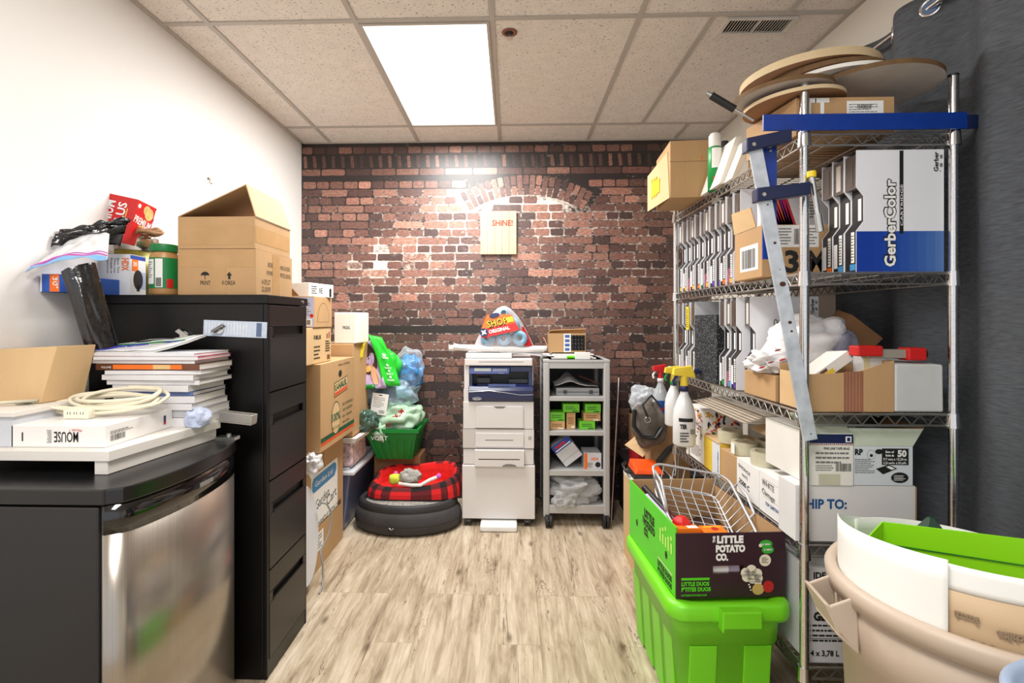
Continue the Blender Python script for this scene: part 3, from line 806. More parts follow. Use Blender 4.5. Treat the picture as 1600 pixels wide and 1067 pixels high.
b = t.p('door', label='stainless steel door'); b.prism([(fx1+.008, fy0)]+cv+[(fx1+.008, fy1)], .04, ft-.115, INOX, sm=True)
h = t.p('door_trim', b, label='glossy black strip along the top of the door'); h.prism([(fx1+.008, fy0)]+[(x+.001, y) for x, y in cv]+[(fx1+.008, fy1)], ft-.115, ft-.042, GLB, sm=True)
h = t.p('badge', b); q = cv[17]; h.box(q[0]+.0005, q[0]+.003, q[1]-.03, q[1]+.035, ft-.083, ft-.07, STEEL)
t.p('gasket').box(fx1-.002, fx1+.009, fy0+.008, fy1-.008, .03, ft-.045, BLACK)
h = t.p('hinge', label='grey metal hinge'); h.box(fx1-.01, fx1+.06, fy1-.045, fy1-.01, ft, ft+.012, STEEL); h.cyl((fx1+.03, fy1-.028, ft+.01), (fx1+.03, fy1-.028, ft+.022), .008, STEEL)
for x in (XL+.06, fx1-.05):
    for y in (fy0+.05, fy1-.05): t.p('foot').cyl((x, y, 0), (x, y, .016), .018, BLKPL)
t.done()

# ---- white furniture pieces on the fridge
MEL = mat('white_melamine', (228, 222, 214), .45, var=.04, vs=5)
t = Thing('white_shelf_board', 'white melamine board with a rail underneath lying on the fridge', 'board')
zb0 = ft+.038
poly = [(XL+.02, 1.325), (-1.10, 1.325), (-1.045, 1.755), (XL+.02, 1.755)]
t.p('board', bevel=.0015).prism(poly, zb0, zb0+.028, MEL)
t.p('rail', bevel=.0015).prism([(-1.145, 1.33), (-1.108, 1.33), (-1.055, 1.745), (-1.092, 1.745)], ft+.0005, zb0, MEL)
t.p('rail', bevel=.0015).prism([(XL+.03, 1.4), (XL+.07, 1.4), (XL+.07, 1.745), (XL+.03, 1.745)], ft+.0005, zb0, MEL)
t.done()
zB = zb0+.0285
t = Thing('white_drawer_box', 'plain white box section against the left wall, partly out of frame', 'box')
t.p('body', bevel=.002).box(XL+.012, -1.405, 1.36, 1.66, zB, zB+.085, mat('cool_white_melamine', (206, 208, 214), .5, var=.03)); t.p('top', bevel=.002).box(XL+.008, -1.398, 1.352, 1.668, zB+.0852, zB+.1, MEL); t.done()
zD = zB+.101
t = Thing('cardboard_box', 'plain light cardboard box at the left edge of the picture behind the cord', 'box', 'cardboard boxes')
b = t.p('box', bevel=.003); b.M = R('Y', 0, (0, 0, 0))
b.hexa([(XL+.006, 1.49, zD), (-1.455, 1.49, zD), (-1.43, 1.62, zD), (XL+.006, 1.62, zD), (XL+.006, 1.52, zD+.165), (-1.43, 1.52, zD+.175), (-1.405, 1.64, zD+.175), (XL+.006, 1.64, zD+.165)], KRAFTL)
t.done()
t = Thing('manual_box', 'white software box with MOUSE printed upside down on its spine', 'box')
b = t.p('box', bevel=.002); mx0, mx1, my0, my1 = xat(17, 1.36), xat(165, 1.36), 1.36, 1.635; mz = zB+.062
b.box(mx0, mx1, my0, my1, zB, mz, mat('glossy_white_card', (240, 236, 232), .3, var=.02))
f = FR((mx1, my0, mz), (-1, 0, 0), (0, 0, -1))
b.text(f, .078, .018, 'MOUSE', .030, BLACK, w=.07, bold=.01); b.text(f, .068, .01, 'Mouse 1', .008, RED, w=.035, ang=0)
b.lines(f, .155, .012, .17, .05, 12, GREYP, 3); b.rect(f, .238, .02, .242, .045, BLACK)
f = FE(mx1, my0, zB); b.barcode(f, .016, .014, .07, .032, BLACK); b.lines(f, .016, .034, .1, .044, 2, GREYP, 5)
b.rect(f, .232, .016, .243, .045, NAVY); b.rect(f, .232, .016, .243, .024, RED, .001)
t.done()
CORD = mat('cream_cord', (228, 220, 196), .45, var=.05)
t = Thing('extension_cord', 'coiled cream extension cord lying on the white box and magazines', 'cord')
b = t.p('cord'); cc = Vector((xat(175, 1.53), 1.53, mz+.014)); rr3 = random.Random(3)
pts = []
for i in range(150):
    a = 2*pi*i/28; k = i//28
    rx_, ry_ = .165-.012*k+.012*sin(a*.7), .058+.006*sin(k*2)
    pts.append(Vector((cc.x+.015*k-.03+rx_*cos(a)+.02*sin(a*.37), cc.y+ry_*sin(a)+.004*k, cc.z+.007*k+.016*(1+sin(a))+.006*sin(a*1.3))))
b.tube(pts, .0058, CORD, 8)
b.tube([pts[0], pts[0]+Vector((-.02, .02, .01)), Vector((cc.x-.1, cc.y-.06, cc.z+.012)), Vector((cc.x-.25, cc.y-.06, cc.z+.03)), Vector((xat(60, 1.47), 1.47, zD+.012)), Vector((XL+.04, 1.42, zD+.008))], .0052, CORD, 8)
so = t.p('socket', label='cream three-outlet block', bevel=.003); q = P(125, 659, 1.46); so.box(q.x-.038, q.x+.038, 1.445, 1.485, mz+.001, mz+.028, mat('cream_plastic', (232, 226, 206), .4))
for dx in (-.024, -.004, .016):
    so.box(q.x+dx-.002, q.x+dx, 1.4442, 1.446, mz+.014, mz+.022, BLACK); so.box(q.x+dx+.006, q.x+dx+.008, 1.4442, 1.446, mz+.014, mz+.022, BLACK)
pl = t.p('plug', label='cream plug end', bevel=.002); q = P(88, 619, 1.56); pl.box(q.x-.022, q.x+.022, 1.545, 1.572, q.z-.012, q.z+.012, mat('cream_plastic', (232, 226, 206)))
t.done()
t = Thing('cleaning_cloth', 'bunched pale blue cloth at the corner of the white board', 'cloth')
t.p('cloth').blob((-1.062, 1.655, zB+.024), (.036, .045, .035), mat('pale_blue_cloth', (196, 206, 232), .9, var=.1, bump=.4, bs=90), 3, .3, 1.6, floor=zB+.0005, fine=.05); t.done()
t = Thing('drawer_bracket', 'silver metal bracket sticking out at the far corner of the white board', 'bracket')
b = t.p('bar', bevel=.0015); q0, q1 = P(343, 652, 1.74), P(395, 656, 1.78); ALU = mat('satin_aluminium', (196, 192, 184), .38, .8)
b.M = R('Y', 6, q0)
b.box(q0.x, q0.x+.118, 1.735, 1.775, q0.z-.016, q0.z-.012, ALU); b.box(q0.x, q0.x+.118, 1.771, 1.775, q0.z-.012, q0.z+.02, ALU)
b.box(q0.x, q0.x+.118, 1.735, 1.738, q0.z-.012, q0.z+.02, ALU); b.box(q0.x+.115, q0.x+.119, 1.735, 1.775, q0.z-.012, q0.z+.02, ALU); b.box(q0.x, q0.x+.118, 1.735, 1.7385, q0.z+.018, q0.z+.022, ALU)
a = t.p('arm'); a.hexa([(q0.x-.05, 1.742, zB+.001), (q0.x+.004, 1.742, q0.z-.016), (q0.x+.004, 1.77, q0.z-.016), (q0.x-.05, 1.77, zB+.001), (q0.x-.05, 1.742, zB+.005), (q0.x+.004, 1.742, q0.z-.006), (q0.x+.004, 1.77, q0.z-.006), (q0.x-.05, 1.77, zB+.005)], ALU)
t.done()

# ---- magazines
MC = [(232, 230, 226), (200, 200, 205), (150, 150, 156), (214, 206, 196), (90, 110, 160), (236, 236, 240), (120, 118, 124), (222, 214, 204), (196, 202, 214), (104, 60, 40), (240, 240, 240), (206, 60, 110), (232, 236, 242)]
PAGES = mat('magazine_pages', (226, 222, 218), .7, var=.25, vs=4, stretch=(1, 1, 90))
names = ['off-white', 'light grey', 'grey', 'cream', 'blue', 'white', 'dark grey', 'beige', 'pale blue-grey', 'brown and orange', 'plain white', 'pink', 'cool white']
posn = ['lowest of the magazines', 'second magazine from the bottom', 'third magazine from the bottom', 'fourth magazine from the bottom', 'fifth magazine up', 'sixth magazine up', 'seventh magazine up', 'eighth magazine up', 'ninth magazine up', 'tenth magazine up', 'third from the top', 'second from the top', 'just under the blue and white cover']
z = zB; rm = random.Random(9); pit = 0
MZ = zB+.272
ths = [.03, .026, .022, .024, .014, .022, .016, .018, .014, .022, .012, .012, .012]
for i in range(13):
    th = ths[i]
    t = Thing('magazine', '%s %s in the pile on the fridge, %s' % (names[i], 'catalogue' if th > .02 else 'magazine', posn[i]), 'magazine', 'magazines piled on the fridge')
    w2, d2 = (.27 if i < 6 else .36 if i > 8 else .32), .195
    cx_ = xat(262, 1.7)-.03 if i < 4 else xat(225, 1.7)-.012*(i-4)*.6; 
    cx_ = (-1.055-w2/2)-.004*i if i < 6 else (-1.05-w2/2)+rm.uniform(-.012, .008)
    rz_ = rm.uniform(-5, 5); cyy = 1.735+rm.uniform(-.008, .006)
    cv_ = mat('cover_'+names[i].replace(' ', '_'), MC[i], .3, var=.35, vs=9)
    M = Matrix.Translation(Vector((cx_, cyy, z))) @ Matrix.Rotation(radians(rz_*.6), 4, 'Z')
    b = t.p('cover'); b.M = M; e = .0012
    b.box(-w2/2, w2/2, -d2/2, d2/2, 0, e, cv_); b.box(-w2/2, w2/2, -d2/2, d2/2, th-.001-e, th-.001, cv_); b.box(-w2/2, w2/2, -d2/2-.001, -d2/2, 0, th-.001, cv_ if i in (9, 4, 1) else mat('magazine_spine', (222, 220, 222), .35))
    if i == 9:
        f = FS(-w2/2, -d2/2-.001, 0); b.rect(f, .0, .003, .3, th-.004, ORANGE); b.rect(f, .0, .003, .06, th-.004, mat('brown_print', (90, 44, 22), .4), .001); b.rect(f, .2, .003, .26, th-.004, mat('tan_print', (220, 180, 120), .4), .001); b.text(f, .02, .006, 'VOLUME', .007, WHITE, w=.035, e=.002)
    p = t.p('pages'); p.M = M; p.box(-w2/2+.003, w2/2-.002, -d2/2+.0005, d2/2-.003, e, th-.001-e, PAGES)
    t.done(); z += th+.0004
# top mailer
t = Thing('magazine', 'blue and white plastic-wrapped magazine on top of the pile', 'magazine', 'magazines piled on the fridge')
A, B_, C, D_ = P(104, 579, 1.645), P(240, 572, 1.66), P(322, 541, 1.80), P(190, 548, 1.83)
b = t.p('cover', solid=.002)
def mg(u, v):
    p = A*(1-u)*(1-v)+B_*u*(1-v)+C*u*v+D_*(1-u)*v
    p.z = z+.006+.05*v**1.2*(0.3+.7*u)+.006*noise.noise(Vector((u*4, v*4, 1)))
    return p
b.grid(20, 12, mg, mat('mailer_white', (236, 236, 238), .25, var=.05))
def pat(u0, u1, v0, v1, m, e=.0025, n=6): b.grid(n, n, lambda u, v: mg(u0+(u1-u0)*u, v0+(v1-v0)*v)+Vector((0, -e*.3, e)), m)
pat(.0, .42, .0, .34, mat('mailer_blue', (60, 60, 190), .3)); pat(.1, .95, .62, .68, GREENP); pat(.3, .75, .78, .84, BLACK); pat(.1, .9, .70, .97, mat('mailer_pale', (214, 222, 216), .3), .002)
def mtext(s, u, v, hgt, wid, ang, m):
    o = mg(u, v); ux = (mg(u+.1, v)-mg(u-.1, v)).normalized(); vx = (mg(u, v+.1)-mg(u, v-.1)).normalized(); vx = (vx-ux*vx.dot(ux)).normalized()
    f = FR(o, ux, vx); f.n = -f.n if f.n.z < 0 else f.n
    b.text(f, 0, 0, s, hgt, m, e=.005, w=wid, ang=ang, bold=.02)
mtext('ACS', .80, .50, .03, .07, .35, mat('mailer_blue', (60, 60, 190))); mtext('Scranton', .42, .2, .018, .1, .3, mat('mailer_blue', (60, 60, 190))); mtext('ACADEMIC CORN', .32, .74, .014, .12, 0, BLACK)
t.p('pages', solid=.004).grid(12, 8, lambda u, v: mg(u, v)-Vector((0, 0, .006)), PAGES)
t.done()
# ---- boxes stacked behind the filing cabinet
def handwrite(b, f, x, y, s, h, m, w, seed=0): b.text(f, x, y, s, h, m, w=w, bold=-.0)
t = Thing('cardboard_box', 'big brown cardboard box on the floor with a white and blue garden cart label', 'box', 'cardboard boxes')
b = t.p('box', bevel=.004); gx = -1.062; gz = .672; gy0, gy1 = 2.40, 3.10
b.box(XL+.03, gx, gy0, gy1, 0.001, gz, KRAFT)
f = FE(gx, gy0, 0); b.rect(f, .02, .36, .3, .42, KTAPE); 
for k in (.2, .27, .34): b.rect(f, k, gz-.14, k+.05, gz-.004, KTAPE)
b.text(f, .30, .235, 'HANDLE WITH CARE', .03, BLACK, w=.36, bold=.02)
lb_ = t.p('label', label='white and blue printed label'); f = FE(gx+.0006, 0, 0)
def yat(px, X):
    a = (px-776)/F; return X*(cos(YAW)+a*sin(YAW))/(a*cos(YAW)-sin(YAW))
y0, y1 = yat(486, gx), yat(527, gx)
zt_, zm = zat(486, 765, y0), zat(486, 865, y0)
lb_.poly(f, [(y0, .24), (y1, .24), (y1, .535), (y0, .535)], WHITE); 
lb_.poly(f, [(y0+.03, .44), (y1-.05, .44), (y1-.02, .47), (y1-.02, .5), (y1-.05, .52), (y0+.03, .52), (y0+.01, .5), (y0+.01, .46)], mat('label_blue', (52, 140, 190), .4), .001)
lb_.text(f, y0+.05, .465, 'Garden Ltd', .03, WHITE, w=.26, e=.0018)
lb_.text(f, y0+.06, .335, 'Garden', .055, BLACK, w=.2, ang=.1); lb_.text(f, y0+.22, .30, 'Cart', .06, BLACK, w=.16, ang=.1)
l2 = t.p('label', label='small white address label'); l2.rect(f, y0-.03, .10, y0+.17, .2, WHITE); l2.lines(f, y0, .11, y0+.16, .19, 5, GREYP, 3)
t.done()
t = Thing('moving_box', 'brown moving box printed U-HAUL with a hand hole, stacked on the garden cart box', 'box', 'cardboard boxes')
b = t.p('box', bevel=.004); ux = -1.0; uy0, uy1, uz, uh = 2.57, 3.13, gz+.002, .462
b.box(XL+.04, ux, uy0, uy1, uz, uz+uh, KRAFT)
f = FE(ux, uy0, uz); DG = mat('dark_green_print', (26, 84, 56), .5); OR2 = mat('orange_red_print', (222, 86, 42), .5)
b.text(f, .27, .43, 'SMALL MOVING', .012, BLACK, w=.2)
b.disc(f, .30, .385, .028, BLACK, .001, .02)
b.poly(f, [(.2, .255), (.43, .275), (.43, .36), (.2, .34)], DG); b.poly(f, [(.205, .26), (.425, .28), (.425, .355), (.205, .335)], KRAFTL, .001)
b.poly(f, [(.208, .262), (.422, .282), (.422, .302), (.208, .282)], OR2, .0014); b.text(f, .212, .292, 'U-HAUL', .036, DG, w=.2, bold=.04, e=.0018, ang=.09)
b.disc(f, .23, .14, .075, DG, .0008, .095); b.disc(f, .23, .14, .068, KRAFTL, .0011, .088); b.text(f, .165, .125, '100%', .045, DG, w=.13, bold=.03, e=.0016); b.text(f, .175, .08, 'RECYCLED', .014, DG, w=.11, e=.0016)
b.text(f, .34, .19, 'RECOVERABLE', .018, DG, w=.19, e=.0016); b.text(f, .34, .155, '100% RENEW', .018, DG, w=.18, e=.0016); b.text(f, .34, .12, 'for details', .018, DG, w=.17, e=.0016); b.text(f, .34, .085, 'the box', .018, DG, w=.12, e=.0016)
b.rect(f, .005, .028, .555, .045, OR2); b.rect(f, .005, .046, .555, .07, DG)
t.done()
t = Thing('cardboard_box', 'light cardboard box with small black printing on top of the U-HAUL box', 'box', 'cardboard boxes')
b = t.p('box', bevel=.003); ax, ay0, ay1, az, ah = -1.035, 2.3, 2.82, uz+uh+.002, .19
b.box(-1.5, ax, ay0, ay1, az, az+ah, KRAFTL)
f = FE(ax, ay0, az); b.text(f, .27, .13, 'FUBLUK', .022, BLACK, w=.1, bold=.02); b.lines(f, .27, .02, .36, .1, 4, BLACK, 3, fill=.35); b.lines(f, .43, .055, .5, .12, 5, BLACK, 5, fill=.5)
b.rect(f, .455, .012, .5, .038, mat('brown_print2', (120, 80, 50), .6)); b.text(f, .45, .13, 'II', .03, BLACK, w=.014); b.rect(f, .478, .13, .5, .165, mat('faded_red', (190, 90, 70), .6))
t.done()
t = Thing('cardboard_box', 'small brown box with a pale blue label, under the tilted white printed box', 'box', 'cardboard boxes')
b = t.p('box', bevel=.003); bz = az+ah+.002; bhh = .165
b.box(-1.3, -1.03, 2.56, 2.82, bz, bz+bhh, KRAFT)
f = FE(-1.03, 2.56, bz); ar = [(.13+.085*cos(pi*k/14), .03+.105*sin(pi*k/14)) for k in range(15)]; b.poly(f, ar, KRAFTD, .0005); ar = [(.13+.080*cos(pi*k/14), .03+.100*sin(pi*k/14)) for k in range(15)]; b.poly(f, ar, KRAFT, .0008)
l = t.p('label', label='pale blue printed label'); f = FS(-1.16, 2.56, bz); l.rect(f, 0, .004, .13, .16, mat('lavender_label', (186, 196, 228), .4)); l.text(f, .065, .115, 'me.', .025, mat('label_ink', (60, 80, 160), .4), w=.05); l.lines(f, .062, .06, .12, .1, 4, GREYP, 2); l.rect(f, .085, .01, .12, .045, WHITE, .001); l.rect(f, .092, .015, .112, .04, GREYP, .0016); l.disc(f, .118, .062, .01, RED, .001)
t.done()
t = Thing('white_box', 'white printed box lying tilted on top of the stack beside the cabinet', 'box')
b = t.p('box', bevel=.002); c = (-1.12, 2.7, bz+bhh+.001); b.M = R('Z', -14, c)
b.box(-1.30, -1.04, 2.60, 2.82, c[2], c[2]+.072, WHITE)
f = FS(-1.30, 2.60, c[2]); b.poly(f, [(.04, .002), (.2, .002), (.16, .04), (.10, .06), (.05, .05)], KRAFTD)
f = FE(-1.04, 2.6, c[2]); b.text(f, .09, .02, 'IE', .03, BLACK, w=.03); b.lines(f, .02, .012, .07, .06, 4, BLACK, 4, fill=.4); b.rect(f, .18, .004, .2, .05, BLACK)
t.done()
t = Thing('cardboard_box', 'plain brown cardboard box under the white cube box, mostly hidden', 'box', 'cardboard boxes')
b = t.p('box', bevel=.003); b.box(-1.5, -1.02, 3.16, 3.5, .62, 1.215, KRAFT); t.done()
t = Thing('white_box', 'white cube-shaped box with small blue lettering against the brick wall', 'box')
b = t.p('box', bevel=.006); x0, x1 = xat(522, 3.2), xat(557, 3.2); z1 = zat(540, 488, 3.2); b.M = R('Z', -6, (x0, 3.2, 0))
b.box(x0, x1, 3.2, 3.42, 1.2175, z1, WBOARD); f = FS(x0, 3.2, 1.2175); b.text(f, .06, .095, 'PAQUL', .02, NAVY, w=.05, bold=.02)
t.done()
t = Thing('grocery_bag', 'folded yellow and green bag beside the white cube box', 'bag')
b = t.p('bag', solid=.003); YB2 = mat('bag_yellow', (226, 206, 40), .45)
A, B_, C, D_ = P(546, 566, 3.32), P(566, 560, 3.32), P(572, 530, 3.34), P(548, 538, 3.34)
b.grid(8, 8, bil(A, B_, C, D_, .02, 4), YB2); b.grid(6, 6, bil(P(538, 566, 3.34), P(548, 566, 3.31), P(549, 538, 3.32), P(540, 538, 3.34), .02, 5), GREENP)
t.done()
t = Thing('foot_warmer', 'white oval plastic heater plate leaning on the garden cart box, its grey cord dangling', 'appliance')
b = t.p('panel', bevel=.006); pc = (-1.0, 2.42, .30)
pts = [(2.43+.158*cos(a)*(1 if cos(a) > 0 else .8), .30+.245*sin(a)) for a in [2*pi*k/36 for k in range(36)]]
b.M = R('Y', -3, (-.99, 2.4, 0)); b.prism(pts, -1.028, -1.0, mat('cool_white_plastic', (222, 224, 232), .4, var=.03), axis='x', sm=True)
c_ = t.p('cord'); c_.tube([(-1.0, 2.56, .42), (-.985, 2.62, .39), (-.975, 2.66, .33), (-.985, 2.65, .22), (-1.0, 2.57, .16), (-.98, 2.55, .1), (-.985, 2.57, .03), (-.97, 2.52, .006), (-.96, 2.45, .006)], .005, GREYPL, 6)
t.done()
t = Thing('plastic_bag', 'small clear plastic bag stuffed between the U-HAUL box and the box below', 'bag')
t.p('bag').blob((-1.03, 2.545, .62), (.04, .06, .055), CLEARW, 8, .5, 2.5); t.done()

# ---- corner with tub, basket and bags
TUBM = film('smoky_blue_tub', (60, 74, 120), .72, .2, .05, 8); TUBL = mat('grey_tub_lid', (204, 207, 214), .4)
t = Thing('storage_tub', 'bluish translucent storage tub with a pale grey lid on the floor', 'storage tub')
b = t.p('tub', bevel=.01); x1, y0, y1 = -1.04, 3.17, 3.76
b.hexa([(-1.46, y0+.03, .002), (x1-.05, y0+.03, .002), (x1-.05, y1-.03, .002), (-1.46, y1-.03, .002), (-1.5, y0, .375), (x1, y0, .375), (x1, y1, .375), (-1.5, y1, .375)], mat('smoky_blue_plastic', (104, 112, 146), .3, var=.3, vs=5, coat=.4))
b = t.p('lid', bevel=.008); b.box(-1.52, x1+.035, y0-.03, y1+.015, .376, .40, TUBL); b.box(-1.49, x1-.01, y0+.01, y1-.01, .40, .412, TUBL)
t.done()
t = Thing('diaper_pack', 'pink patterned soft pack standing on the grey tub lid', 'package')
PINKP = mat('pink_patterned_pack', (226, 196, 200), .4, var=.6, vs=34)
b = t.p('pack', bevel=.02, seg=3); b.box(-1.45, -1.03, 3.19, 3.5, .4125, .575, PINKP); t.done()
t = Thing('tray', 'white tray with red printed paper lying on the pink patterned pack', 'tray')
b = t.p('tray', bevel=.004); b.hexa([(-1.42, 3.2, .576), (-1.01, 3.16, .576), (-.99, 3.52, .576), (-1.42, 3.52, .576), (-1.44, 3.19, .612), (-.99, 3.15, .612), (-.97, 3.54, .612), (-1.44, 3.54, .612)], WBOARD)
f = FT(-1.4, 3.18, .6125); b.rect(f, .05, .02, .38, .2, mat('red_printed_paper', (200, 60, 50), .5, var=.5, vs=30))
t.done()
t = Thing('cardboard_box', 'low brown cardboard box behind the dog beds under the green basket', 'box', 'cardboard boxes')
b = t.p('box', bevel=.003); b.box(-.995, -.66, 3.57, 3.795, .001, .385, KRAFTD); t.done()
GB = mat('green_basket_plastic', (16, 128, 48), .38, var=.08)
t = Thing('green_basket', 'dark green plastic shopping basket with white lettering, holding bags', 'basket')
b = t.p('basket'); q = [(-.955, 3.49), (-.70, 3.49), (-.70, 3.77), (-.955, 3.77)]; zb_, zt2 = .387, .605
T2 = [(-1.03, 3.435), (-.655, 3.435), (-.655, 3.80), (-1.03, 3.80)]
n = 4
for i in range(4):
    a, c = q[i], q[(i+1) % 4]; A_, C_ = T2[i], T2[(i+1) % 4]
    K = 12
    for k in range(K):
        u0, u1 = k/K, (k+1)/K
        g = .008 if k % 2 else 0
        def L2(p, q_, u): return Vector((p[0]+(q_[0]-p[0])*u, p[1]+(q_[1]-p[1])*u, 0))
        nn = Vector((c[1]-a[1], -(c[0]-a[0]), 0)).normalized()*g
        zc = zt2-.075
        def at_(u, zz):
            s_ = (zz-zb_)/(zt2-zb_); return L2(a, c, u)*(1-s_)+L2(A_, C_, u)*s_+Vector((0, 0, zz))
        b.add([at_(u0, zb_)-nn, at_(u1, zb_)-nn, at_(u1, zc)-nn, at_(u0, zc)-nn], [(0, 1, 2, 3)], GB)
        if g: b.add([at_(u0, zb_), at_(u0, zb_)-nn, at_(u0, zc)-nn, at_(u0, zc)], [(0, 1, 2, 3)], GB); b.add([at_(u1, zb_)-nn, at_(u1, zb_), at_(u1, zc), at_(u1, zc)-nn], [(0, 1, 2, 3)], GB)
    b.add([at_(0, zc), at_(1, zc), at_(1, zt2), at_(0, zt2)], [(0, 1, 2, 3)], GB)
b.add([(x, y, zb_+.001) for x, y in q], [(0, 1, 2, 3)], GB)
r_ = t.p('rim', bevel=.003)
r_.box(-1.042, -.643, 3.423, 3.437, zt2-.02, zt2+.006, GB); r_.box(-1.042, -.643, 3.798, 3.808, zt2-.02, zt2+.006, GB); r_.box(-1.042, -1.028, 3.437, 3.798, zt2-.02, zt2+.006, GB); r_.box(-.657, -.643, 3.437, 3.798, zt2-.02, zt2+.006, GB)
f = FS(-1.0, 3.43, zt2-.08); r_.text(f, .02, .01, 'VORT', .03, WHITE, w=.12, e=.006)
t.done()
t = Thing('grocery_bag', 'knotted pale green grocery bag with red lettering filling the green basket', 'bag')
PGB = film('pale_green_film', (186, 222, 192), .8, .3, .5, 20)
b = t.p('bag'); b.blob((-.815, 3.6, .67), (.16, .14, .105), PGB, 5, .4, 2.4, floor=.6)
b.text(FR((-.87, 3.452, .615), (1, 0, 0), (0, -.1, 1)), 0, .0, 'OPTIMUM', .035, RED, w=.17, ang=.75, bold=.02)
k_ = t.p('knot'); k_.blob((-.925, 3.45, .585), (.045, .03, .06), PGB, 2, .5, 2.6)
t.done()
t = Thing('plastic_bag', 'clear bag of bluish bottles lying on the pale green grocery bag', 'bag')
b = t.p('bag'); b.blob((-.88, 3.64, .83), (.185, .12, .105), film('clear_blue_film', (190, 216, 232), .3, .12, .7, 18), 9, .35, 2.2)
c_ = t.p('bottle', label='blue bottle showing through'); c_.cyl((-1.0, 3.62, .82), (-.88, 3.63, .84), .045, mat('deep_blue_plastic', (50, 70, 130), .3)); c_.cyl((-.88, 3.63, .84), (-.85, 3.63, .845), .045, mat('deep_blue_plastic', (50, 70, 130)), r1=.015)
c_ = t.p('bottle', label='pale blue bottle showing through'); c_.cyl((-.85, 3.62, .84), (-.75, 3.66, .85), .05, mat('ice_blue_plastic', (150, 200, 226), .3))
t.done()
t = Thing('price_card', 'white printed card with a hang slot in front of the clear bag', 'card')
b = t.p('card', bevel=.001); A = P(578, 646, 3.475); b.M = R('Y', 8, A); b.box(A.x, A.x+.115, 3.475, 3.478, A.z, A.z+.15, WHITE)
f = FS(A.x, 3.475, A.z); b.rect(f, .045, .135, .07, .142, BLACK); b.lines(f, .012, .05, .1, .125, 6, GREYP, 3, fill=.3); b.barcode(f, .06, .012, .1, .035, GREYP)
t.done()
t = Thing('tape_measure', 'red and blue tape roll wedged in the green basket by the bag knot', 'tape')
b = t.p('body', bevel=.004); c = P(581, 660, 3.43); b.M = R('Y', -28, c); b.cyl((c.x, 3.45, c.z), (c.x, 3.41, c.z), .042, NAVY, n=20); b.box(c.x-.03, c.x+.032, 3.4, 3.41, c.z-.018, c.z+.018, RED); b.text(FS(c.x, 3.4, c.z), 0, -.008, 'B', .02, WHITE, al='c')
t.done()
t = Thing('plastic_bag', 'dark green and clear bag squeezed beside the U-HAUL box above the tray', 'bag')
t.p('bag').blob((-1.0, 3.36, .68), (.09, .07, .075), film('dark_teal_film', (60, 96, 84), .8, .15, .7, 22), 4, .4, 2.6, floor=.614); t.done()
t = Thing('shopping_bag', 'bright green reusable shopping bag with a photo of a woman eating a chip', 'bag')
BG = mat('bright_green_bag', (40, 200, 48), .35, var=.06)
b = t.p('side_panel', label='bright green side panel with white symbols', solid=.003)
A, B_, C, D_ = P(597, 603, 3.46), P(625, 603, 3.5), P(598, 527, 3.5), P(577, 523, 3.46)
g = lambda u, v: bil(A, B_, C, D_, .02, 2)(u, v)+Vector((.012*sin(pi*v*1.2), 0, 0))
b.grid(8, 14, g, BG)
for v_, r_ in ((.62, .012), (.42, .008), (.3, .007), (.18, .008)):
    f = FR(g(.55, v_), (g(.8, v_)-g(.3, v_)), (g(.5, v_+.1)-g(.5, v_-.1))); b.disc(f, 0, 0, r_, WHITE, .004); b.rect(f, -.025, -.02, .025, -.017, WHITE, .004); b.rect(f, -.02, -.028, .02, -.025, WHITE, .004)
b = t.p('photo_panel', label='front panel printed with two people eating chips', solid=.003)
A, B_, C, D_ = P(549, 610, 3.44), P(604, 606, 3.45), P(580, 530, 3.5), P(557, 548, 3.5)
g2 = bil(A, B_, C, D_, .02, 6)
b.grid(16, 16, g2, mat('lavender_cloth_print', (190, 168, 206), .45, var=.2))
def gp(cu, cv2, ru, rv, m, e, ang=0):
    pts = []
    for i in range(18):
        a = 2*pi*i/18; x, y = ru*cos(a), rv*sin(a)
        u, v = cu+x*cos(ang)-y*sin(ang), cv2+x*sin(ang)+y*cos(ang)
        pts.append(g2(min(max(u, 0), 1), min(max(v, 0), 1))+Vector((0, -e, 0)))
    b.add(pts, [tuple(range(18))], m)
gp(.62, .66, .36, .34, HAIR, .004); gp(.58, .62, .22, .24, SKIN, .006); gp(.75, .28, .12, .2, SKIN, .007); gp(.56, .45, .12, .07, mat('chip_print', (238, 200, 110), .5), .009)
gp(.5, .66, .03, .015, HAIR, .008); gp(.66, .66, .03, .015, HAIR, .008); gp(.58, .54, .06, .012, mat('lip_print', (170, 60, 60), .5), .0085)
gp(.14, .42, .18, .15, SKIN, .005); gp(.14, .56, .2, .08, HAIR, .006); gp(.2, .25, .12, .12, SKIN, .007); gp(.1, .28, .08, .05, mat('chip_print', (238, 200, 110)), .009); gp(.12, .42, .03, .012, HAIR, .008)
b.grid(6, 2, lambda u, v: g2(u*.7, .0+v*.1)+Vector((0, -.004, 0)), mat('deep_green_print', (20, 120, 44), .45))
h = t.p('handle', label='green strap handle'); h.tube([g2(.2, .96)+Vector((0, -.006, 0)), g2(.12, .7)+Vector((-.01, -.015, -.01)), g2(.2, .5)+Vector((0, -.02, 0)), g2(.42, .58)+Vector((0, -.02, 0)), g2(.5, .85)+Vector((0, -.01, 0)), g2(.62, 1)+Vector((0, -.005, .01))], .009, GREENP, 8, flat=.3)
t.p('body', label='filled green bag body').blob((-.95, 3.58, 1.04), (.15, .09, .12), BG, 3, .2, 1.6)
t.done()
t = Thing('plastic_bag', 'clear bag of blue plastic packs leaning behind the green shopping bag', 'bag')
b = t.p('bag'); b.blob((-.765, 3.66, 1.01), (.115, .085, .145), film('clear_film2', (226, 234, 244), .12, .12, .7, 18), 6, .3, 2)
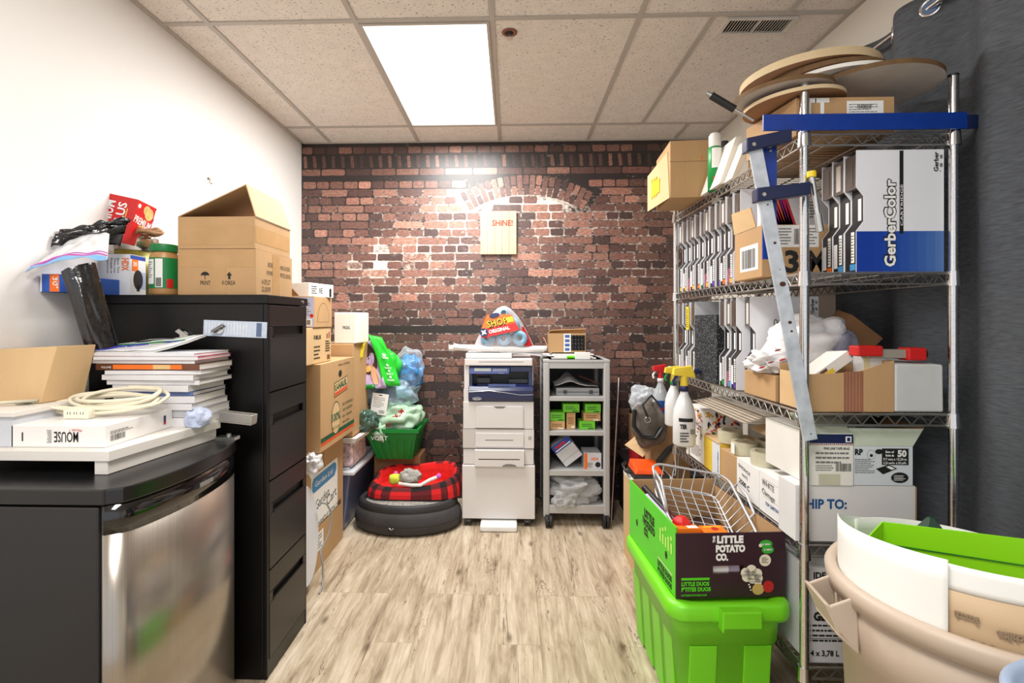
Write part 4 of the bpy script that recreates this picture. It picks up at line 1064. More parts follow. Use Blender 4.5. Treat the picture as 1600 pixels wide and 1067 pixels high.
t.p('contents', label='blue plastic contents').blob((-.755, 3.665, .985), (.095, .06, .11), mat('sky_blue_plastic', (40, 140, 210), .25, var=.4, vs=22), 2, .5, 3)
t.done()

# ---- dog beds
t = Thing('pet_bed', 'round dark grey pet bed with a grey fleece top, lowest of the two beds', 'pet bed', 'pet beds')
DB = mat('charcoal_canvas', (58, 56, 58), .75, var=.35, vs=5, bump=.2, bs=120)
pc = (xat(638, 3.32), 3.325, 0); rx_, ry_ = .358, .238
b = t.p('body'); b.lathe([(0, .001), (.86, .001), (.97, .02), (1.0, .07), (.985, .115), (.93, .142), (.90, .147)], DB, pc, 56, rx_, ry_)
r_ = t.p('rim'); r_.lathe([(.90, .137), (.925, .155), (.915, .18), (.87, .197), (.82, .190), (.80, .16)], mat('charcoal_rim', (46, 45, 48), .6, var=.2, bump=.1), pc, 56, rx_, ry_)
c_ = t.p('cushion', label='grey fleece cushion'); c_.lathe([(.82, .16), (.76, .178), (.4, .185), (0, .186)], mat('grey_fleece', (158, 154, 148), .95, var=.5, vs=60, bump=.6, bs=90), pc, 48, rx_, ry_)
z_ = t.p('zip'); z_.lathe([(.998, .066), (1.004, .068), (.998, .071)], BLACK, pc, 56, rx_, ry_); z_.tube([(pc[0]-.07, 3.325-.245, .07), (pc[0]-.055, 3.325-.25, .06), (pc[0]-.04, 3.325-.25, .073)], .004, CHROME, 6)
t.done()
t = Thing('pet_bed', 'red and black plaid pet bed with a bright red fleece lining, on the grey bed', 'pet bed', 'pet beds')
def plaid():
    m = bpy.data.materials.new('buffalo_plaid'); m.use_nodes = True; nt = m.node_tree; N = nt.nodes; L = nt.links; B = N['Principled BSDF']
    at = N.new('ShaderNodeAttribute'); at.attribute_name = 'col'
    L.new(at.outputs['Color'], B.inputs['Base Color']); B.inputs['Roughness'].default_value = .85
    return m
PL = plaid(); FL = mat('red_fleece', (222, 26, 22), .95, var=.2, vs=30, bump=.5, bs=90)
b = t.p('bolster'); c = Vector((xat(649, 3.39), 3.412, .196)); nA, nB = 56, 8; prof = []
hx, hy = .278, .148
def bed(a, q):
    ca, sa = cos(a), sin(a); e = .55
    x = math.copysign(abs(ca)**e, ca)*hx; y = math.copysign(abs(sa)**e, sa)*hy
    lift = 0
    ht = .078+.045*max(0, x/hx)+.06*max(0, y/hy)
    if sa < -.5 : ht -= .012*cos((a+pi/2)*2)
    t_ = pi*q-.0
    ro = .06
    ox = -cos(t_)*ro*.75; oz = sin(t_)*ht if q < 1 else 0
    s_ = 1-(-ox+0)/hx*-1
    k = 1+(-ox)/hx*0
    return Vector((x*(1-ox*-1*-1/hx*.9) , y*(1-ox*-1*-1/hy*.9), max(0, oz)+max(0, lift)))
for i in range(nA):
    for j in range(nB):
        a0, a1 = 2*pi*i/nA, 2*pi*(i+1)/nA; q0, q1 = j/nB, (j+1)/nB
        sv, sh = (i//2) % 2, (j//2) % 2
        outer = j < 5
        colr = rgb((212, 22, 26)) if (sv == 0 and sh == 0) else rgb((20, 12, 14)) if (sv and sh) else rgb((98, 16, 22))
        vs = [c+bed(a0, q0), c+bed(a1, q0), c+bed(a1, q1), c+bed(a0, q1)]
        # q runs from the outside foot over the crest to the inside
        if outer: b.add(vs, [(0, 1, 2, 3)], PL, True, colr)
        else: b.add(vs, [(0, 1, 2, 3)], FL, True, (1, 1, 1, 1))
t.p('lining', label='red fleece lining').add([c+Vector((hx*.93*math.copysign(abs(cos(a))**.55, cos(a)), hy*.93*math.copysign(abs(sin(a))**.55, sin(a)), .035)) for a in [2*pi*k/40 for k in range(40)]], [tuple(range(40))], FL)
t.done()
t = Thing('plush_toy', 'grey dotted plush pet toy with yellow and pink bits lying in the red plaid bed', 'toy')
G_ = mat('grey_dotted_plush', (170, 168, 162), .9, var=.5, vs=90, bump=.3)
tcn = c+Vector((-.05, -.085, .085))
t.p('body').blob(tcn+Vector((.03, 0, .035)), (.075, .045, .05), G_, 2, .3, 2, 28, 18)
t.p('head', label='yellow head').blob(tcn+Vector((-.075, -.01, .02)), (.04, .035, .035), mat('lime_yellow_plush', (206, 214, 70), .9, bump=.3), 4, .25, 2, 20, 12)
t.p('tail', label='white rope tail').tube([tcn+Vector((-.04, -.04, .0)), tcn+Vector((.05, -.06, -.005)), tcn+Vector((.11, -.07, .0)), tcn+Vector((.17, -.05, .03)), tcn+Vector((.22, -.03, .045))], .012, mat('white_rope', (232, 222, 216), .9, bump=.4), 8)
t.p('ball', label='pink ball tip').ball(tcn+Vector((.225, -.03, .05)), .018, mat('pink_plush', (226, 90, 190), .9)); t.p('ear', label='pink ear').ball(tcn+Vector((-.075, .02, .05)), .015, mat('pink_plush', (226, 90, 190)))
t.done()

# ---- printer
PY = 3.29
X_ = lambda px: xat(px, PY)
Z_ = lambda py: zat(780, py, PY)
PW = mat('printer_off_white', (223, 219, 218), .42, var=.03, vs=2); PW2 = mat('printer_warm_grey', (204, 199, 195), .45, var=.03); PB_ = mat('printer_blue', (12, 28, 80), .2, var=.06, coat=.4, spec=.6); PDK = mat('printer_dark', (14, 16, 22), .35)
t = Thing('printer', 'tall off-white office printer with a dark blue control section on casters', 'printer')
b = t.p('base_cabinet', bevel=.006); b.box(X_(722), X_(836), PY, PY+.42, Z_(811), Z_(727), PW)
b = t.p('body', bevel=.006); b.box(X_(723.5), X_(834), PY+.008, PY+.42, Z_(726), Z_(628), PW); b.box(X_(725), X_(833), PY+.3, PY+.42, Z_(628), Z_(571), PW); b.box(X_(725), X_(733), PY+.012, PY+.3, Z_(628), Z_(571), PW); b.box(X_(832), X_(833.5), PY+.03, PY+.3, Z_(628), Z_(571), PW)
b.box(X_(723), X_(742), PY+.003, PY+.05, Z_(701), Z_(670), PW2); b.box(X_(821), X_(834.5), PY+.003, PY+.05, Z_(701), Z_(670), PW)
b.prism([(X_(724.5), Z_(640)), (X_(733), Z_(640)), (X_(733), Z_(572)), (X_(726.5), Z_(572)), (X_(726), Z_(604)), (X_(724), Z_(610))], PY+.01, PY+.035, PW, axis='y')
tr = t.p('paper_tray', label='lower paper tray pulled slightly out', bevel=.005); tr.box(X_(742), X_(819), PY-.03, PY+.02, Z_(727), Z_(702), PW); tr.box(X_(748), X_(812), PY-.0305, PY-.029, Z_(715), Z_(716.5), BLACK)
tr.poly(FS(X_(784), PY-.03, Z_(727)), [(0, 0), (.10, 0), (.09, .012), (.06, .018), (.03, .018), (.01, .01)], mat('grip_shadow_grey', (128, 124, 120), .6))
tr = t.p('paper_tray', label='upper paper tray', bevel=.004); tr.box(X_(743), X_(818), PY-.004, PY+.02, Z_(698), Z_(677), PW); tr.box(X_(758), X_(802), PY-.0045, PY-.003, Z_(687), Z_(688), BLACK)
d = t.p('front_door', bevel=.004); d.prism([(X_(743), Z_(669)), (X_(818), Z_(669)), (X_(818), Z_(636)), (X_(817), Z_(634.5)), (X_(744), Z_(634.5)), (X_(743), Z_(636))], PY-.002, PY+.02, PW, axis='y')
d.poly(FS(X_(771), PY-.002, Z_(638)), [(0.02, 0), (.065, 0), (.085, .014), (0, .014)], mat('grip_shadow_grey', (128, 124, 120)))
for (a, b2, c2, d2) in ((742, 819, 669.5, 670.3), (723, 835, 669.8, 670.5), (723, 835, 700.6, 701.4)): t.parts[1].rect(FS(0, PY+.003, 0), X_(a), Z_(d2), X_(b2), Z_(c2), BLACK, .0006)
e = t.p('emblem'); f = FS(X_(826), PY+.002, Z_(686)); e.rect(f, 0, 0, .016, .016, BLACK, .002); e.rect(f, .003, .003, .013, .013, PW, .0025)
c2 = t.p('front_cover', label='curved dark blue front cover'); poly = [(PY+.0, Z_(627)), (PY-.012, Z_(622)), (PY-.014, Z_(610)), (PY-.004, Z_(604)), (PY+.05, Z_(601)), (PY+.3, Z_(600)), (PY+.3, Z_(627))]
c2.prism(poly, X_(732), X_(833.5), PB_, axis='x', sm=False); c2.bevel = .004
h = t.p('latch', c2, label='light blue cover latch', bevel=.003); h.box(X_(763), X_(806), PY-.008, PY+.04, Z_(606), Z_(600.5), mat('latch_blue', (70, 88, 138), .2)); h.box(X_(773), X_(797), PY-.0085, PY+.02, Z_(604.5), Z_(602), PB_)
h = t.p('badge', c2, label='oval maker badge'); f = FS(X_(738.5), PY-.0135, Z_(622.5)); h.disc(f, .03, .0, .030, WHITE, .001, .011); h.disc(f, .03, 0, .028, PB_, .0014, .0095); h.text(f, .03, -.005, 'xerox', .011, WHITE, w=.044, al='c', e=.002, bold=.02)
h = t.p('trim_line', c2, label='silver swoosh line'); h.tube([(X_(733), PY-.0155, Z_(612)), (X_(765), PY-.0155, Z_(610)), (X_(790), PY-.0155, Z_(613)), (X_(812), PY-.015, Z_(616.5)), (X_(833), PY-.015, Z_(616))], .0018, STEEL, 6)
o_ = t.p('output_bay', label='dark output bay'); o_.box(X_(735), X_(832), PY+.12, PY+.3, Z_(600.5), Z_(573), PDK); o_.box(X_(745), X_(765), PY+.06, PY+.12, Z_(600), Z_(592), mat('bay_grey', (60, 62, 70), .4)); o_.box(X_(795), X_(825), PY+.06, PY+.12, Z_(600), Z_(594), mat('bay_grey', (60, 62, 70))); o_.box(X_(733), X_(737.5), PY+.02, PY+.3, Z_(603), Z_(578), PB_); o_.box(X_(826), X_(832), PY+.02, PY+.3, Z_(603), Z_(578), PB_)
o_.box(X_(742), X_(752), PY+.11, PY+.119, Z_(588), Z_(585.5), RED)
cp = t.p('control_panel', label='blue control panel with a grey screen', bevel=.003)
cp.hexa([(X_(732.5), PY-.012, Z_(584)), (X_(795), PY-.012, Z_(584)), (X_(795), PY+.1, Z_(584)), (X_(732.5), PY+.1, Z_(584)), (X_(734), PY+.012, Z_(573)), (X_(798), PY+.012, Z_(573)), (X_(798), PY+.1, Z_(573)), (X_(734), PY+.1, Z_(573))], mat('panel_blue', (36, 54, 112), .3))
cp.box(X_(797), X_(832), PY+.015, PY+.1, Z_(581), Z_(573), PB_)
f = FR((X_(734), PY+.001, Z_(579.5)), (1, 0, 0), (0, .45, 1)); sc_ = t.p('screen', cp); sc_.rect(f, .03, -.003, .14, .018, mat('lcd_grey', (150, 156, 150), .3), .004); 
for k in range(8):
    for j in range(2): sc_.rect(f, .155+k*.012, -.003+j*.01, .163+k*.012, .003+j*.01, GREYPL, .004)
sc_.text(FS(X_(778), PY-.012, Z_(583)), 0, 0, 'WorkCentre', .004, WHITE, w=.04)
l_ = t.p('scanner_lid', label='off-white scanner lid', bevel=.006); l_.box(X_(726), X_(832), PY-.005, PY+.42, Z_(571.5), Z_(560.5), PW); l_.box(X_(727), X_(800), PY+.02, PY+.42, Z_(560), Z_(552), PW); l_.rect(FS(0, PY-.0055, 0), X_(748), Z_(565.5), X_(818), Z_(564.8), GREYP, .0005)
def caster(t, x, y, r=.024, top=.06, m=BLKPL):
    w_ = t.p('caster', bevel=.002); w_.cyl((x-.02, y, r), (x-.004, y, r), r, m, n=20); w_.cyl((x+.004, y, r), (x+.02, y, r), r, m, n=20); w_.box(x-.022, x+.022, y-.012, y+.02, r+.004, top, m); w_.cyl((x-.014, y, r), (x+.014, y, r), .005, CHROME, n=8)
for x in (X_(731), X_(824)):
    for y in (PY+.03, PY+.38): caster(t, x, y, .026, Z_(811)+.002)
t.parts[-1].bevel = .002
t.done()
t = Thing('white_tray', 'white rounded plastic tray on the floor under the front of the printer', 'tray')
b = t.p('tray', bevel=.012, seg=3); b.box(X_(751), X_(808), PY-.09, PY+.10, .001, .042, mat('bright_white_plastic', (238, 238, 238), .35, var=.02)); t.done()
# things lying on the printer
zl = Z_(552)
t = Thing('poster_roll', 'long white roll wrapped in plastic lying across the printer and cart', 'roll')
b = t.p('roll'); FILMW = mat('white_wrapped_roll', (240, 238, 238), .3, var=.03, vs=8, bump=.4, bs=16)
ps = [P(702, 544, 3.34), P(716, 543, 3.34), P(760, 545, 3.35), P(805, 549, 3.36), P(850, 553, 3.38)]
zm = zl+.004
b.tube([Vector((p.x, p.y, max(p.z, zm+.02))) for p in ps], .021, FILMW, 14, flat=1)
b.tube([Vector((p.x+.02, p.y+.05, max(p.z, zm+.02)+.002)) for p in ps[:]], .018, FILMW, 12)
t.p('wrap', label='clear wrapping', solid=.001).grid(24, 8, lambda u, v: P(708, 548, 3.31)*(1-u)+P(848, 562, 3.36)*u+Vector((0, .09*v, .012+.022*sin(pi*v)+.012+.006*noise.noise(Vector((u*14, v*3, 2))))), CLEARW)
t.done()
zr = zm+.043
t = Thing('paper_towel_pack', 'plastic pack of blue paper towel rolls labelled SHOP on the printer', 'paper towels')
BT = mat('light_blue_towel', (140, 190, 222), .85, var=.08, vs=30, bump=.2)
xc = X_(787); r = .05
for i, (dx, dz) in enumerate(((-.108, 0), (0, 0), (.108, 0), (-.053, .092), (.054, .092), (0, .17))):
    q = t.p('towel_roll'); sc1 = 1 if i < 5 else .55
    q.lathe([(.016, 0), (r*sc1, 0), (r*sc1, .16), (.016, .16)], BT, (0, 0, 0), 24, closed=True)
    M = Matrix.Translation(Vector((xc+dx, 3.5, zr+r+dz))) @ Matrix.Rotation(radians(90), 4, 'X'); q.v = [M @ v for v in q.v]
wq = t.p('wrapper', label='clear wrapper')
def tent(u, v):
    a = -pi/2+2*pi*u; w = .192*(1-v)**.62+.012; d_ = .098*(1-v)**.5+.008
    x, y = w*cos(a), d_*sin(a)
    k = 1+.05*noise.noise(Vector((cos(a)*3, sin(a)*3, v*4)))
    return Vector((xc+x*k+.0, 3.42+y*k, zr-.002+.272*v))
wq.grid(40, 16, tent, film('towel_wrap_film', (244, 240, 246), .22, .1, .6, 22))
lq = t.p('label', label='orange and red printed label reading SHOP'); lo = Vector((xc-.15, 3.312, zr+.05)); lq.M = Matrix.Translation(lo) @ Matrix.Scale(1.18, 4) @ Matrix.Translation(-lo)
f = FR((xc-.15, 3.312, zr+.05), (cos(.22), -.0, sin(.22)), (-sin(.22), .18, cos(.22)))
lq.poly(f, [(.0, .0), (.22, .0), (.20, .09), (.05, .12), (.015, .06)], RED, .004); lq.poly(f, [(.01, .05), (.21, .045), (.19, .10), (.06, .125)], ORANGE, .0046)
lq.text(f, .052, .05, 'SHOP', .038, BLACK, w=.115, e=.007, bold=.05); lq.text(f, .050, .052, 'SHOP', .038, YELLOW, w=.115, e=.0075, bold=.0); lq.text(f, .05, .016, 'ORIGINAL', .02, WHITE, w=.12, e=.007, bold=.03)
lq.disc(f, .10, .112, .03, NAVY, .0075, .014); lq.rect(f, .165, .055, .20, .085, YELLOW, .0075); lq.disc(f, .022, .03, .024, NAVY, .007); lq.poly(f, [(.022+.02*cos(k*pi/4)*(1 if k % 2 else .4), .03+.02*sin(k*pi/4)*(1 if k % 2 else .4)) for k in range(8)], WHITE, .008)
lq.poly(FR((xc+.06, 3.335, zr+.005), (.8, .3, 0), (0, .18, 1)), [(0.03, 0), (.085, 0), (.03, .11), (.015, .11)], mat('dark_red_print', (190, 30, 40), .4), .012)
t.done()

# ---- silver cart
CY = 3.30
xc_ = lambda px: xat(px, CY); zc_ = lambda py: zat(900, py, CY)
SIL = mat('silver_cart_plastic', (186, 186, 186), .4, .15, var=.04)
t = Thing('utility_cart', 'silver-grey open cart with five shelves on black wheels beside the printer', 'cart')
pr = t.p('post', bevel=.01, seg=3); pr.box(xc_(849), xc_(859), CY, CY+.05, .062, zc_(566), SIL)
pr = t.p('post', bevel=.01, seg=3); pr.box(xc_(943.5), xc_(953.5), CY, CY+.05, .062, zc_(566), SIL)
for x0 in (849, 943.5): t.p('post', bevel=.01, seg=3).box(xc_(x0), xc_(x0+10), CY+.36, CY+.41, .062, zc_(566), SIL)
sd = t.p('side_panel', label='perforated side panel'); x = xc_(851)
sd.box(x, x+.008, CY+.05, CY+.36, .1, zc_(575), mat('cart_side_grey', (132, 134, 136), .5, .2))
for k in range(16):
    z = .14+k*.058; sd.box(x-.0012, x, CY+.07, CY+.34, z, z+.012, mat('vent_slot_dark', (40, 40, 42), .6))
sd = t.p('side_panel', label='perforated side panel'); x = xc_(951); sd.box(x-.008, x, CY+.05, CY+.36, .1, zc_(575), mat('cart_side_grey', (132, 134, 136)))
shz = []
for (a, c2) in ((562, 576), (620, 627), (674, 681), (735, 744), (790, 803)):
    sh = t.p('shelf', bevel=.003); sh.box(xc_(858), xc_(944.5), CY+.004, CY+.40, zc_(c2), zc_(a), SIL); shz.append(zc_(a))
t.parts[-5].box(xc_(849), xc_(953.5), CY, CY+.41, zc_(566)-.002, zc_(562), SIL)
bk = t.p('back_panel', label='dark back panel'); bk.box(xc_(859), xc_(943), CY+.400, CY+.405, .1, zc_(577), mat('cart_back', (52, 52, 56), .6))
for x in (xc_(857), xc_(946)):
    for y in (CY+.0, CY+.37): caster(t, x, y, .04, .08)
t.done()
# on the cart top
s0 = shz[0]+.001
t = Thing('small_box', 'small open cardboard tray of black bottles on the silver cart', 'box')
b = t.p('box'); q0 = P(858, 553, 3.44); x0, x1 = xat(858, 3.42), xat(915, 3.42); zz = s0+.04
b.carton(x0, x1, 3.42, 3.56, zz, zz+.13, KRAFT, .003)
f = FS(x0, 3.42, zz); b.rect(f, .1, .002, .148, .128, WHITE, .001); 
for k in range(4): b.rect(f, .108, .01+k*.03, .14, .03+k*.03, mat('label_blue2', (70, 100, 170), .4), .0016)
fl = t.p('flap', label='open side flap', solid=.003); fl.add([(x0, 3.42, zz+.02), (x0, 3.54, zz+.02), (x0-.035, 3.5, zz+.1), (x0-.03, 3.42, zz+.09)], [(0, 1, 2, 3)], KRAFTL)
fl = t.p('flap', label='raised back flap', solid=.003); fl.add([(x0, 3.56, zz+.13), (x1, 3.56, zz+.13), (x1+.02, 3.52, zz+.16), (x0+.02, 3.5, zz+.15)], [(0, 1, 2, 3)], KRAFTL)
bo = t.p('bottles', label='black bottle bottoms seen through the cut side')
bo.rect(f, .15, .012, x1-x0-.004, .118, BLACK, .001)
for i in range(4):
    for j in range(4): bo.ball((x0+.163+i*.021, 3.417, zz+.026+j*.027), (.01, .005, .012), mat('glossy_black', (16, 16, 18), .15), 12, 8)
t.done()
t = Thing('paper_stack', 'white papers and envelopes on top of the silver cart under the cardboard tray', 'papers')
b = t.p('papers'); 
for k, (dx, w_, m) in enumerate(((0, .30, WHITE), (.02, .26, WBOARD), (-.06, .24, WHITE), (.01, .28, WBOARD))): b.box(xat(862, 3.36)+dx, xat(862, 3.36)+dx+w_, 3.37+.01*k, 3.6, s0+k*.008, s0+k*.008+.006, m)
t.done()
t = Thing('highlighter', 'small green and white tube on the papers on the cart top', 'pen')
b = t.p('barrel'); q = P(886, 563, 3.34); b.cyl((q.x, 3.34, s0+.012), (q.x+.05, 3.35, s0+.012), .011, LIMEP); t.p('cap').cyl((q.x+.05, 3.35, s0+.012), (q.x+.075, 3.355, s0+.012), .0115, BLACK); t.done()
t = Thing('small_box', 'small plain white carton at the right end of the cart top', 'box')
b = t.p('box', bevel=.001); q = P(898, 563, 3.35); b.box(q.x, q.x+.1, 3.325, 3.365, s0, s0+.045, WHITE); t.done()
# second shelf: case with leaflets
s1_ = shz[1]+.001
t = Thing('tool_case', 'flat grey plastic case lying on the upper shelf of the cart', 'case')
b = t.p('case', bevel=.006); b.box(xc_(870), xc_(938), CY+.04, CY+.30, s1_, s1_+.05, mat('case_grey', (138, 140, 142), .45)); b.rect(FS(0, CY+.04, 0), xc_(871), s1_+.024, xc_(937), s1_+.027, BLACK, .001)
for px in (881, 922): b.box(xc_(px), xc_(px)+.025, CY+.034, CY+.04, s1_+.015, s1_+.038, DKGREY)
t.done()
t = Thing('leaflet', 'open glossy leaflets sprawled on the grey case', 'leaflet')
b = t.p('leaflet', solid=.002)
zq = s1_+.053
b.grid(14, 8, lambda u, v: Vector((xc_(868)+.29*u, CY+.05+.2*v, zq+.075*math.exp(-((u-.35)/.22)**2)*(.4+.6*v)+.012+.006*noise.noise(Vector((u*5, v*4, 1))))), mat('glossy_grey_page', (196, 194, 196), .25, var=.4, vs=9))
b.grid(8, 6, lambda u, v: Vector((xc_(905)+.14*u, CY+.03+.15*v, zq+.07-.055*u+.012)), mat('dark_red_page', (110, 50, 48), .3, var=.7, vs=40))
t.done()
# third shelf: small green and brown boxes
s2 = shz[2]+.001
LIMB = mat('lime_carton', (112, 204, 44), .45, var=.05); KB = mat('small_kraft', (206, 164, 112), .6)
gb_ = [('lower brown carton at the left end of the third cart shelf', 860, 884, 0, .055, KB, 0), ('green and white carton lying on the lower brown carton at the left', 860, 884, .056, .115, LIMB, 0), ('narrow brown carton standing upright between the green cartons', 887, 901, 0, .11, KB, 1),
       ('green carton on top of the upright brown carton', 881, 907, .116, .172, LIMB, 0), ('lower right green carton on the third cart shelf', 907, 932, 0, .055, LIMB, 0), ('brown carton between two green ones at the right', 914, 941, .056, .112, KB, 0), ('topmost green carton at the right of the third cart shelf', 916, 941, .113, .172, LIMB, 0)]
for i, (lb, a, c2, z0, z1, m, up) in enumerate(gb_):
    t = Thing('small_carton', lb, 'box', 'small cartons on the cart'); b = t.p('carton', bevel=.0015)
    y0 = CY+.05+(i % 3)*.006; x0, x1 = xc_(a), xc_(c2)
    b.box(x0, x1, y0, y0+.11, s2+z0, s2+z1, m); f = FS(x0, y0, s2+z0); w_, h_ = x1-x0, z1-z0
    ink = DG if m is LIMB else mat('brown_print2', (120, 80, 50))
    b.lines(f, w_*.15, h_*.3, w_*.85, h_*.75, 2 if not up else 5, ink, i+3, fill=.4); b.rect(f, w_*.55, h_*.08, w_*.9, h_*.2, WHITE if m is KB else ink)
    t.done()
# fourth shelf
s3 = shz[3]+.001
t = Thing('software_box', 'white and blue box tipped on its corner on the fourth cart shelf', 'box')
b = t.p('box', bevel=.0015); ctr = P(893, 712, CY+.1); b.M = Matrix.Translation(Vector((xc_(886), CY+.06, s3+.002))) @ Matrix.Rotation(radians(-38), 4, 'Y')
GW = mat('grey_white_card', (206, 208, 212), .45); 
b.box(-.105, .06, 0, .12, .0, .13, GW) if False else b.box(0, .14, 0, .12, 0, .165, GW)
f = FS(0, 0, 0); b.rect(f, .0, .11, .14, .165, BLUE); b.rect(f, .02, .135, .1, .15, RED, .001); b.rect(f, .01, .118, .13, .126, WHITE, .001); b.rect(f, .0, .04, .14, .042, GREYP)
t.done()
t = Thing('trash_bag_box', 'orange and white trash bag box on the fourth cart shelf at the right', 'box')
b = t.p('box', bevel=.0015); x0, x1 = xc_(914), xc_(941); b.box(x0, x1, CY+.03, CY+.2, s3, s3+.105, GW); f = FS(x0, CY+.03, s3); b.text(f, .045, .06, 'HDX', .018, ORANGE, w=.05, bold=.03); b.disc(f, .09, .03, .018, BLACK, .001); b.lines(f, .02, .01, .06, .045, 4, GREYP, 3); b.poly(f, [(0, 0), (.02, 0), (.02, .105), (0, .105)], ORANGE)
t.done()
# bottom shelf
s4 = shz[4]+.001
t = Thing('bubble_wrap', 'crumpled clear bubble wrap filling the bottom shelf of the cart', 'bubble wrap')
BW = film('bubble_wrap_film', (236, 238, 240), .42, .1, 1.0, 110)
t.p('wrap').blob((xc_(898), CY+.12, s4+.085), (.165, .13, .10), BW, 12, .45, 2.6, floor=s4+.001, fine=.15); t.p('wrap').blob((xc_(884), CY+.03, s4+.03), (.08, .05, .06), BW, 13, .5, 2.6, floor=s4-.03); t.done()

# ---- sign on the wall (plain boards and the word, the cartoon figure is left out)
t = Thing('wall_sign', 'square wooden wall sign with red SHINE! lettering on the brick wall', 'sign')
x0, x1, z0, z1 = xat(751, YB), xat(807, YB), zat(780, 398, YB), zat(780, 331, YB)
PLW = mat('pale_wood_boards', (204, 176, 144), .6, var=.15, vs=8, stretch=(8, 8, .6)); 
b = t.p('board', bevel=.0015); n = 5
for k in range(n): b.box(x0+(x1-x0)*k/n+.0006, x0+(x1-x0)*(k+1)/n-.0006, YB-.03, YB-.004, z0, z1, PLW)
b = t.p('lettering', label='red painted word'); f = FS(x0, YB-.03, z0); RT = mat('brick_red_paint', (176, 40, 28), .5)
b.text(f, .088, z1-z0-.112, 'SHiNE!', .044, RT, w=.158, bold=.025)
t.done()
# ================================================================== RIGHT SIDE: WIRE SHELVING
SX0, SX1, SY0, SY1 = .922, 1.379, 1.593, 2.82
SZ = [1.954, 1.517, 1.074, .66, .275]
SPOST = 2.13
t = Thing('wire_shelving', 'tall chrome wire shelving unit with five shelves along the right wall', 'shelving')
for (x, y) in ((SX0, SY0), (SX1, SY0), (SX0, SY1), (SX1, SY1)):
    p = t.p('post'); p.cyl((x, y, .02), (x, y, SPOST), .0135, CHROME, n=20)
    for k in range(int((SPOST-.05)/.0254)): p.cyl((x, y, .05+k*.0254), (x, y, .0512+k*.0254), .0139, STEEL, n=16)
    c_ = t.p('post_cap', p); c_.cyl((x, y, SPOST), (x, y, SPOST+.006), .014, BLKPL)
    c_ = t.p('levelling_foot', p); c_.cyl((x, y, 0), (x, y, .02), .02, BLKPL)
MW = mat('shelf_wire', (206, 204, 200), .28, 1, var=.1)
for z in SZ:
    s_ = t.p('wire_shelf')
    def truss(a, b_, nz):
        a, b_ = Vector(a), Vector(b_)
        up = Vector((0, 0, 1)); dn = Vector((0, 0, -.034))
        s_.cyl(a, b_, .004, MW, n=8); s_.cyl(a+dn, b_+dn, .0036, MW, n=8)
        pts = []
        for k in range(nz*2+1):
            q = a+(b_-a)*(k/(nz*2)); pts.append(q+(dn*.95 if k % 2 else Vector((0, 0, -.002))))
        s_.tube(pts, .0028, MW, 6)
    o = .004
    truss((SX0, SY0, z), (SX1, SY0, z), 9); truss((SX0, SY1, z), (SX1, SY1, z), 9)
    truss((SX0, SY0, z), (SX0, SY1, z), 25); truss((SX1, SY0, z), (SX1, SY1, z), 25)
    n = 46
    for k in range(1, n): s_.cyl((SX0, SY0+(SY1-SY0)*k/n, z-.0015), (SX1, SY0+(SY1-SY0)*k/n, z-.0015), .0017, MW, n=5, caps=False)
    for k in (1, 2, 3): s_.cyl((SX0+(SX1-SX0)*k/4, SY0, z-.006), (SX0+(SX1-SX0)*k/4, SY1, z-.006), .003, MW, n=6)
    for (x, y) in ((SX0, SY0), (SX1, SY0), (SX0, SY1), (SX1, SY1)):
        c_ = t.p('collar', s_); c_.cyl((x, y, z-.04), (x, y, z+.006), .0205, CHROME, r1=.0175, n=20)
t.done()
E_ = .0055

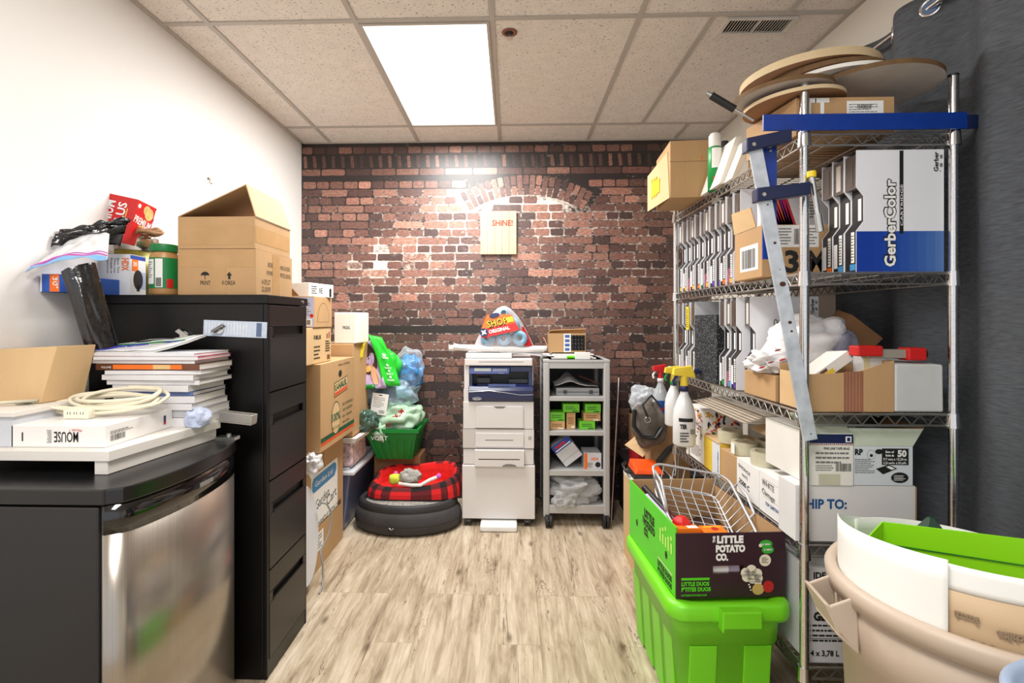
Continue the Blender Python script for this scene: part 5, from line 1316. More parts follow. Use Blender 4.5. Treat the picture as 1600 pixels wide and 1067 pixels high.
# ---- cartridge boxes
SPEC = mat('speckled_black_case', (30, 30, 32), .35, var=.3, vs=200)
SMOKE = mat('smoky_clear_sleeve', (84, 74, 68), .3, var=.35, vs=14, coat=.2)
SLW = mat('white_sleeve', (236, 237, 242), .35, var=.03)
TABS = [ORANGE, mat('amber_tab', (230, 180, 70), .5), mat('violet_tab', (90, 60, 160), .5), mat('sky_tab', (60, 150, 210), .5), GREENP]
def cartridge(x, y, z, lb, grp, tab, blue=False, printed=False, t_=.05, kind=0, w=.27, h=.385):
    t = Thing('cartridge_box', lb, 'box', grp, loc=(x+w/2, y+t_/2, z))
    c = t.p('case', label='speckled black case'); c.box(x+.024, x+w, y+.002, y+t_-.002, z, z+h-.012, SPEC); c.box(x+.002, x+.024, y+.002, y+t_-.002, z, z+.13, SPEC)
    c.hexa([(x+.002, y+.002, z+.13), (x+.024, y+.002, z+.16), (x+.024, y+t_-.002, z+.16), (x+.002, y+t_-.002, z+.13), (x+.002, y+.002, z+.13), (x+.026, y+.002, z+.161), (x+.026, y+t_-.002, z+.161), (x+.002, y+t_-.002, z+.131)], SPEC)
    c.box(x+.002, x+.024, y+.002, y+t_-.002, z+.265, z+h-.012, SMOKE)
    s_ = t.p('sleeve', label='white printed sleeve')
    pro = [(x, z), (x+w, z), (x+w, z+h), (x, z+h), (x, z+.268), (x+.023, z+.239), (x+.023, z+.161), (x, z+.13)]
    s_.prism(pro, y-.0005, y+.0015, SLW, axis='y'); s_.prism(pro, y+t_-.0015, y+t_+.0005, SLW, axis='y'); s_.box(x, x+w, y, y+t_, z+h-.002, z+h, SMOKE)
    f = FW(x+.002, y+t_, z)
    l = c; l.rect(f, t_*.55, .03, t_*.82, .128, WHITE, .001); l.lines(f, t_*.55, .035, t_*.8, .12, 9, GREYP, 4, e=.0016)
    f2 = FW(x+.024, y+t_, z); l.rect(f2, t_*.55, .165, t_*.82, .235, WHITE, .001)
    l.rect(f, t_*.45, .006, t_*.9, .026, tab, .001)
    if kind % 2: l.rect(f, t_*.08, .02, t_*.4, .10, SLW, .001)
    l.rect(f, t_*.3, .275, t_*.7, .36, mat('faded_label', (206, 200, 192), .4) if kind % 3 == 0 else SMOKE, .001)
    if kind % 4 == 2: l.rect(f, .002, .002, t_-.002, .07, mat('flower_print', (150, 90, 110), .4, var=.9, vs=60), .0006)
    f = FS(x, y-.0005, z)
    if blue:
        n = 10
        for k in range(n):
            c_ = [int(a+(b_-a)*(k/(n-1))**1.6) for a, b_ in zip((16, 58, 158), (84, 122, 186))]
            s_.rect(f, .0005+(w-.001)*k/n, .0005, .0005+(w-.001)*(k+1)/n, .128, mat('blue_fade_print_%d' % k, c_, .35, var=.02), .0006)
    if printed:
        s_.rect(f, .133, .12, .145, h-.003, BLACK, .001)
        s_.text(f, .119, .016, 'GerberColor', .034, BLACK, w=.279, ang=pi/2, bold=.085, e=.0016); s_.text(f, .119, .016, 'GerberColor', .034, WHITE, w=.275, ang=pi/2, bold=.03, e=.0022)
        s_.text(f, .143, .145, 'CARTRIDGE', .008, WHITE, w=.13, ang=pi/2, e=.0016)
        s_.text(f, .252, .315, 'Gerber', .014, BLACK, w=.062, ang=pi/2, bold=.03); s_.rect(f, .257, .315, .26, .318, BLACK); s_.lines(f, .257, .322, .266, .375, 2, GREYP, 3)
    t.done()
    return t
ords = ['first', 'second', 'third', 'fourth', 'fifth', 'sixth', 'seventh', 'eighth', 'ninth', 'tenth', 'eleventh', 'twelfth']
ups = [2.742-.0615*i for i in range(12)]
z2 = SZ[1]+E_
for i, y in enumerate(ups):
    cartridge(.930+.004*(i % 3), y, z2, 'cartridge box on the upper shelf row, %s from the brick wall' % ords[i], 'cartridge boxes on the upper shelf', [TABS[1], TABS[1], TABS[0], TABS[1], TABS[0], TABS[4], TABS[1], TABS[2], TABS[2], TABS[0], TABS[1], TABS[0]][i], kind=i, t_=.058)
cartridge(1.09, 1.722, z2, 'cartridge box third back behind the big white and blue printed one', 'cartridge boxes on the upper shelf', TABS[0], kind=1, t_=.056)
cartridge(1.09, 1.664, z2, 'cartridge box directly behind the white and blue printed one', 'cartridge boxes on the upper shelf', TABS[3], kind=3, t_=.056)
cartridge(1.09, 1.605, z2, 'white and blue cartridge box printed GerberColor facing out at the near end', 'cartridge boxes on the upper shelf', TABS[3], blue=True, printed=True, kind=4, t_=.056)
z3 = SZ[2]+E_
lows = [2.742, 2.685, 2.635, 2.57, 2.205, 2.15, 2.09]
cartridge_tabs = [TABS[3], TABS[2], TABS[1], TABS[0], TABS[4], TABS[3], TABS[2]]
for i, y in enumerate(lows):
    cartridge(.932+.005*(i % 2), y, z3, 'cartridge box on the middle shelf row, %s from the brick wall%s' % (ords[i], '' if i < 4 else ', past the foam block'), 'cartridge boxes on the middle shelf', cartridge_tabs[i], kind=i+1, t_=.056 if i < 4 else .052)
cartridge(.96, 2.03, z3, 'cartridge box with its pale lettered face showing behind the white plastic bag', 'cartridge boxes on the middle shelf', TABS[4], printed=True, kind=6)
t = Thing('yellow_booklet', 'yellow booklet standing against the cartridge boxes of the middle shelf', 'booklet')
b = t.p('booklet'); b.box(.926, .9315, 2.63, 2.665, z3+.24, z3+.36, YELLOW); b.lines(FW(.926, 2.665, z3+.24), .006, .01, .03, .11, 9, BLACK, 3, e=.0008); t.done()
t = Thing('foam_block', 'black speckled foam block standing on the middle shelf', 'foam block')
b = t.p('block', bevel=.003); FO = mat('speckled_foam', (26, 28, 34), .9, var=.2, bump=.5, bs=200)
nt = FO.node_tree; N = nt.nodes; L = nt.links
tc = N.new('ShaderNodeTexCoord'); vo = N.new('ShaderNodeTexVoronoi'); vo.inputs['Scale'].default_value = 150; L.new(tc.outputs['Object'], vo.inputs['Vector'])
cr = N.new('ShaderNodeValToRGB'); cr.color_ramp.elements[0].position = .16; cr.color_ramp.elements[0].color = (.6, .65, .7, 1); cr.color_ramp.elements[1].position = .22; cr.color_ramp.elements[1].color = (.012, .013, .017, 1)
L.new(vo.outputs['Distance'], cr.inputs[0]); L.new(cr.outputs[0], N['Principled BSDF'].inputs['Base Color'])
b.box(.925, 1.06, 2.27, 2.54, z3, z3+.315, FO); t.done()

# ---- cartons on the upper shelf
t = Thing('cardboard_box', 'brown carton printed 3M with a shipping label, beside the long metal clamp bar', 'box', 'cardboard boxes')
b = t.p('box', bevel=.003); x0, x1, y0, y1, hh = xat(1187, 1.80), xat(1300, 1.80), 1.785, 2.0, .185
b.box(x0, x1, y0, y1, z2, z2+hh, KRAFT); f = FS(x0, y0, z2); w_ = x1-x0
b.text(f, xat(1226, y0)-x0, .018, '3', .076, BLACK, w=xat(1248, y0)-xat(1226, y0), bold=.035); b.text(f, xat(1262, y0)-x0, .018, 'M', .076, BLACK, w=xat(1289, y0)-xat(1262, y0), bold=.035); b.rect(f, .03, .045, .06, .048, BLACK); b.rect(f, .043, .045, .046, .07, BLACK)
l = t.p('shipping_label', label='white shipping label'); l.rect(f, w_*.2, .105, w_*.78, hh-.002, WHITE, .0008); l.barcode(f, w_*.44, .115, w_*.52, .17, BLACK); l.lines(f, w_*.23, .112, w_*.42, .175, 6, GREYP, 3); l.lines(f, w_*.55, .112, w_*.76, .175, 6, GREYP, 4)
f = FW(x0, y1, z2); l = t.p('barcode_label', label='white barcode label'); l.rect(f, .05, .03, .19, .125, WHITE, .0008); l.barcode(f, .065, .04, .17, .11, BLACK)
fl = t.p('flap', label='raised end flap', solid=.004); fl.add([(x0, y0+.04, z2+hh), (x0, y1, z2+hh), (x0-.015, y1-.01, z2+hh+.08), (x0-.01, y0+.06, z2+hh+.075)], [(0, 1, 2, 3)], KRAFTL)
t.done()
t = Thing('printed_box', 'white box with a purple and red swirl behind the 3M carton', 'box')
b = t.p('box', bevel=.002); x0, x1 = .955, 1.025; zz = z2
b.box(.99, 1.255, 2.005, 2.035, z2, z2+.335, SLW); f = FS(.99, 2.005, z2)
for k in range(7):
    a0 = .5+k*.12; m = (mat('swirl_purple', (120, 30, 120), .4), mat('swirl_magenta', (190, 40, 110), .4), mat('swirl_red', (206, 50, 60), .4), mat('swirl_orange', (230, 110, 60), .4))[k % 4]
    b.poly(f, [(.02+k*.012, .33), (.032+k*.012, .33), (.075+.010*k+.004, .225), (.10, .18), (.092, .18), (.055+.010*k, .235)], m)
b.lines(f, .16, .25, .22, .32, 6, GREYP, 4)
t.done()

# ---- long bar clamp and blue strips
GALV = mat('galvanised_bar', (206, 214, 224), .4, .4, var=.22, vs=26); RUST = mat('rust_spot', (84, 48, 32), .8, .2, var=.4)
CLN = mat('navy_clamp_paint', (22, 34, 72), .35, var=.1)
t = Thing('bar_clamp', 'long galvanised bar clamp with navy jaws hanging diagonally off the shelving front', 'clamp')
b = t.p('bar', bevel=.001); Yc = 1.545
A0, A1 = P(1180, 228, Yc), P(1267, 688, Yc); dv = (A1-A0).normalized(); sd_ = Vector((0, 1, 0)).cross(dv).normalized()
wd0 = .021
def barp(tt, s_): return A0+(A1-A0)*tt+sd_*s_
b.hexa([barp(0, -wd0), barp(0, wd0), barp(0, wd0)+Vector((0, .007, 0)), barp(0, -wd0)+Vector((0, .007, 0)), barp(1, -wd0), barp(1, wd0), barp(1, wd0)+Vector((0, .007, 0)), barp(1, -wd0)+Vector((0, .007, 0))][0:8], GALV)
f = FR(A0, (1, 0, 0), (0, 0, 1))
for tt, r_ in ((.33, .005), (.47, .0095), (.60, .006), (.63, .004), (.42, .002), (.20, .003), (.15, .002)):
    q = A0+(A1-A0)*tt; b.disc(f, q.x-A0.x+.004, q.z-A0.z, r_, RUST, .0008, r_*.8)
b.disc(f, A1.x-A0.x, A1.z-A0.z+.02, .002, BLACK, .0009)
def jaw(px0, px1, pya, pyb, tl):
    j = t.p('jaw', bevel=.003); a, c = P(px0, pya, Yc-.012), P(px1, pyb, Yc-.012); h_ = .021
    j.hexa([a+Vector((0, 0, -h_)), c+Vector((0, 0, -h_*.9)), c+Vector((0, .035, -h_*.9)), a+Vector((0, .035, -h_)), a+Vector((0, 0, h_)), c+Vector((0, 0, h_*.9)), c+Vector((0, .035, h_*.9)), a+Vector((0, .035, h_))], CLN)
    j.cyl(a+Vector((.02, -.001, 0)), a+Vector((.02, -.004, 0)), .006, STEEL, n=10); return j
jaw(1167, 1238, 226, 210, 0); jaw(1183, 1268, 304, 293, 1)
sc_ = t.p('screw', label='silver clamp screw with a yellow tip'); a, c = P(1268, 270, Yc+.01), P(1282, 362, Yc+.01)
sc_.cyl(a, c, .0075, CHROME, n=14); sc_.cyl(a+Vector((0, 0, .004)), a-Vector((0, 0, .014)), .013, YELLOW, n=14)
for k in range(26): q = a+(c-a)*(.12+k*.018); sc_.cyl(q, q+(c-a).normalized()*.0012, .0086, STEEL, n=12)
sc_.cyl(c-(c-a)*.3, c, .0115, STEEL, n=14)
t.done()
BM = mat('blue_metal_strip', (4, 56, 150), .35, .1, var=.12, vs=30, coat=.3)
t = Thing('blue_strip', 'long bright blue strip lying along the front edge of the top shelf', 'strip')
b = t.p('strip', bevel=.001); a, c = P(1192, 222, 1.572), P(1488, 204, 1.572); z1 = SZ[0]+E_
b.box(xat(1192, 1.572), SX1+.02, 1.568, 1.5745, z1-.001, z1+.050, BM)
b.box(SX1+.02, SX1+.09, 1.569, 1.5740, z1-.001, z1+.042, CLN)
t.done()
t = Thing('blue_strip', 'blue strip hanging down behind the clamp bar on the front of the shelving', 'strip')
b = t.p('strip', bevel=.001); x0, x1 = xat(1191, 1.582), xat(1213, 1.582)
b.box(x0, x1, 1.578, 1.584, zat(1200, 405, 1.58), zat(1200, 224, 1.58)+.0, BM); b.cyl(((x0+x1)/2, 1.578, 1.9), ((x0+x1)/2, 1.575, 1.9), .005, CHROME, n=10)
t.done()

# ---- top shelf
z1s = SZ[0]+E_
t = Thing('cardboard_box', 'brown carton with a white letter T and shipping label under the round discs', 'box', 'cardboard boxes')
b = t.p('box', bevel=.003); y0 = 1.613; x0, x1 = xat(1244, y0), xat(1397, y0); hh = zat(1397, 151, y0)-z1s; c0 = Vector((x0, y0, 0))
b.prism([(x0, y0), (x1, y0), (x1, y0+.26), (x0-.035, y0+.26)], z1s, z1s+hh, KRAFT)
f = FS(x0, y0, z1s); b.text(f, .018, .055, 'TT', .062, WHITE, w=.085, bold=.04)
l = t.p('shipping_label', label='white shipping label'); l.rect(f, .158, .035, .272, hh-.012, WHITE, .0008); l.lines(f, .164, .045, .262, hh-.02, 7, GREYP, 3, fill=.35); l.barcode(f, .17, .045, .2, .058, BLACK); l.barcode(f, .19, .082, .235, .096, BLACK)
t.done()
CB = mat('disc_kraft_edge', (112, 84, 52), .8, var=.2, vs=30); CT = mat('disc_pale_face', (206, 198, 190), .7, var=.12, vs=9); CTW = mat('disc_light_edge', (214, 190, 150), .7, var=.1)
CMB = mat('disc_brown_face', (160, 118, 84), .75, var=.1)
def disc(lb, c, R_, th, tx, ty, edge, face):
    t = Thing('round_board', lb, 'board', 'round boards on the top shelf')
    c = Vector(c)
    b = t.p('board'); b.M = Matrix.Translation(c) @ Matrix.Rotation(radians(tx), 4, 'X') @ Matrix.Rotation(radians(ty), 4, 'Y')
    n = 64; ring = lambda r_, z: [(r_*cos(2*pi*i/n), r_*sin(2*pi*i/n), z) for i in range(n)]
    b.add(ring(R_, 0), [tuple(range(n))[::-1]], face); b.add(ring(R_, th), [tuple(range(n))], face)
    v = ring(R_, 0)+ring(R_, th); b.add(v, [(i, (i+1) % n, n+(i+1) % n, n+i) for i in range(n)], edge, True)
    t.done()
# centre of the upper-right stack, then the lower-left stack overhanging the shelf
disc('thin light-edged round board overhanging at the lower left', (.955, 1.72, 2.092), .152, .012, 1, -3, CTW, CMB)
disc('grey-faced round board with a brown rim, left and just above the lowest', (.915, 1.71, 2.118), .152, .014, 1, -3, CB, CT)
disc('largest pale-faced round board reaching toward the curtain at the right', (1.205, 1.70, 2.138), .186, .015, 1, 2, CB, CT)
disc('round white-edged board sandwiched in the right-hand pile', (1.12, 1.76, 2.165), .19, .012, 1, 1, WBOARD, CT)
disc('round brown-edged board second from the top of the pile', (1.09, 1.78, 2.184), .195, .014, 1, 0, CB, CMB)
disc('thick light-edged round board topmost of the pile', (1.05, 1.80, 2.205), .215, .026, 1, -1, CTW, CMB)
t = Thing('caulking_rod', 'black-gripped steel tool sticking out from under the round boards', 'tool')
b = t.p('grip', bevel=.002); a, c = P(1104, 145, 1.72), P(1150, 172, 1.72); d = (c-a)
b.cyl(a+d*.15, c-d*.05, .0125, BLKPL, n=14); s_ = t.p('shaft', label='steel shaft'); s_.cyl(a, a+d*.16, .007, STEEL, r1=.009); s_.cyl(c-d*.06, c+d*.6, .005, STEEL)
t.done()
t = Thing('cardboard_box', 'tall brown carton with a yellow sticker overhanging the far end of the top shelf', 'box', 'cardboard boxes')
b = t.p('box', bevel=.003); bc = Vector((xat(1047, 2.42), 2.42, z1s)); b.M = Matrix.Translation(bc) @ Matrix.Rotation(radians(-4), 4, 'Z')
b.box(0, .22, 0, .30, 0, .275, KRAFT); f = FS(0, 0, 0); b.rect(f, 0, .172, .22, .1745, KRAFTD); b.rect(f, .145, .18, .15, .2, ORANGE)
fl = t.p('flap', label='loose side flap with yellow sticker', solid=.004); fl.M = b.M
fl.add([(-.002, .0, 0.0), (-.045, .30, -.0), (-.045, .30, .19), (-.002, .04, .235)], [(0, 1, 2, 3)], KRAFTL)
f = FR((-.045, .30, 0), (.043, -.3, 0), (0, 0, 1)); fl.rect(f, .08, .06, .18, .13, YELLOW, .004); 
for k in range(3): fl.rect(f, .07+k*.03, .05, .08+k*.03, .15, YELLOW, .0046)
t.done()
t = Thing('spray_can', 'green and white aerosol can standing beside the tall carton on the top shelf', 'can')
b = t.p('can'); sc0 = (xat(1117, 2.30), 2.30, z1s); b.lathe([(0, 0), (.031, 0), (.031, .19), (.022, .205), (0, .205)], mat('spray_green', (24, 150, 70), .35), sc0, 24)
l = t.p('label'); cylpatch(l, sc0, .0315, -.8, .8, .1, .19, WHITE); cylpatch(l, sc0, .032, -.6, .5, .04, .06, RED); cylpatch(l, sc0, .032, -.8, .8, .015, .03, LIMEP)
c_ = t.p('cap', label='white wrapped top'); c_.lathe([(.026, .2), (.027, .25), (.02, .262), (0, .262)], WBOARD, sc0, 20)
t.done()
t = Thing('bottle', 'dark bottle beside the green aerosol can on the top shelf', 'bottle')
c0 = (xat(1131, 2.40), 2.40, z1s); t.p('bottle').lathe([(0, 0), (.028, 0), (.028, .2), (.02, .23), (.02, .26), (0, .26)], DKGREY, c0, 20); t.done()
for k, (pa, pb_, wd, lb) in enumerate((((1124, 300), (1150, 213), .03, 'white foam board leaning on the top shelf, left of the pair'), ((1143, 292), (1168, 216), .024, 'white foam board leaning on the top shelf, right of the pair'))):
    t = Thing('foam_board', lb, 'board', 'foam boards on the top shelf'); b = t.p('board', bevel=.002)
    Y0, Y1 = 2.18-.08*k, 2.16-.08*k
    a, c = P(pa[0], pa[1], Y0), P(pb_[0], pb_[1], Y1); a.z = z1s+.001; u = Vector((wd, 0, 0)); v = Vector((0, .22 if k == 0 else .1, 0))
    b.hexa([a, a+u, a+u+v, a+v, c, c+u, c+u+v, c+v], mat('ivory_board', (236, 230, 218), .5, var=.03)); t.done()
t = Thing('cardboard_box', 'kraft carton on the top shelf half hidden behind the round boards', 'box', 'cardboard boxes')
b = t.p('box', bevel=.003); b.box(.985, 1.3, 1.88, 2.1, z1s, z1s+.10, KRAFTL); t.done()

# ---- middle shelf near end
t = Thing('cardboard_box', 'small plain kraft carton under the white plastic bag on the middle shelf', 'box', 'cardboard boxes')
b = t.p('box', bevel=.003); b.box(.932, 1.03, 1.785, 2.02, z3, z3+.092, KRAFT); t.done()
t = Thing('cardboard_box', 'open kraft carton with brown tape at the near end of the middle shelf', 'box', 'cardboard boxes')
x0, x1, y0, y1 = .940, xat(1397, 1.605), 1.605, 1.775; hz = z3+.155
b = t.p('box'); T_ = .004
b.prism([(x0, z3), (x1, z3), (x1, z3+.163), (x0+.15, z3+.125), (x0, z3+.118)], y0, y0+T_, KRAFT, axis='y'); b.box(x0, x0+T_, y0+T_, y1, z3, z3+.118, KRAFTL); b.box(x1-T_, x1, y0+T_, y1, z3, z3+.16, KRAFT); b.box(x0, x1, y1-T_, y1, z3, z3+.14, KRAFT); b.box(x0+T_, x1-T_, y0+T_, y1-T_, z3, z3+T_, KRAFTD)
f = FS(x0, y0, z3); b.rect(f, .112, .001, .172, .128, mat('ribbed_brown_tape', (150, 98, 72), .4, var=.2)); 
for k in range(5): b.rect(f, .118+k*.01, .001, .121+k*.01, .126, mat('tape_rib', (170, 124, 100), .5), .001)
t.done()
t = Thing('white_box', 'blank greyish white box at the right end of the middle shelf', 'box')
b = t.p('box', bevel=.006, seg=3); b.hexa([(x1+.003, y0, z3), (SX1-.018, y0, z3), (SX1-.018, y0+.22, z3), (x1+.003, y0+.22, z3), (x1+.003, y0, z3+.152), (SX1-.02, y0+.0, z3+.15), (SX1-.02, y0+.22, z3+.155), (x1+.003, y0+.22, z3+.16)], mat('greyish_white_board', (206, 206, 204), .6, var=.06, vs=9, bump=.1, bs=30)); t.done()
t = Thing('spring_clamp', 'red-handled metal tool resting on the blank white box', 'tool')
b = t.p('bar', label='dull metal bar', bevel=.003); a, c = P(1337, 553, 1.64), P(1444, 560, 1.64); zc_w = z3+.162
b.box(a.x+.03, c.x-.02, 1.63, 1.66, zc_w+.006, zc_w+.034, mat('dull_metal', (176, 168, 154), .4, .35)); g = t.p('grip', label='red rubber grip', bevel=.005); g.box(a.x-.005, a.x+.075, 1.622, 1.668, zc_w+.012, zc_w+.046, RED)
g = t.p('grip', label='red rubber grip', bevel=.006); g.box(c.x-.065, c.x-.005, 1.62, 1.67, zc_w-.001, zc_w+.04, RED); e_ = t.p('end_cap'); e_.cyl((c.x-.006, 1.645, zc_w+.02), (c.x+.002, 1.645, zc_w+.02), .019, BLKPL)
t.done()
t = Thing('small_box', 'little white and cream carton poking out of the open kraft carton', 'box')
b = t.p('box', bevel=.001); q = P(1346, 590, 1.66); b.box(q.x-.0, q.x+.07, 1.65, 1.70, z3+.03, z3+.185, WHITE); b.rect(FS(q.x, 1.65, z3+.03), 0, 0, .02, .155, mat('cream_stripe', (236, 222, 170), .5)); t.done()
t = Thing('pliers', 'blue-handled tool lying across the open kraft carton', 'tool')
b = t.p('handle'); q = P(1365, 560, 1.68); b.tube([(q.x-.02, 1.69, z3+.186), (q.x+.03, 1.685, z3+.189), (q.x+.075, 1.68, z3+.178)], .008, BLUE, 8); t.done()
t = Thing('small_box', 'white flat carton with yellow markings slanting out of the open kraft carton', 'box')
b = t.p('box', bevel=.001); q = P(1300, 590, 1.68); b.M = Matrix.Translation(Vector((1.035, 1.69, z3+.105))) @ Matrix.Rotation(radians(-32), 4, 'Y') @ Matrix.Rotation(radians(10), 4, 'Z')
b.box(-.03, .12, -.03, .05, -.0, .045, WHITE) if False else b.box(-.05, .10, -.04, .05, .0, .035, WBOARD); f = FS(-.05, -.04, 0); b.rect(f, .0, .004, .07, .018, YELLOW); b.rect(f, .02, .02, .05, .03, mat('brown_print2', (120, 80, 50)))
t.done()
t = Thing('plastic_bag', 'crumpled white shopping bag with red markings on the middle shelf', 'bag')
WB = mat('white_bag_plastic', (236, 234, 234), .35, var=.06, vs=9, bump=.9, bs=20)
b = t.p('bag'); b.blob((1.11, 1.90, z3+.20), (.135, .10, .105), WB, 6, .35, 2.2, floor=z3+.095)
k_ = t.p('bag_skirt', label='trailing knotted end of the bag'); k_.blob((.975, 1.885, z3+.135), (.085, .08, .045), WB, 11, .5, 3, floor=z3+.094)
for k, (px, py) in enumerate(((1204, 566), (1222, 562), (1215, 547), (1190, 574))):
    q = P(px, py, 1.795); k_.disc(FR(q, (1, 0, .3), (-.3, 0, 1)), 0, 0, .012, RED if k % 2 else mat('dull_red', (150, 60, 60), .5), .002, .003)
t.p('window', label='smoky clear film panel').blob((1.19, 1.875, z3+.19), (.06, .08, .08), film('grey_violet_film', (150, 150, 170), .75, .1, .6, 20), 3, .25, 2)
t.done()
t = Thing('cardboard_box', 'dark kraft box tipped open behind the white bag on the middle shelf', 'box', 'cardboard boxes')
b = t.p('box'); b.M = Matrix.Translation(Vector((1.262, 1.95, z3+.2))) @ Matrix.Rotation(radians(38), 4, 'Y') @ Matrix.Rotation(radians(14), 4, 'X')
b.carton(-.07, .07, -.055, .055, -.12, .10, KRAFTD); t.done()
t = Thing('cardboard_box', 'plain brown box deep on the middle shelf behind the tipped kraft box', 'box', 'cardboard boxes')
b = t.p('box', bevel=.003); b.box(1.06, 1.35, 2.09, 2.3, z3, z3+.11, KRAFT) if False else b.box(1.215, 1.365, 2.36, 2.56, z3, z3+.3, mat('dull_grey_carton', (110, 100, 88), .7)); t.done()

# ---- fourth shelf
z4 = SZ[3]+E_
t = Thing('shipping_box', 'white shipping box printed SHIP TO: on the fourth shelf', 'box')
b = t.p('box', bevel=.004); x0, x1, y0 = .905, xat(1434, 1.602), 1.612; b.box(x0, x1, y0, y0+.1, z4, z4+.178, mat('greyish_white_board2', (220, 219, 218), .6, var=.04))
f = FS(x0, y0, z4); b.text(f, .015, .105, 'SHIP TO:', .03, mat('steel_blue_print', (28, 84, 140), .5), w=.145, bold=.035); b.box(x1-.001, x1+.006, y0+.002, y0+.1, z4, z4+.174, KRAFT)
t.done()
zs = z4+.180
t = Thing('tape_box', 'white carton with a navy band and barcode label standing on the shipping box', 'box')
b = t.p('box', bevel=.002); x0, x1 = .945, xat(1333, 1.607); y0 = 1.607; hh = zat(1333, 678, y0)-zs
b.box(x0, x1, y0, y0+.27, zs, zs+hh, mat('label_white_card', (232, 230, 222), .55, var=.04)); f = FS(x0, y0, zs); w_ = x1-x0
b.rect(f, .0, hh-.03, w_, hh-.001, mat('navy_band', (16, 30, 80), .35, var=.3, vs=40)); b.rect(f, w_-.024, hh-.026, w_-.006, hh-.008, WHITE, .0012); b.rect(f, w_-.02, hh-.023, w_-.01, hh-.011, NAVY, .0018)
for k in range(22): b.poly(f, [(k*w_/22, hh-.036), (k*w_/22+w_/44, hh-.036), ((k+1)*w_/22, hh-.031), (k*w_/22+w_/44, hh-.031)], RED if k % 2 else NAVY, .001)
b.text(f, .045, hh-.05, 'FINE LINE TAPE 60-65', .008, BLACK, w=.08, bold=.02); b.lines(f, .02, .066, w_-.004, hh-.054, 3, GREYP, 3, fill=.4); b.barcode(f, w_-.055, .045, w_-.006, .07, BLACK); b.lines(f, .02, .045, w_-.06, .066, 3, GREYP, 7, fill=.4)
b.rect(f, .03, .001, w_-.04, .036, mat('beige_tape', (198, 194, 172), .4)); 
fl = t.p('flap', label='greenish white flap folded back on top', solid=.003); fl.add([(x0, y0, zs+hh), (x1, y0, zs+hh), (x1+.012, y0+.12, zs+hh+.045), (x0, y0+.12, zs+hh+.045)], [(0, 1, 2, 3)], mat('greenish_white_card', (196, 204, 184), .6))
t.done()
t = Thing('paper_roll_box', 'open white carton marked Box of 50 beside the tape carton', 'box')
b = t.p('box'); x0, x1, y0, y1 = x1+.004, xat(1426, 1.612), 1.612, 1.80; hh = zat(1400, 697, y0)-zs
PW_ = mat('bluish_white_card', (214, 220, 226), .55, var=.03)
b.carton(x0, x1, y0, y1, zs, zs+hh, PW_); f = FS(x0, y0, zs); w_ = x1-x0
b.rect(f, w_*.48, hh*.52, w_*.93, hh*.94, BLACK); b.text(f, w_*.74, hh*.74, '50', .02, WHITE, w=.028, bold=.05, e=.0016); b.text(f, w_*.54, hh*.83, 'Box of', .007, WHITE, w=.026, e=.0016, bold=.03); b.text(f, w_*.54, hh*.74, 'Boite de', .007, WHITE, w=.026, e=.0016, bold=.03)
b.text(f, w_*.50, hh*.64, '9.7 mm x 15.24 m', .008, WHITE, w=.072, e=.0016, bold=.02); b.text(f, w_*.50, hh*.55, '2.25 po/in. x 50 pi/ft.', .007, WHITE, w=.072, e=.0016, bold=.02)
b.text(f, .004, hh*.78, 'RP', .018, BLACK, w=.025, bold=.05); b.lines(f, .004, hh*.3, w_*.36, hh*.68, 8, GREYP, 5, fill=.4); b.disc(f, w_*.3, hh*.78, .013, GREYP, .0006, .015); b.disc(f, w_*.3, hh*.78, .012, PW_, .001, .014); b.disc(f, w_*.3, hh*.76, .005, BLACK, .0014)
b.disc(f, w_*.43, hh*.86, .012, BLACK, .0012, .008); b.disc(f, w_*.78, hh*.2, .027, BLACK, .0008, .017); b.lines(f, w_*.68, hh*.12, w_*.88, hh*.27, 4, WHITE, 9, fill=.4, e=.0016)
b.poly(f, [(w_*.38, hh*.42), (w_*.6, hh*.53), (w_*.74, hh*.43), (w_*.5, hh*.28)], BLACK); b.poly(f, [(w_*.55, hh*.47), (w_*.6, hh*.5), (w_*.7, hh*.43), (w_*.64, hh*.40)], WHITE, .001)
fl = t.p('flap', label='greenish front flap standing open', solid=.003); fl.add([(x0, y0, zs+hh), (x1, y0, zs+hh), (x1+.045, y0-.004+.02, zs+hh+.052), (x0, y0+.02, zs+hh+.052)], [(0, 1, 2, 3)], mat('greenish_white_card', (196, 204, 184)))
fl = t.p('flap', label='kraft side flap standing open', solid=.003); fl.add([(x1, y0, zs+hh), (x1, y1, zs+hh), (x1+.055, y1, zs+hh+.055), (x1+.052, y0+.02, zs+hh+.055)], [(0, 1, 2, 3)], KRAFTD)
t.done()
t = Thing('paper_roll', 'dark curved roll end showing in the opened Box of 50 carton', 'roll')
b = t.p('roll'); q = P(1385, 668, 1.70); b.M = R('Y', 8, q); b.lathe([(0, 0), (.08, 0), (.085, .004), (.085, .03), (.08, .034), (0, .034)], mat('slate_roll', (110, 112, 128), .5, var=.2), (q.x-.0, 1.706, zs+hh+.005), 32, 1, .8); t.done()
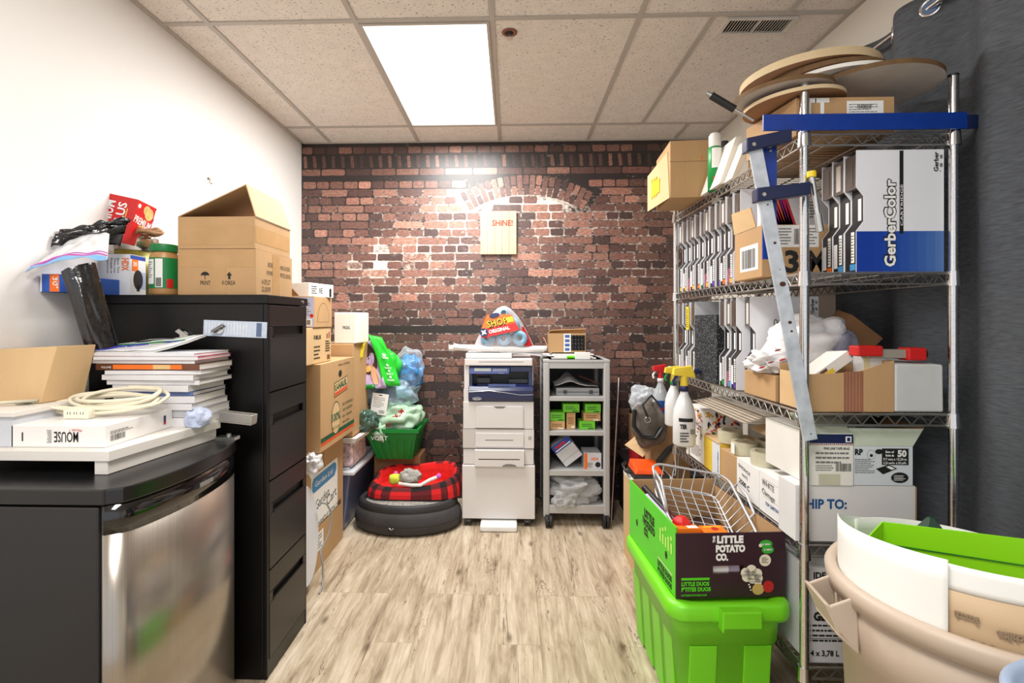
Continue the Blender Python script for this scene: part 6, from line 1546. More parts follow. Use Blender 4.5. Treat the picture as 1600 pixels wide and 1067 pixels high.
# stack of cards and hand-written boxes along the left side
HW = mat('white_hand_box', (240, 238, 234), .55, var=.03)
t = Thing('white_box', 'white box with WHITE handwritten in marker on the fourth shelf', 'box')
b = t.p('box', bevel=.003); b.box(.926, 1.17, 1.705, 1.885, z4, z4+.146, HW); f = FW(.926, 1.885, z4); INK = mat('marker_ink', (40, 38, 44), .6); GI = mat('pencil_line', (150, 148, 146), .6)
b.text(f, .02, .10, 'WHITE', .022, INK, w=.085, ang=-.06); b.text(f, .02, .068, 'Clamage', .02, INK, w=.09, ang=-.08); b.text(f, .045, .032, 'TOP CARTON', .012, mat('steel_blue_print', (28, 84, 140)), w=.09, bold=.03)
for (a0, a1, c0, c1) in ((.03, .14, .058, .059), (.03, .14, .122, .123), (.03, .031, .058, .123), (.139, .14, .058, .123)): b.rect(f, a0, c0, a1, c1, GI)
t.done()
t = Thing('white_box', 'white box with 2500 C handwritten in marker, behind the WHITE box', 'box')
b = t.p('box', bevel=.003); b.box(.928, 1.16, 1.892, 2.075, z4, z4+.141, HW); f = FW(.928, 2.075, z4)
b.text(f, .015, .108, 'SEMIGRADE', .014, INK, w=.10, ang=-.12); b.text(f, .045, .078, 'WHTS', .013, INK, w=.05, ang=-.1); b.text(f, .02, .045, '2500 C', .02, INK, w=.09, ang=-.12, bold=.02)
t.done()
t = Thing('cardboard_box', 'kraft carton between the white handwritten box and the yellow box', 'box', 'cardboard boxes')
b = t.p('box', bevel=.003); b.box(.93, 1.13, 2.082, 2.24, z4, z4+.138, KRAFT); t.done()
t = Thing('yellow_box', 'yellow printed carton with a pale blue strip on the fourth shelf', 'box')
b = t.p('box', bevel=.002); b.box(.93, 1.13, 2.245, 2.43, z4, z4+.15, mat('yellow_card', (238, 204, 70), .5)); f = FW(.93, 2.43, z4); b.rect(f, .10, .0, .183, .148, mat('ice_card', (220, 226, 236), .5)); b.text(f, .17, .02, 'SOUTHERN', .012, BLUE, w=.09, ang=pi/2, bold=.02); b.rect(f, 0.18, 0, .185, .15, WHITE, .001)
fl = t.p('flap', label='kraft top flap'); fl.box(.925, 1.13, 2.25, 2.42, z4+.1505, z4+.154, KRAFTL); t.done()
FLW = mat('floral_print', (200, 120, 60), .5, var=.2)
t = Thing('floral_box', 'carton printed with orange and blue flowers at the far part of the fourth shelf', 'box')
b = t.p('box', bevel=.002); b.box(.93, 1.12, 2.44, 2.62, z4, z4+.27, HW); rf = random.Random(4)
for f, W_f in ((FS(.93, 2.44, z4), .19), (FW(.93, 2.62, z4), .18)):
    pal = [ORANGE, mat('amber_tab', (230, 180, 70)), mat('dusk_blue', (60, 70, 110), .5), mat('lilac', (170, 150, 190), .5), RED, mat('leaf_green', (60, 90, 50), .5), mat('amber_tab', (230, 180, 70)), NAVY]
    for k in range(60):
        x, y, a = rf.uniform(.02, W_f-.02), rf.uniform(.11, .255), rf.uniform(0, pi)
        b.disc(f, x, y, rf.uniform(.006, .018), pal[k % 8], .0006+k*.00003, rf.uniform(.003, .007), 10, a)
    b.lines(f, .02, .02, W_f-.02, .08, 6, GREYP, 5)
t.done()
t = Thing('book', 'thin white printed book leaning beside the floral carton', 'book')
b = t.p('book', bevel=.001); b.box(.925, 1.08, 2.63, 2.66, z4, z4+.24, HW); f = FW(.925, 2.66, z4); b.lines(f, .004, .02, .026, .2, 12, GREYP, 8); t.done()
TAPEM = mat('clear_packing_tape', (206, 200, 172), .22, var=.08, vs=30, coat=.5)
TPG = mat('tape_core', (190, 176, 150), .6)
lbs = ['nearest clear tape roll, on the 2500 C box', 'clear tape roll with a white end flap, middle of the cluster', 'clear tape roll at the far left of the cluster', 'clear tape roll at the back right, behind the nearest one', 'clear tape roll at the back of the cluster next to the far left roll']
for i, (x, y, dz) in enumerate(((.987, 1.965, .142), (.985, 2.135, .139), (.985, 2.27, .156), (1.10, 2.0, .142), (1.10, 2.165, .139))):
    t = Thing('tape_roll', lbs[i], 'tape', 'clear tape rolls'); r_ = .052; zz = z4+dz
    b = t.p('tape'); b.lathe([(.039, 0), (r_, 0), (r_, .052), (.039, .052)], TAPEM, (x, y, zz), 32, closed=True, sm=False)
    t.p('core').lathe([(.036, .0), (.0388, .0), (.0388, .052), (.036, .052)], TPG, (x, y, zz), 32, closed=True)
    if i == 1: t.p('end_tab', label='white end flap').box(x-.054, x-.0525, y-.03, y+.0, zz+.004, zz+.048, WHITE)
    t.done()
t = Thing('white_box', 'blank white carton deep on the fourth shelf under the corrugated sheets', 'box')
b = t.p('box', bevel=.003); b.box(1.17, 1.35, 1.95, 2.5, z4, z4+.30, WBOARD); t.done()
for k in range(6):
    t = Thing('corrugated_sheet', 'grey corrugated sheet under the middle shelf, %s of the stack of six' % ['lowest', 'second from the bottom', 'third from the bottom', 'fourth from the bottom', 'fifth from the bottom', 'topmost'][k], 'sheet', 'corrugated sheets')
    b = t.p('sheet'); z = z4+.305+k*.007
    b.box(.895+.012*k, 1.33, 1.90+.02*(5-k)*.4, 2.48-.02*k, z, z+.0042, mat('grey_corrugated', (192, 184, 170), .75, var=.15, vs=20)); b.box(.8945+.012*k, .8952+.012*k, 1.90+.02*(5-k)*.4, 2.48-.02*k, z+.001, z+.003, KRAFTD); t.done()
t = Thing('cardboard_flap', 'loose tan cardboard piece slanting over the tape rolls', 'cardboard')
b = t.p('sheet', solid=.003); A, B_, C, D_ = P(1205, 684, 1.85), P(1243, 678, 1.80), P(1196, 662, 2.05), P(1172, 668, 2.15); b.add([A, B_, C, D_], [(0, 1, 2, 3)], KRAFTL); t.done()
# ---- bottom shelf
z5 = SZ[4]+E_
t = Thing('jar_carton', 'grey-white carton with black French print on the bottom shelf behind the lime tote', 'box')
b = t.p('box', bevel=.003); b.box(.94, 1.355, 1.61, 1.95, z5, z5+.30, mat('grey_print_card', (204, 204, 206), .55, var=.04)); f = FS(.94, 1.61, z5)
b.text(f, .02, .268, 'IDEAS INC', .02, BLACK, w=.12, bold=.04); b.text(f, .02, .135, 'GLASSE ADV', .026, BLACK, w=.18, bold=.06); 
for k in range(4): b.disc(f, .01, .118-k*.016, .002, BLACK, .0012); b.lines(f, .016, .113-k*.016, .15, .124-k*.016, 1, BLACK, 3+k, fill=.5)
b.text(f, .01, .022, '4 x 3,78 L', .018, BLACK, w=.09, bold=.03); b.rect(f, .05, .19, .1, .24, BLUE); b.rect(f, .0, .075, .42, .078, GREYP, .0004)
t.done()
t = Thing('jar_carton', 'second grey-white carton farther back on the bottom shelf', 'box')
b = t.p('box', bevel=.003); b.box(.94, 1.35, 1.97, 2.35, z5, z5+.30, mat('grey_print_card', (204, 204, 206))); t.done()
# ================================================================== CURTAIN
def cloth_mat():
    m = mat('charcoal_curtain_weave', (96, 100, 106), .85, var=.3, vs=30, bump=.5, bs=160, stretch=(1, 1, 7))
    return m
CURT = cloth_mat()
RX, RZ = 1.49, 2.45
t = Thing('curtain', 'long charcoal grommet curtain covering the right wall behind the shelving', 'curtain')
b = t.p('cloth', solid=.002)
Y0, Y1, CT_ = .55, 2.24, 2.50
def curt(u, v):
    y = Y0+(Y1-Y0)*u; z = .04+(CT_-.04)*v
    w_ = 2*pi*(y-.62)/.36
    if y < 1.44:
        amp = .05; x = 1.405-.035*cos(2*pi*(y-1.28)/.52)*(1.15-.35*v)
        x += .035*v
    else:
        x = 1.448-.042*sin(2*pi*(y-1.76)/.34)*(.55+.45*v)
    e = max(0, min(1, (y-1.38)/.12)); 
    x1 = 1.448-.042*sin(2*pi*(y-1.76)/.34)*(.55+.45*v)
    x0 = 1.405-.035*cos(2*pi*(y-1.28)/.52)*(1.15-.35*v)+.035*v
    x = x0*(1-e)+x1*e
    x += .006*noise.noise(Vector((y*5, z*.8, 1)))+.004*noise.noise(Vector((y*14, z*2.5, 4)))
    return Vector((min(x, XR-.012), y, z))
b.grid(150, 40, curt, CURT)
for gy, gx in ((2.10, None), (1.93, None), (1.76, None), (1.59, None)):
    u = (gy-Y0)/(Y1-Y0); q = curt(u, (RZ-.04)/(CT_-.04))
    g_ = t.p('grommet', label='steel ring'); tx = (curt(u+.01, .97)-curt(u-.01, .97)).normalized(); nn = tx.cross(Vector((0, 0, 1))).normalized()
    ring = [q+tx*.027*cos(a)+Vector((0, 0, .027*sin(a))) for a in [2*pi*k/28 for k in range(28)]]
    g_.tube(ring, .0065, CHROME, 8, True)
    n_ = 24; g_.add([q+nn*(-.003 if nn.x > 0 else .003)+tx*.023*cos(2*pi*k/n_)+Vector((0, 0, .023*sin(2*pi*k/n_))) for k in range(n_)], [tuple(range(n_))], mat('rod_gap_blue', (120, 150, 196), .2, .7))
t.done()
t = Thing('curtain_rod', 'thin brushed steel curtain rod fixed high on the right wall', 'curtain rod')
b = t.p('rod'); b.cyl((RX-.045, .6, RZ), (RX-.045, 2.12, RZ), .0085, STEEL, n=14); e_ = t.p('finial'); e_.ball((RX-.045, 2.13, RZ), .014, STEEL); k_ = t.p('bracket'); k_.tube([(XR-.002, 2.09, RZ+.02), (RX+.02, 2.09, RZ+.02), (RX-.045, 2.09, RZ-.012)], .006, STEEL, 8); k_.cyl((XR-.004, 2.09, RZ+.02), (XR, 2.09, RZ+.02), .022, STEEL)
t.done()

# ================================================================== LIME TOTE
LIME = mat('lime_tote_plastic', (118, 214, 30), .38, var=.04, vs=3, spec=.5)
def rrect(x0, x1, y0, y1, r, n=6):
    pts = []
    for cx, cy, a0 in ((x1-r, y0+r, -pi/2), (x1-r, y1-r, 0), (x0+r, y1-r, pi/2), (x0+r, y0+r, pi)):
        for k in range(n+1): a = a0+pi/2*k/n; pts.append((cx+r*cos(a), cy+r*sin(a)))
    return pts
def loft(b, rings, m, sm=True, cap0=True, cap1=True):
    n = len(rings[0]); v = [p for r_ in rings for p in r_]
    f = [(k*n+i, k*n+(i+1) % n, (k+1)*n+(i+1) % n, (k+1)*n+i) for k in range(len(rings)-1) for i in range(n)]
    b.add(v, f, m, sm)
    if cap0: b.add(rings[0], [tuple(range(n))[::-1]], m)
    if cap1: b.add(rings[-1], [tuple(range(n))], m)
t = Thing('lime_tote', 'lime green plastic storage tote with lid on the floor at the right', 'storage tote')
TZ = .447; TX0, TX1, TY0, TY1 = .52, .922, 1.628, 2.20
M_ = Matrix.Translation(Vector((TX0, TY0, 0))) @ Matrix.Rotation(radians(2.2), 4, 'Z') @ Matrix.Translation(Vector((-TX0, -TY0, 0)))
b = t.p('body'); b.M = M_
def ring(ins, z, rr=.06): return [(x, y, z) for x, y in rrect(TX0+ins, TX1-ins, TY0+ins, TY1-ins, rr, 7)]
def ribring(ins, z, amp):
    out = []
    for (x, y, zz) in ring(ins, z):
        out.append((x, y, zz))
    return out
loft(b, [ring(.055, .002), ring(.05, .02), ring(.028, .30), ring(.022, .30), ring(.016, .40)], LIME, True, True, False)
for k in range(4):          # raised ribs
    y = TY0+.085+k*.125
    for sx in (0, 1):
        xx = (lambda i: TX0+i if sx == 0 else TX1-i); sg = -1 if sx == 0 else 1
        rb_ = t.p('rib', b, bevel=.003); rb_.M = M_
        rb_.hexa([(xx(.052), y, .01), (xx(.052), y+.085, .01), (xx(.05)+sg*.004, y+.085, .01), (xx(.05)+sg*.004, y, .01), (xx(.032), y, .295), (xx(.032), y+.085, .295), (xx(.03)+sg*.002, y+.085, .295), (xx(.03)+sg*.002, y, .295)][0:8], LIME)
for x in (TX0+.07, TX0+.25):
    rb_ = t.p('rib', b, bevel=.003); rb_.M = M_
    rb_.hexa([(x, TY0+.049, .01), (x+.09, TY0+.049, .01), (x+.09, TY0+.06, .01), (x, TY0+.06, .01), (x, TY0+.024, .295), (x+.09, TY0+.024, .295), (x+.09, TY0+.04, .295), (x, TY0+.04, .295)], LIME)
l = t.p('lid', label='lime green lid'); l.M = M_
loft(l, [ring(.012, .385), ring(-.003, .387), ring(-.006, .40), ring(-.004, .432), ring(.004, .441), ring(.02, .443), ring(.034, .438), ring(.04, .430)], LIME, True, True, True)
for y0 in (TY0-.034, ):
    h = t.p('handle', l, label='moulded lid handle', bevel=.004); h.M = M_
    xm = TX0+.215; h.box(xm-.062, xm+.062, TY0-.032, TY0+.01, .425, .438, LIME); h.box(xm-.062, xm+.062, TY0-.034, TY0-.028, .385, .438, LIME); h.box(xm-.064, xm-.056, TY0-.032, TY0+.004, .372, .438, LIME); h.box(xm+.056, xm+.064, TY0-.032, TY0+.004, .385, .438, LIME)
t.done()

# ---- potato carton
PL_ = mat('plum_card', (52, 26, 38), .45, var=.08); GRC = mat('bright_green_card', (84, 208, 28), .42, var=.05); CRM = mat('cream_print', (236, 226, 206), .5)
t = Thing('produce_box', 'green and plum produce carton printed LITTLE POTATO CO. on the lime tote', 'box')
bz = TZ-.001; bh = .215; A = Vector((.545, 1.664, bz)); ang = radians(4)
MB_ = Matrix.Translation(A) @ Matrix.Rotation(ang, 4, 'Z'); bw, bd = .372, .50
b = t.p('front_panel', label='plum front panel with a handle hole'); b.M = MB_
hx0, hx1, hz0, hz1 = .125, .232, .078, .106
b.box(0, hx0, 0, .005, 0, bh, PL_); b.box(hx1, bw, 0, .005, 0, bh, PL_); b.box(hx0, hx1, 0, .005, 0, hz0, PL_); b.box(hx0, hx1, 0, .005, hz1, bh, PL_)
b.box(0, bw, .001, .004, 0, .004, KRAFT)
f = FS(0, 0, 0)
for cx in (hx0, hx1):        # round ends of the hole
    sgn = 1 if cx == hx0 else -1
    for k in range(8):
        a0, a1 = pi/2-pi*k/8, pi/2-pi*(k+1)/8
        pass
b.text(f, .138, .183, 'LiTTLE', .023, WHITE, w=.09, bold=.07); b.text(f, .134, .153, 'POTATO', .022, WHITE, w=.10, bold=.07); b.text(f, .134, .125, 'CO.', .022, WHITE, w=.042, bold=.07); b.text(f, .132, .184, 'THE', .008, WHITE, w=.022, ang=pi/2, bold=.05)
b.rect(f, .018, .060, .113, .068, GRC); b.text(f, .018, .042, 'LITTLE DUOS', .013, GRC, w=.094, bold=.05); b.text(f, .018, .024, "P'TITES DUOS", .013, GRC, w=.099, bold=.05); b.text(f, .018, .008, 'LITTLEPOTATOES.COM', .0055, GRC, w=.085, bold=.03)
b.disc(f, .305, .176, .022, mat('leaf_green2', (56, 170, 52), .45), .0006, .014); b.disc(f, .311, .157, .021, mat('leaf_green2', (56, 170, 52)), .0008, .013); b.disc(f, .286, .172, .006, CRM, .001); b.text(f, .292, .173, '5 MIN', .006, WHITE, w=.026, bold=.03, e=.002); b.text(f, .298, .155, '5 MIN', .006, WHITE, w=.026, bold=.03, e=.002)
b.disc(f, .302, .122, .020, CRM, .0006); b.lines(f, .29, .112, .315, .133, 4, mat('olive_print', (110, 110, 60), .5), 2, fill=.5)
for (x, y, r_) in ((.235, .082, .016), (.255, .09, .018), (.275, .078, .017), (.26, .065, .02), (.24, .068, .017), (.28, .062, .014), (.278, .048, .012)): b.disc(f, x, y, r_, CRM, .0006)
b.text(f, .232, .083, 'Enjoy the', .008, INK, w=.035, ang=-.08); b.text(f, .232, .073, 'other things', .007, INK, w=.042, ang=-.05); b.text(f, .245, .058, 'Profitez des', .006, INK, w=.04, ang=-.05); b.text(f, .245, .049, 'autres choses', .006, INK, w=.042)
b.disc(f, .278, .026, .0205, mat('potato_print', (206, 172, 104), .5), .0007, .019); b.disc(f, .313, .034, .0185, mat('potato_red_print', (196, 34, 40), .5), .0007, .02)
for (x, y, r_) in ((.247, .042, .003), (.25, .034, .0035), (.253, .024, .0025)): b.disc(f, x, y, r_, CRM, .0008)
s_ = t.p('side_panel', label='bright green side panel'); s_.M = MB_
s_.box(0, .005, .005, bd, 0, bh+.02, GRC); s_.box(.005, .0065, .006, bd, .002, bh+.018, KRAFT)
f = FW(0, bd, 0)
s_.text(f, .19, .155, 'LITTLE', .03, BLACK, w=.11, bold=.06); s_.text(f, .185, .118, 'POTATO', .028, BLACK, w=.12, bold=.06); s_.text(f, .185, .083, 'CO.', .028, BLACK, w=.05, bold=.06); s_.text(f, .18, .12, 'THE', .01, BLACK, w=.03, ang=pi/2, bold=.04)
for k in range(5):
    s_.disc(f, .36+k*.025, .17+.012*((k*7) % 3), .008, mat('pale_lime_print', (190, 240, 110), .45), .0008); s_.rect(f, .355+k*.025, .13, .368+k*.025, .165, mat('pale_lime_print', (190, 240, 110)), .0009)
s_.rect(f, .335, .06, .47, .064, CRM); s_.text(f, .335, .035, 'LITTLE DUOS', .018, BLACK, w=.13, bold=.05); s_.text(f, .335, .01, "P'TITES DUOS", .018, BLACK, w=.13, bold=.05)
for (x, y) in ((.10, .09), (.415, .105)): s_.disc(f, x, y, .010, BLACK, .0008, .014)
s_ = t.p('side_panel', label='right side panel'); s_.M = MB_; s_.box(bw-.005, bw, .005, bd, 0, bh, PL_); s_.box(bw-.0065, bw-.005, .006, bd, .002, bh-.002, KRAFT)
s_ = t.p('back_panel'); s_.M = MB_; s_.box(.005, bw-.005, bd-.005, bd, 0, bh+.02, KRAFT); s_.box(.005, bw-.005, .005, bd-.005, 0.0, .004, KRAFT); s_.box(.005, bw-.006, .0052, .0065, .004, hz0-.002, KRAFT)
t.done()
def inbox(x, y, z): return MB_ @ Vector((x, y, z))
WR = mat('silver_rack_wire', (206, 206, 208), .42, .55, var=.05)
t = Thing('wire_rack', 'silver wire rack tilted inside the produce carton', 'rack')
# a shallow tray of thick wire: two long rounded rectangles and thin cross wires, tipped against the back
MR = Matrix.Translation(inbox(.18, .275, bh-.05)) @ Matrix.Rotation(radians(4-2), 4, 'Z') @ Matrix.Rotation(radians(10), 4, 'Y') @ Matrix.Rotation(radians(24), 4, 'X')
def rloop(x0, x1, y0, y1, z, r): return [Vector((x, y, z)) for x, y in rrect(x0, x1, y0, y1, r, 5)]
b = t.p('frame'); b.M = MR
b.tube(rloop(-.155, .165, -.17, .17, .085, .05), .0052, WR, 8, True); b.tube(rloop(-.125, .135, -.14, .14, .0, .04), .0042, WR, 8, True)
w_ = t.p('wires'); w_.M = MR
for k in range(9):
    y = -.13+k*.0325; w_.tube([(-.153, y*1.15, .085), (-.125, y, .0), (.135, y, .0), (.163, y*1.15, .085)], .0024, WR, 6)
for k in range(6):
    x = -.1+k*.044; w_.tube([(x, -.168, .085), (x, -.14, .0), (x, .14, 0), (x, .168, .085)], .0024, WR, 6)
h = t.p('handle', label='looped wire handle'); h.M = MR
h.tube([(-.155, -.10, .085), (-.175, -.10, .13), (-.175, -.02, .15), (-.175, .06, .13), (-.155, .07, .085)], .005, WR, 8); h = t.p('handle', label='looped wire handle'); h.M = MR; h.tube([(.165, -.06, .085), (.175, -.06, .11), (.178, .02, .118), (.175, .1, .11), (.165, .1, .085)], .005, WR, 8)
t.done()
t = Thing('ring_box', 'small red faceted item beside the orange cartons in the produce box', 'toy')
b = t.p('body', bevel=.004); c = inbox(.055, .085, bh-.01); b.M = Matrix.Translation(c) @ Matrix.Rotation(.5, 4, 'Z')
b.lathe([(0, -.03), (.028, -.03), (.036, -.008), (.03, .022), (.012, .034), (0, .034)], RED, (0, 0, 0), 8, sm=False); t.done()
OR_ = mat('orange_carton', (240, 120, 24), .4, var=.04)
for k, (x, w_2, lb, z_) in enumerate(((.02, .075, 'small orange and white carton nearest the plum panel, left of the pair', .0), (.10, .08, 'small orange carton with a dark emblem, right of the pair', .0))):
    t = Thing('small_carton', lb, 'box', 'orange cartons in the produce box'); b = t.p('carton', bevel=.001); b.M = MB_ @ Matrix.Translation(Vector((x, .012, .10))) @ Matrix.Rotation(radians(-6+10*k), 4, 'X')
    b.box(0, w_2, 0, .05, 0, .122-.006*k, OR_); f = FT(0, 0, .122-.006*k)
    if k == 0: b.rect(f, .035, .004, .07, .03, WHITE); b.rect(f, .004, .034, .03, .046, RED)
    else: b.disc(f, .045, .025, .012, mat('dark_red_print', (190, 30, 40)), .0008); b.rect(f, .01, .035, .07, .04, YELLOW)
    t.done()
t = Thing('flashlight', 'black tube with a dark red sleeve along the green side of the produce box', 'tool')
b = t.p('tube'); b.cyl(inbox(.03, .40, bh+.018), inbox(.05, .22, bh-.01), .012, BLKPL, r1=.014); s_ = t.p('sleeve', label='dark red sleeve'); s_.cyl(inbox(.05, .22, bh-.01), inbox(.065, .10, bh-.03), .016, mat('maroon_plastic', (80, 14, 26), .35)); t.done()
t = Thing('marker_pen', 'pale lilac tube lying along the left edge of the produce box', 'pen')
b = t.p('barrel'); b.cyl(inbox(.016, .31, bh+.01), inbox(.034, .12, bh-.012), .0075, mat('lilac_plastic', (196, 184, 214), .35)); t.p('cap').cyl(inbox(.016, .31, bh+.01), inbox(.0145, .325, bh+.012), .0085, mat('lilac_plastic', (196, 184, 214))); t.done()
t = Thing('pill_bottle', 'white rounded bottle showing through the handle hole of the produce box', 'bottle')
b = t.p('bottle'); b.cyl(inbox(.13, .03, .085), inbox(.185, .03, .085), .018, mat('bright_white_plastic', (238, 238, 238)), n=18); t.p('cap').cyl(inbox(.187, .032, .083), inbox(.225, .032, .083), .015, mat('lilac_plastic', (196, 184, 214)), n=18); t.done()
t = Thing('crumpled_paper', 'dark and brown packing stuff filling the bottom of the produce box', 'packing')
b = t.p('filling'); b.M = MB_; b.grid(20, 20, lambda u, v: Vector((.01+(bw-.02)*u, .07+(bd-.08)*v, .075+.03*noise.noise(Vector((u*5, v*6, 1))))), mat('dark_packing', (64, 42, 34), .8, var=.6, vs=20)); t.done()

# ================================================================== ROUND BIN
BIN = mat('beige_bin_plastic', (196, 178, 160), .48, var=.07, vs=3, bump=.05, bs=30)
BC = Vector((1.045, 1.15, 0)); BRr, BZ = .305, .77
t = Thing('round_bin', 'large round beige plastic bin at the lower right, holding white and lime sheets', 'bin')
b = t.p('body'); b.lathe([(0, .004), (.235, .004), (.245, .02), (.272, BZ-.17), (.286, BZ-.165), (.292, BZ-.03), (.284, BZ-.03), (.262, BZ-.16), (.236, .03), (0, .03)], BIN, BC, 72, .915, .915)
r_ = t.p('rim'); r_.lathe([(.286, BZ-.045), (.308, BZ-.045), (.312, BZ-.012), (.304, BZ), (.290, BZ), (.282, BZ-.01)], BIN, BC, 72, .915, .915, closed=True)
for sgn, aa in ((1, radians(172)), (1, radians(-8))):
    h = t.p('handle', label='moulded side handle', bevel=.004); MH = Matrix.Translation(BC+Vector((-.024*math.copysign(1, cos(aa)), 0, 0))) @ Matrix.Rotation(aa, 4, 'Z'); h.M = MH
    for y in (-.055, .047): h.hexa([(.285, y, BZ-.15), (.325, y, BZ-.105), (.325, y+.008, BZ-.105), (.285, y+.008, BZ-.15), (.29, y, BZ-.02), (.352, y, BZ-.05), (.352, y+.008, BZ-.05), (.29, y+.008, BZ-.02)], BIN)
    h.hexa([(.318, -.055, BZ-.112), (.33, -.055, BZ-.105), (.33, .055, BZ-.105), (.318, .055, BZ-.112), (.345, -.055, BZ-.045), (.357, -.055, BZ-.042), (.357, .055, BZ-.042), (.345, .055, BZ-.045)], BIN)
    h.hexa([(.285, -.055, BZ-.152), (.33, -.055, BZ-.112), (.33, .055, BZ-.112), (.285, .055, BZ-.152), (.285, -.055, BZ-.142), (.33, -.055, BZ-.102), (.33, .055, BZ-.102), (.285, .055, BZ-.142)], BIN)
t.done()
WS = mat('white_vinyl_sheet', (246, 246, 242), .4, var=.02); WS.use_backface_culling = False
def arc_sheet(name, lb, cat, r_, a0, a1, zf0, zf1, m, inner=None, lean=.0, c=BC, parts=None, dr=0):
    t = Thing(name, lb, cat); b = t.p('sheet', solid=.0022)
    def g(u, v):
        a = radians(a0+(a1-a0)*u); z0, z1 = zf0(u), zf1(u); rr = r_+lean*v+dr*u
        return c+Vector((rr*cos(a), rr*sin(a), z0+(z1-z0)*v))
    b.grid(48, 6, g, m)
    if parts: parts(t, g)
    t.done()
def wz(u):
    q = max(0, min(1, u*119/60)); q = q*q*(3-2*q)
    return .825+.058*q+.022*max(0, (u-.5)*2)
arc_sheet('white_sheet', 'long white flexible sheet curled round the left side of the beige bin', 'sheet', .256, 100, 219, lambda u: BZ-.12, wz, WS)
def seam(t, g):
    s_ = t.p('seam', label='grey cut edge'); s_.tube([g(.04, v/6)+Vector((0, -.003, 0)) for v in range(7)], .002, GREYPL, 5)
arc_sheet('white_sheet', 'white sheet bent along the back of the beige bin', 'sheet', .2535, -10, 116, lambda u: BZ-.12, lambda u: .80+.03*u, WS, parts=seam)
LS = mat('lime_vinyl_sheet', (150, 236, 20), .4, var=.02)
t = Thing('lime_sheet', 'folded lime green sheet standing inside the beige bin', 'sheet')
L1, L2_, L3 = Vector((.790, 1.14, 0)), Vector((.938, 1.285, 0)), Vector((1.27, 1.16, 0))
zz_ = lambda p, z: Vector((p.x, p.y, z))
b = t.p('panel', solid=.003)
b.add([zz_(L1, BZ-.1), zz_(L2_, BZ-.12), zz_(L2_, .86), zz_(L1, .872)], [(0, 1, 2, 3)], LS)
b = t.p('panel', solid=.003); b.add([zz_(L2_, BZ-.12), zz_(L3, BZ-.2), zz_(L3, .862), zz_(L2_, .86)], [(0, 1, 2, 3)], LS)
b = t.p('fold_line', label='dark green fold line'); b.tube([zz_(L1.lerp(L2_, .35), .80)+Vector((.006, -.008, 0)), zz_(L2_, .806)+Vector((.003, -.006, 0)), zz_(L3, .80)+Vector((-.0, -.006, 0))], .0016, mat('deep_green_print', (20, 120, 44)), 5)
t.done()
KR = mat('tan_liner_paper', (206, 178, 142), .6, var=.06)
t = Thing('liner_roll', 'white band backed with tan printed liner paper, curled in the near part of the bin', 'sheet')
def far(r0, z0, z1, e=0): return lambda u, v: BC+Vector(((r0+e)*cos(radians(212+100*u)), (r0+e)*sin(radians(212+100*u)), z0+(z1-z0)*v+.006*sin(pi*u)))
b = t.p('band', label='white band', solid=.002); b.grid(30, 4, far(.244, .842, .893), WS)
b = t.p('liner', label='tan liner with grey printed words', solid=.002); b.grid(30, 4, far(.2465, .66, .843), KR)
fg = far(.2465, .66, .843, .0025); PG = mat('faint_brown_print', (150, 128, 104), .6)
for (u, v, s1, h_, w_3) in ((.10, .80, 'Scotch', .014, .035), (.30, .72, 'Scotchlite', .014, .065), (.15, .55, '3M', .02, .034), (.34, .44, '3M', .02, .034), (.55, .7, 'Scotchlite', .014, .065)):
    o = fg(u, v); ux = (fg(u+.05, v)-fg(u-.05, v)).normalized(); f = FR(o+ux*.03, -ux, (0, 0, -1)); b.text(f, 0, 0, s1, h_, PG, w=w_3, bold=.05, e=.002)
t.done()
t = Thing('funnel', 'dark green pointed plastic piece poking up behind the lime panel', 'plastic piece')
b = t.p('cone'); b.lathe([(.045, 0), (.008, .052), (0, .055)], mat('bottle_green', (16, 58, 38), .4), (1.058, 1.285, BZ+.05), 5, sm=False); b.box(1.04, 1.076, 1.28, 1.292, BZ-.1, BZ+.052, mat('bottle_green', (16, 58, 38))); t.done()
t = Thing('grey_tub', 'blue-grey plastic tub rim just entering the lower right corner of the picture', 'tub')
b = t.p('tub'); TG = mat('blue_grey_tub', (160, 176, 200), .45)
b.lathe([(0, .002), (.085, .002), (.12, .87), (.131, .87), (.134, .895), (.127, .903), (.118, .895), (.08, .02), (0, .02)], TG, (.742, .585, 0), 56)
t.done()

# ================================================================== CLUTTER IN THE FAR RIGHT CORNER
t = Thing('cardboard_box', 'narrow tall carton with a white top edge on the floor behind the lime tote', 'box', 'cardboard boxes')
b = t.p('box', bevel=.003); b.box(.66, .895, 2.58, 2.95, .001, .492, KRAFTL); f = FW(.66, 2.95, 0); b.rect(f, .0, .47, .37, .492, WBOARD); b.text(f, .20, .10, 'LUMINAIRE', .045, BLACK, w=.26, ang=pi/2, bold=.03); b.box(.661, .894, 2.581, 2.949, .4922, .4935, WBOARD)
f = FT(.66, 2.58, .4936); b.text(f, .03, .03, 'CAUTION', .018, BLACK, w=.1); t.done()
t = Thing('cardboard_box', 'low kraft carton on the floor between the lime tote and the tall carton', 'box', 'cardboard boxes')
b = t.p('box', bevel=.003); b.box(.64, .88, 2.27, 2.56, .001, .30, KRAFT); t.done()
t = Thing('tool_case', 'orange and black tool case on the tall carton beside the shelving', 'case')
b = t.p('body', bevel=.006); c0 = P(998, 738, 2.82); zt_ = .4945
b.box(.668, .86, 2.72, 2.90, zt_, zt_+.03, BLKPL); l = t.p('lid', label='orange lid', bevel=.008); l.hexa([(.672, 2.73, zt_+.03), (.84, 2.73, zt_+.03), (.84, 2.9, zt_+.03), (.672, 2.9, zt_+.03), (.68, 2.74, zt_+.06), (.82, 2.74, zt_+.055), (.82, 2.89, zt_+.075), (.68, 2.89, zt_+.08)], mat('tool_orange', (238, 84, 20), .4))
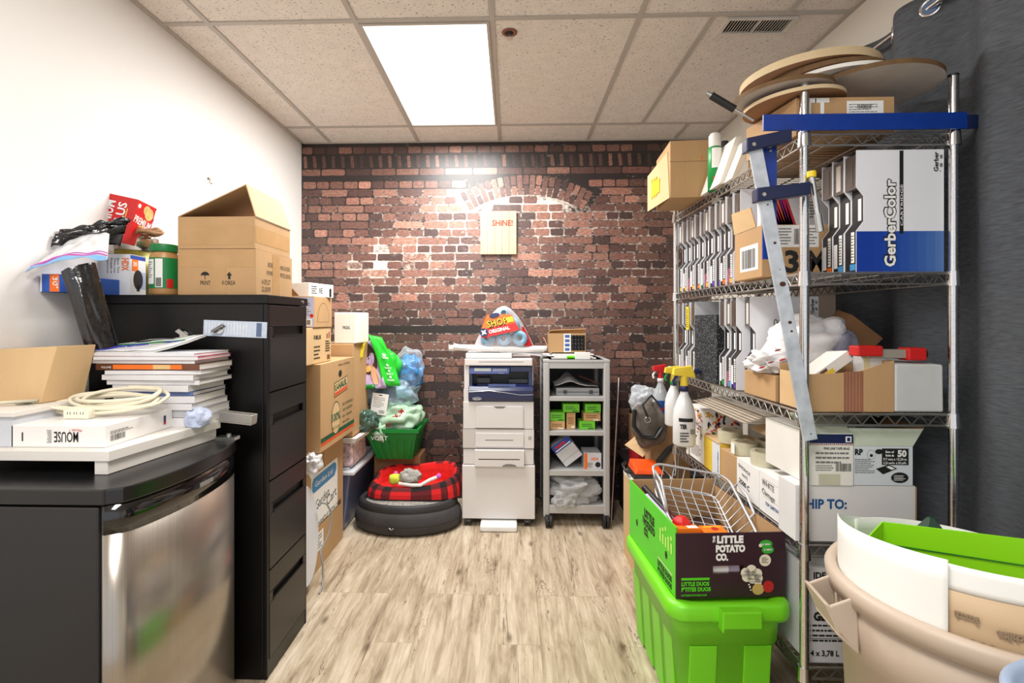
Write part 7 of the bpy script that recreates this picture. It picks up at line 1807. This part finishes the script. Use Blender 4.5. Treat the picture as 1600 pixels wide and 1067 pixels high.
h = t.p('handle'); h.tube([(.668, 2.8, zt_+.02), (.64, 2.8, zt_+.03), (.635, 2.86, zt_+.05), (.66, 2.9, zt_+.05)], .009, BLKPL, 8); t.done()
t = Thing('pole', 'black tube slanting up behind the orange tool case', 'tube')
b = t.p('tube'); b.cyl(P(1028, 722, 2.93), P(1052, 694, 3.0), .016, DKGREY); t.done()
t = Thing('low_cabinet', 'dark low cabinet in the far right corner carrying the red box', 'cabinet')
b = t.p('body', bevel=.004); b.box(.80, 1.2, 3.14, 3.72, .001, .375, mat('dark_cabinet', (34, 34, 38), .5)); tp = t.p('top', bevel=.003); tp.box(.785, 1.22, 3.12, 3.74, .3755, .40, mat('dark_top', (58, 58, 62), .5)); t.done()
t = Thing('shipping_carton', 'red carton with a kraft upper half in the far right corner', 'box')
b = t.p('box', bevel=.003); b.box(.80, 1.0, 3.16, 3.42, .4005, .56, mat('crimson_carton', (168, 22, 34), .5)); b.box(.80, 1.0, 3.16, 3.42, .56, .735, KRAFTD); f = FS(.80, 3.16, .4); b.rect(f, .06, .175, .12, .182, WHITE); b.rect(f, .06, .155, .12, .162, WHITE); t.done()
t = Thing('plastic_bag', 'clear crinkled bag on the red carton in the far right corner', 'bag')
t.p('bag').blob((.885, 3.3, .835), (.105, .09, .10), film('clear_film3', (225, 232, 240), .45, .12, .8, 20), 15, .4, 2.3, floor=.737); t.p('contents', label='dark red wires inside').tube([Vector((.86+.03*cos(k*.9), 3.27+.02*sin(k*1.3), .765+.02*sin(k*.7))) for k in range(40)], .003, mat('dark_red_wire', (120, 20, 24), .5), 5); t.done()
t = Thing('laptop_sleeve', 'black flat sleeve leaning against the brick wall above the clear bag', 'sleeve')
b = t.p('sleeve', solid=.02); q0, q1 = P(985, 600, 3.70), P(1046, 612, 3.70); b.add([q0, Vector((q0.x+.09, 3.52, .42)), Vector((q1.x+.06, 3.52, .42)), q1], [(0, 1, 2, 3)], BLKPL); t.done()
t = Thing('handbag', 'slouchy taupe handbag with black trim and strap beside the shelving', 'bag')
b = t.p('body'); TP = mat('taupe_fabric', (98, 90, 82), .85, var=.25, vs=10, bump=.3, bs=90); hb = Vector((xat(1014, 2.9), 2.90, .77)); b.blob(hb, (.10, .075, .125), TP, 4, .3, 1.8)
s_ = t.p('trim', label='black trim'); s_.tube([P(992, 640, 2.84), P(990, 665, 2.82), P(1003, 683, 2.82), P(1024, 684, 2.82), P(1034, 668, 2.83)], .018, BLKPL, 8, flat=.5); r_ = t.p('ring', label='metal ring'); c0 = P(1012, 656, 2.82); r_.tube([c0+Vector((.016*cos(a), 0, .016*sin(a))) for a in [2*pi*k/16 for k in range(16)]], .0028, CHROME, 6, True); s2_ = t.p('strap', label='black strap'); s2_.tube([P(1012, 652, 2.82), P(1004, 632, 2.83), P(1018, 618, 2.88), P(1034, 636, 2.86)], .007, BLKPL, 6); t.done()
t = Thing('cardboard_box', 'kraft carton with a big raised flap under the taupe handbag', 'box', 'cardboard boxes')
b = t.p('box'); x0, x1 = .84, .915+.13; b.box(.83, 1.06, 2.985, 3.115, .001, .785, KRAFT)
fl = t.p('flap', label='big slanted flap', solid=.004); fl.add([P(976, 695, 2.96), P(1004, 714, 2.90), P(1033, 690, 2.96), P(997, 678, 3.02)], [(0, 1, 2, 3)], KRAFTL); t.done()
t = Thing('leaning_board', 'thin dark red board with a white edge leaning beside the silver cart', 'board')
b = t.p('board', bevel=.002); a, c = P(953, 842, 3.4), P(965, 590, 3.72); a.z = .001
b.hexa([a, a+Vector((.008, 0, 0)), a+Vector((.03, .03, 0)), a+Vector((.022, .03, 0)), c, c+Vector((.008, 0, 0)), c+Vector((.03, .03, 0)), c+Vector((.022, .03, 0))], mat('dark_red_board', (84, 34, 30), .5)); e_ = t.p('edge', label='white edge'); e_.tube([a+Vector((.009, -.001, 0)), c+Vector((.009, -.001, 0))], .0035, WHITE, 6); t.done()
# spray bottles hooked over the shelf edge
def spray(name, lb, px, py, Y, s_, head, collar, body, lab=None, m2=None, rot=0):
    t = Thing(name, lb, 'spray bottle', 'spray bottles hooked on the shelving')
    c = P(px, py, Y); M = Matrix.Translation(c) @ Matrix.Rotation(radians(rot), 4, 'Y') @ Matrix.Scale(s_, 4)
    b = t.p('bottle'); b.M = M; b.lathe([(0, 0), (.042, 0), (.046, .008), (.046, .12), (.042, .15), (.03, .185), (.017, .215), (.014, .235), (0, .235)], body, (0, 0, 0), 28)
    k_ = t.p('collar'); k_.M = M; k_.lathe([(.0, .228), (.019, .228), (.019, .25), (0, .25)], collar, (0, 0, 0), 20)
    h = t.p('trigger_head'); h.M = M; h.cyl((0, 0, .25), (0, 0, .295), .016, head, r1=.014); h.bevel = .003*s_
    h.hexa([(-.05, -.014, .295), (.045, -.014, .285), (.045, .014, .285), (-.05, .014, .295), (-.045, -.01, .325), (.03, -.012, .335), (.03, .012, .335), (-.045, .01, .325)], head)
    tr_ = t.p('trigger', h); tr_.M = M; tr_.tube([(-.03, 0, .295), (-.045, 0, .27), (-.04, 0, .25)], .0065, m2 or head, 6)
    nz = t.p('nozzle', h); nz.M = M; nz.cyl((.045, 0, .31), (.062, 0, .312), .012, m2 or head, n=12)
    if lab: lab(t, M)
    t.done()
YH = mat('yellow_trigger', (236, 206, 60), .4); HDPE = mat('translucent_white_bottle', (226, 226, 226), .35, var=.04, coat=.2)
def lab1(t, M):
    l = t.p('label', label='black printed lettering'); l.M = M; cylpatch(l, (0, 0, 0), .0466, -.8, .5, .105, .12, BLACK)
    l.text(FR((-.034, -.0475, .07), (1, 0, 0), (0, 0, 1)), 0, .008, 'TER', .018, BLACK, w=.03, bold=.05, e=.001); l.lines(FR((-.034, -.0475, .02), (1, 0, 0), (0, 0, 1)), 0, 0, .04, .045, 4, BLACK, 3); l.barcode(FR((.008, -.0475, .055), (1, 0, 0), (0, 0, 1)), 0, 0, .02, .022, BLACK)
spray('spray_bottle', 'big white spray bottle with a yellow head and blue collar by the shelving', 1069, 695, 2.46, 1.16, YH, NAVY, HDPE, lab1, NAVY)
spray('spray_bottle', 'white spray bottle with a yellow head and green collar behind the bigger one', 1052, 664, 2.72, .96, YH, GREENP, HDPE, None, GREENP)
def lab2(t, M):
    l = t.p('label', label='blue label with red lettering'); l.M = M; cylpatch(l, (0, 0, 0), .0467, -.75, .95, .03, .12, mat('window_blue', (30, 90, 180), .35)); l.text(FR((-.03, -.0480, .06), (1, 0, 0), (0, 0, 1)), 0, 0, 'Windex', .018, RED, w=.055, bold=.05, e=.001, ang=.1)
spray('spray_bottle', 'clear cleaner spray bottle with a red head and blue label', 1032, 655, 3.05, 1.0, mat('red_trigger', (206, 30, 36), .4), WHITE, film('pale_clear_bottle', (206, 214, 220), .5, .1, .1, 8), lab2, WHITE)
#@@END
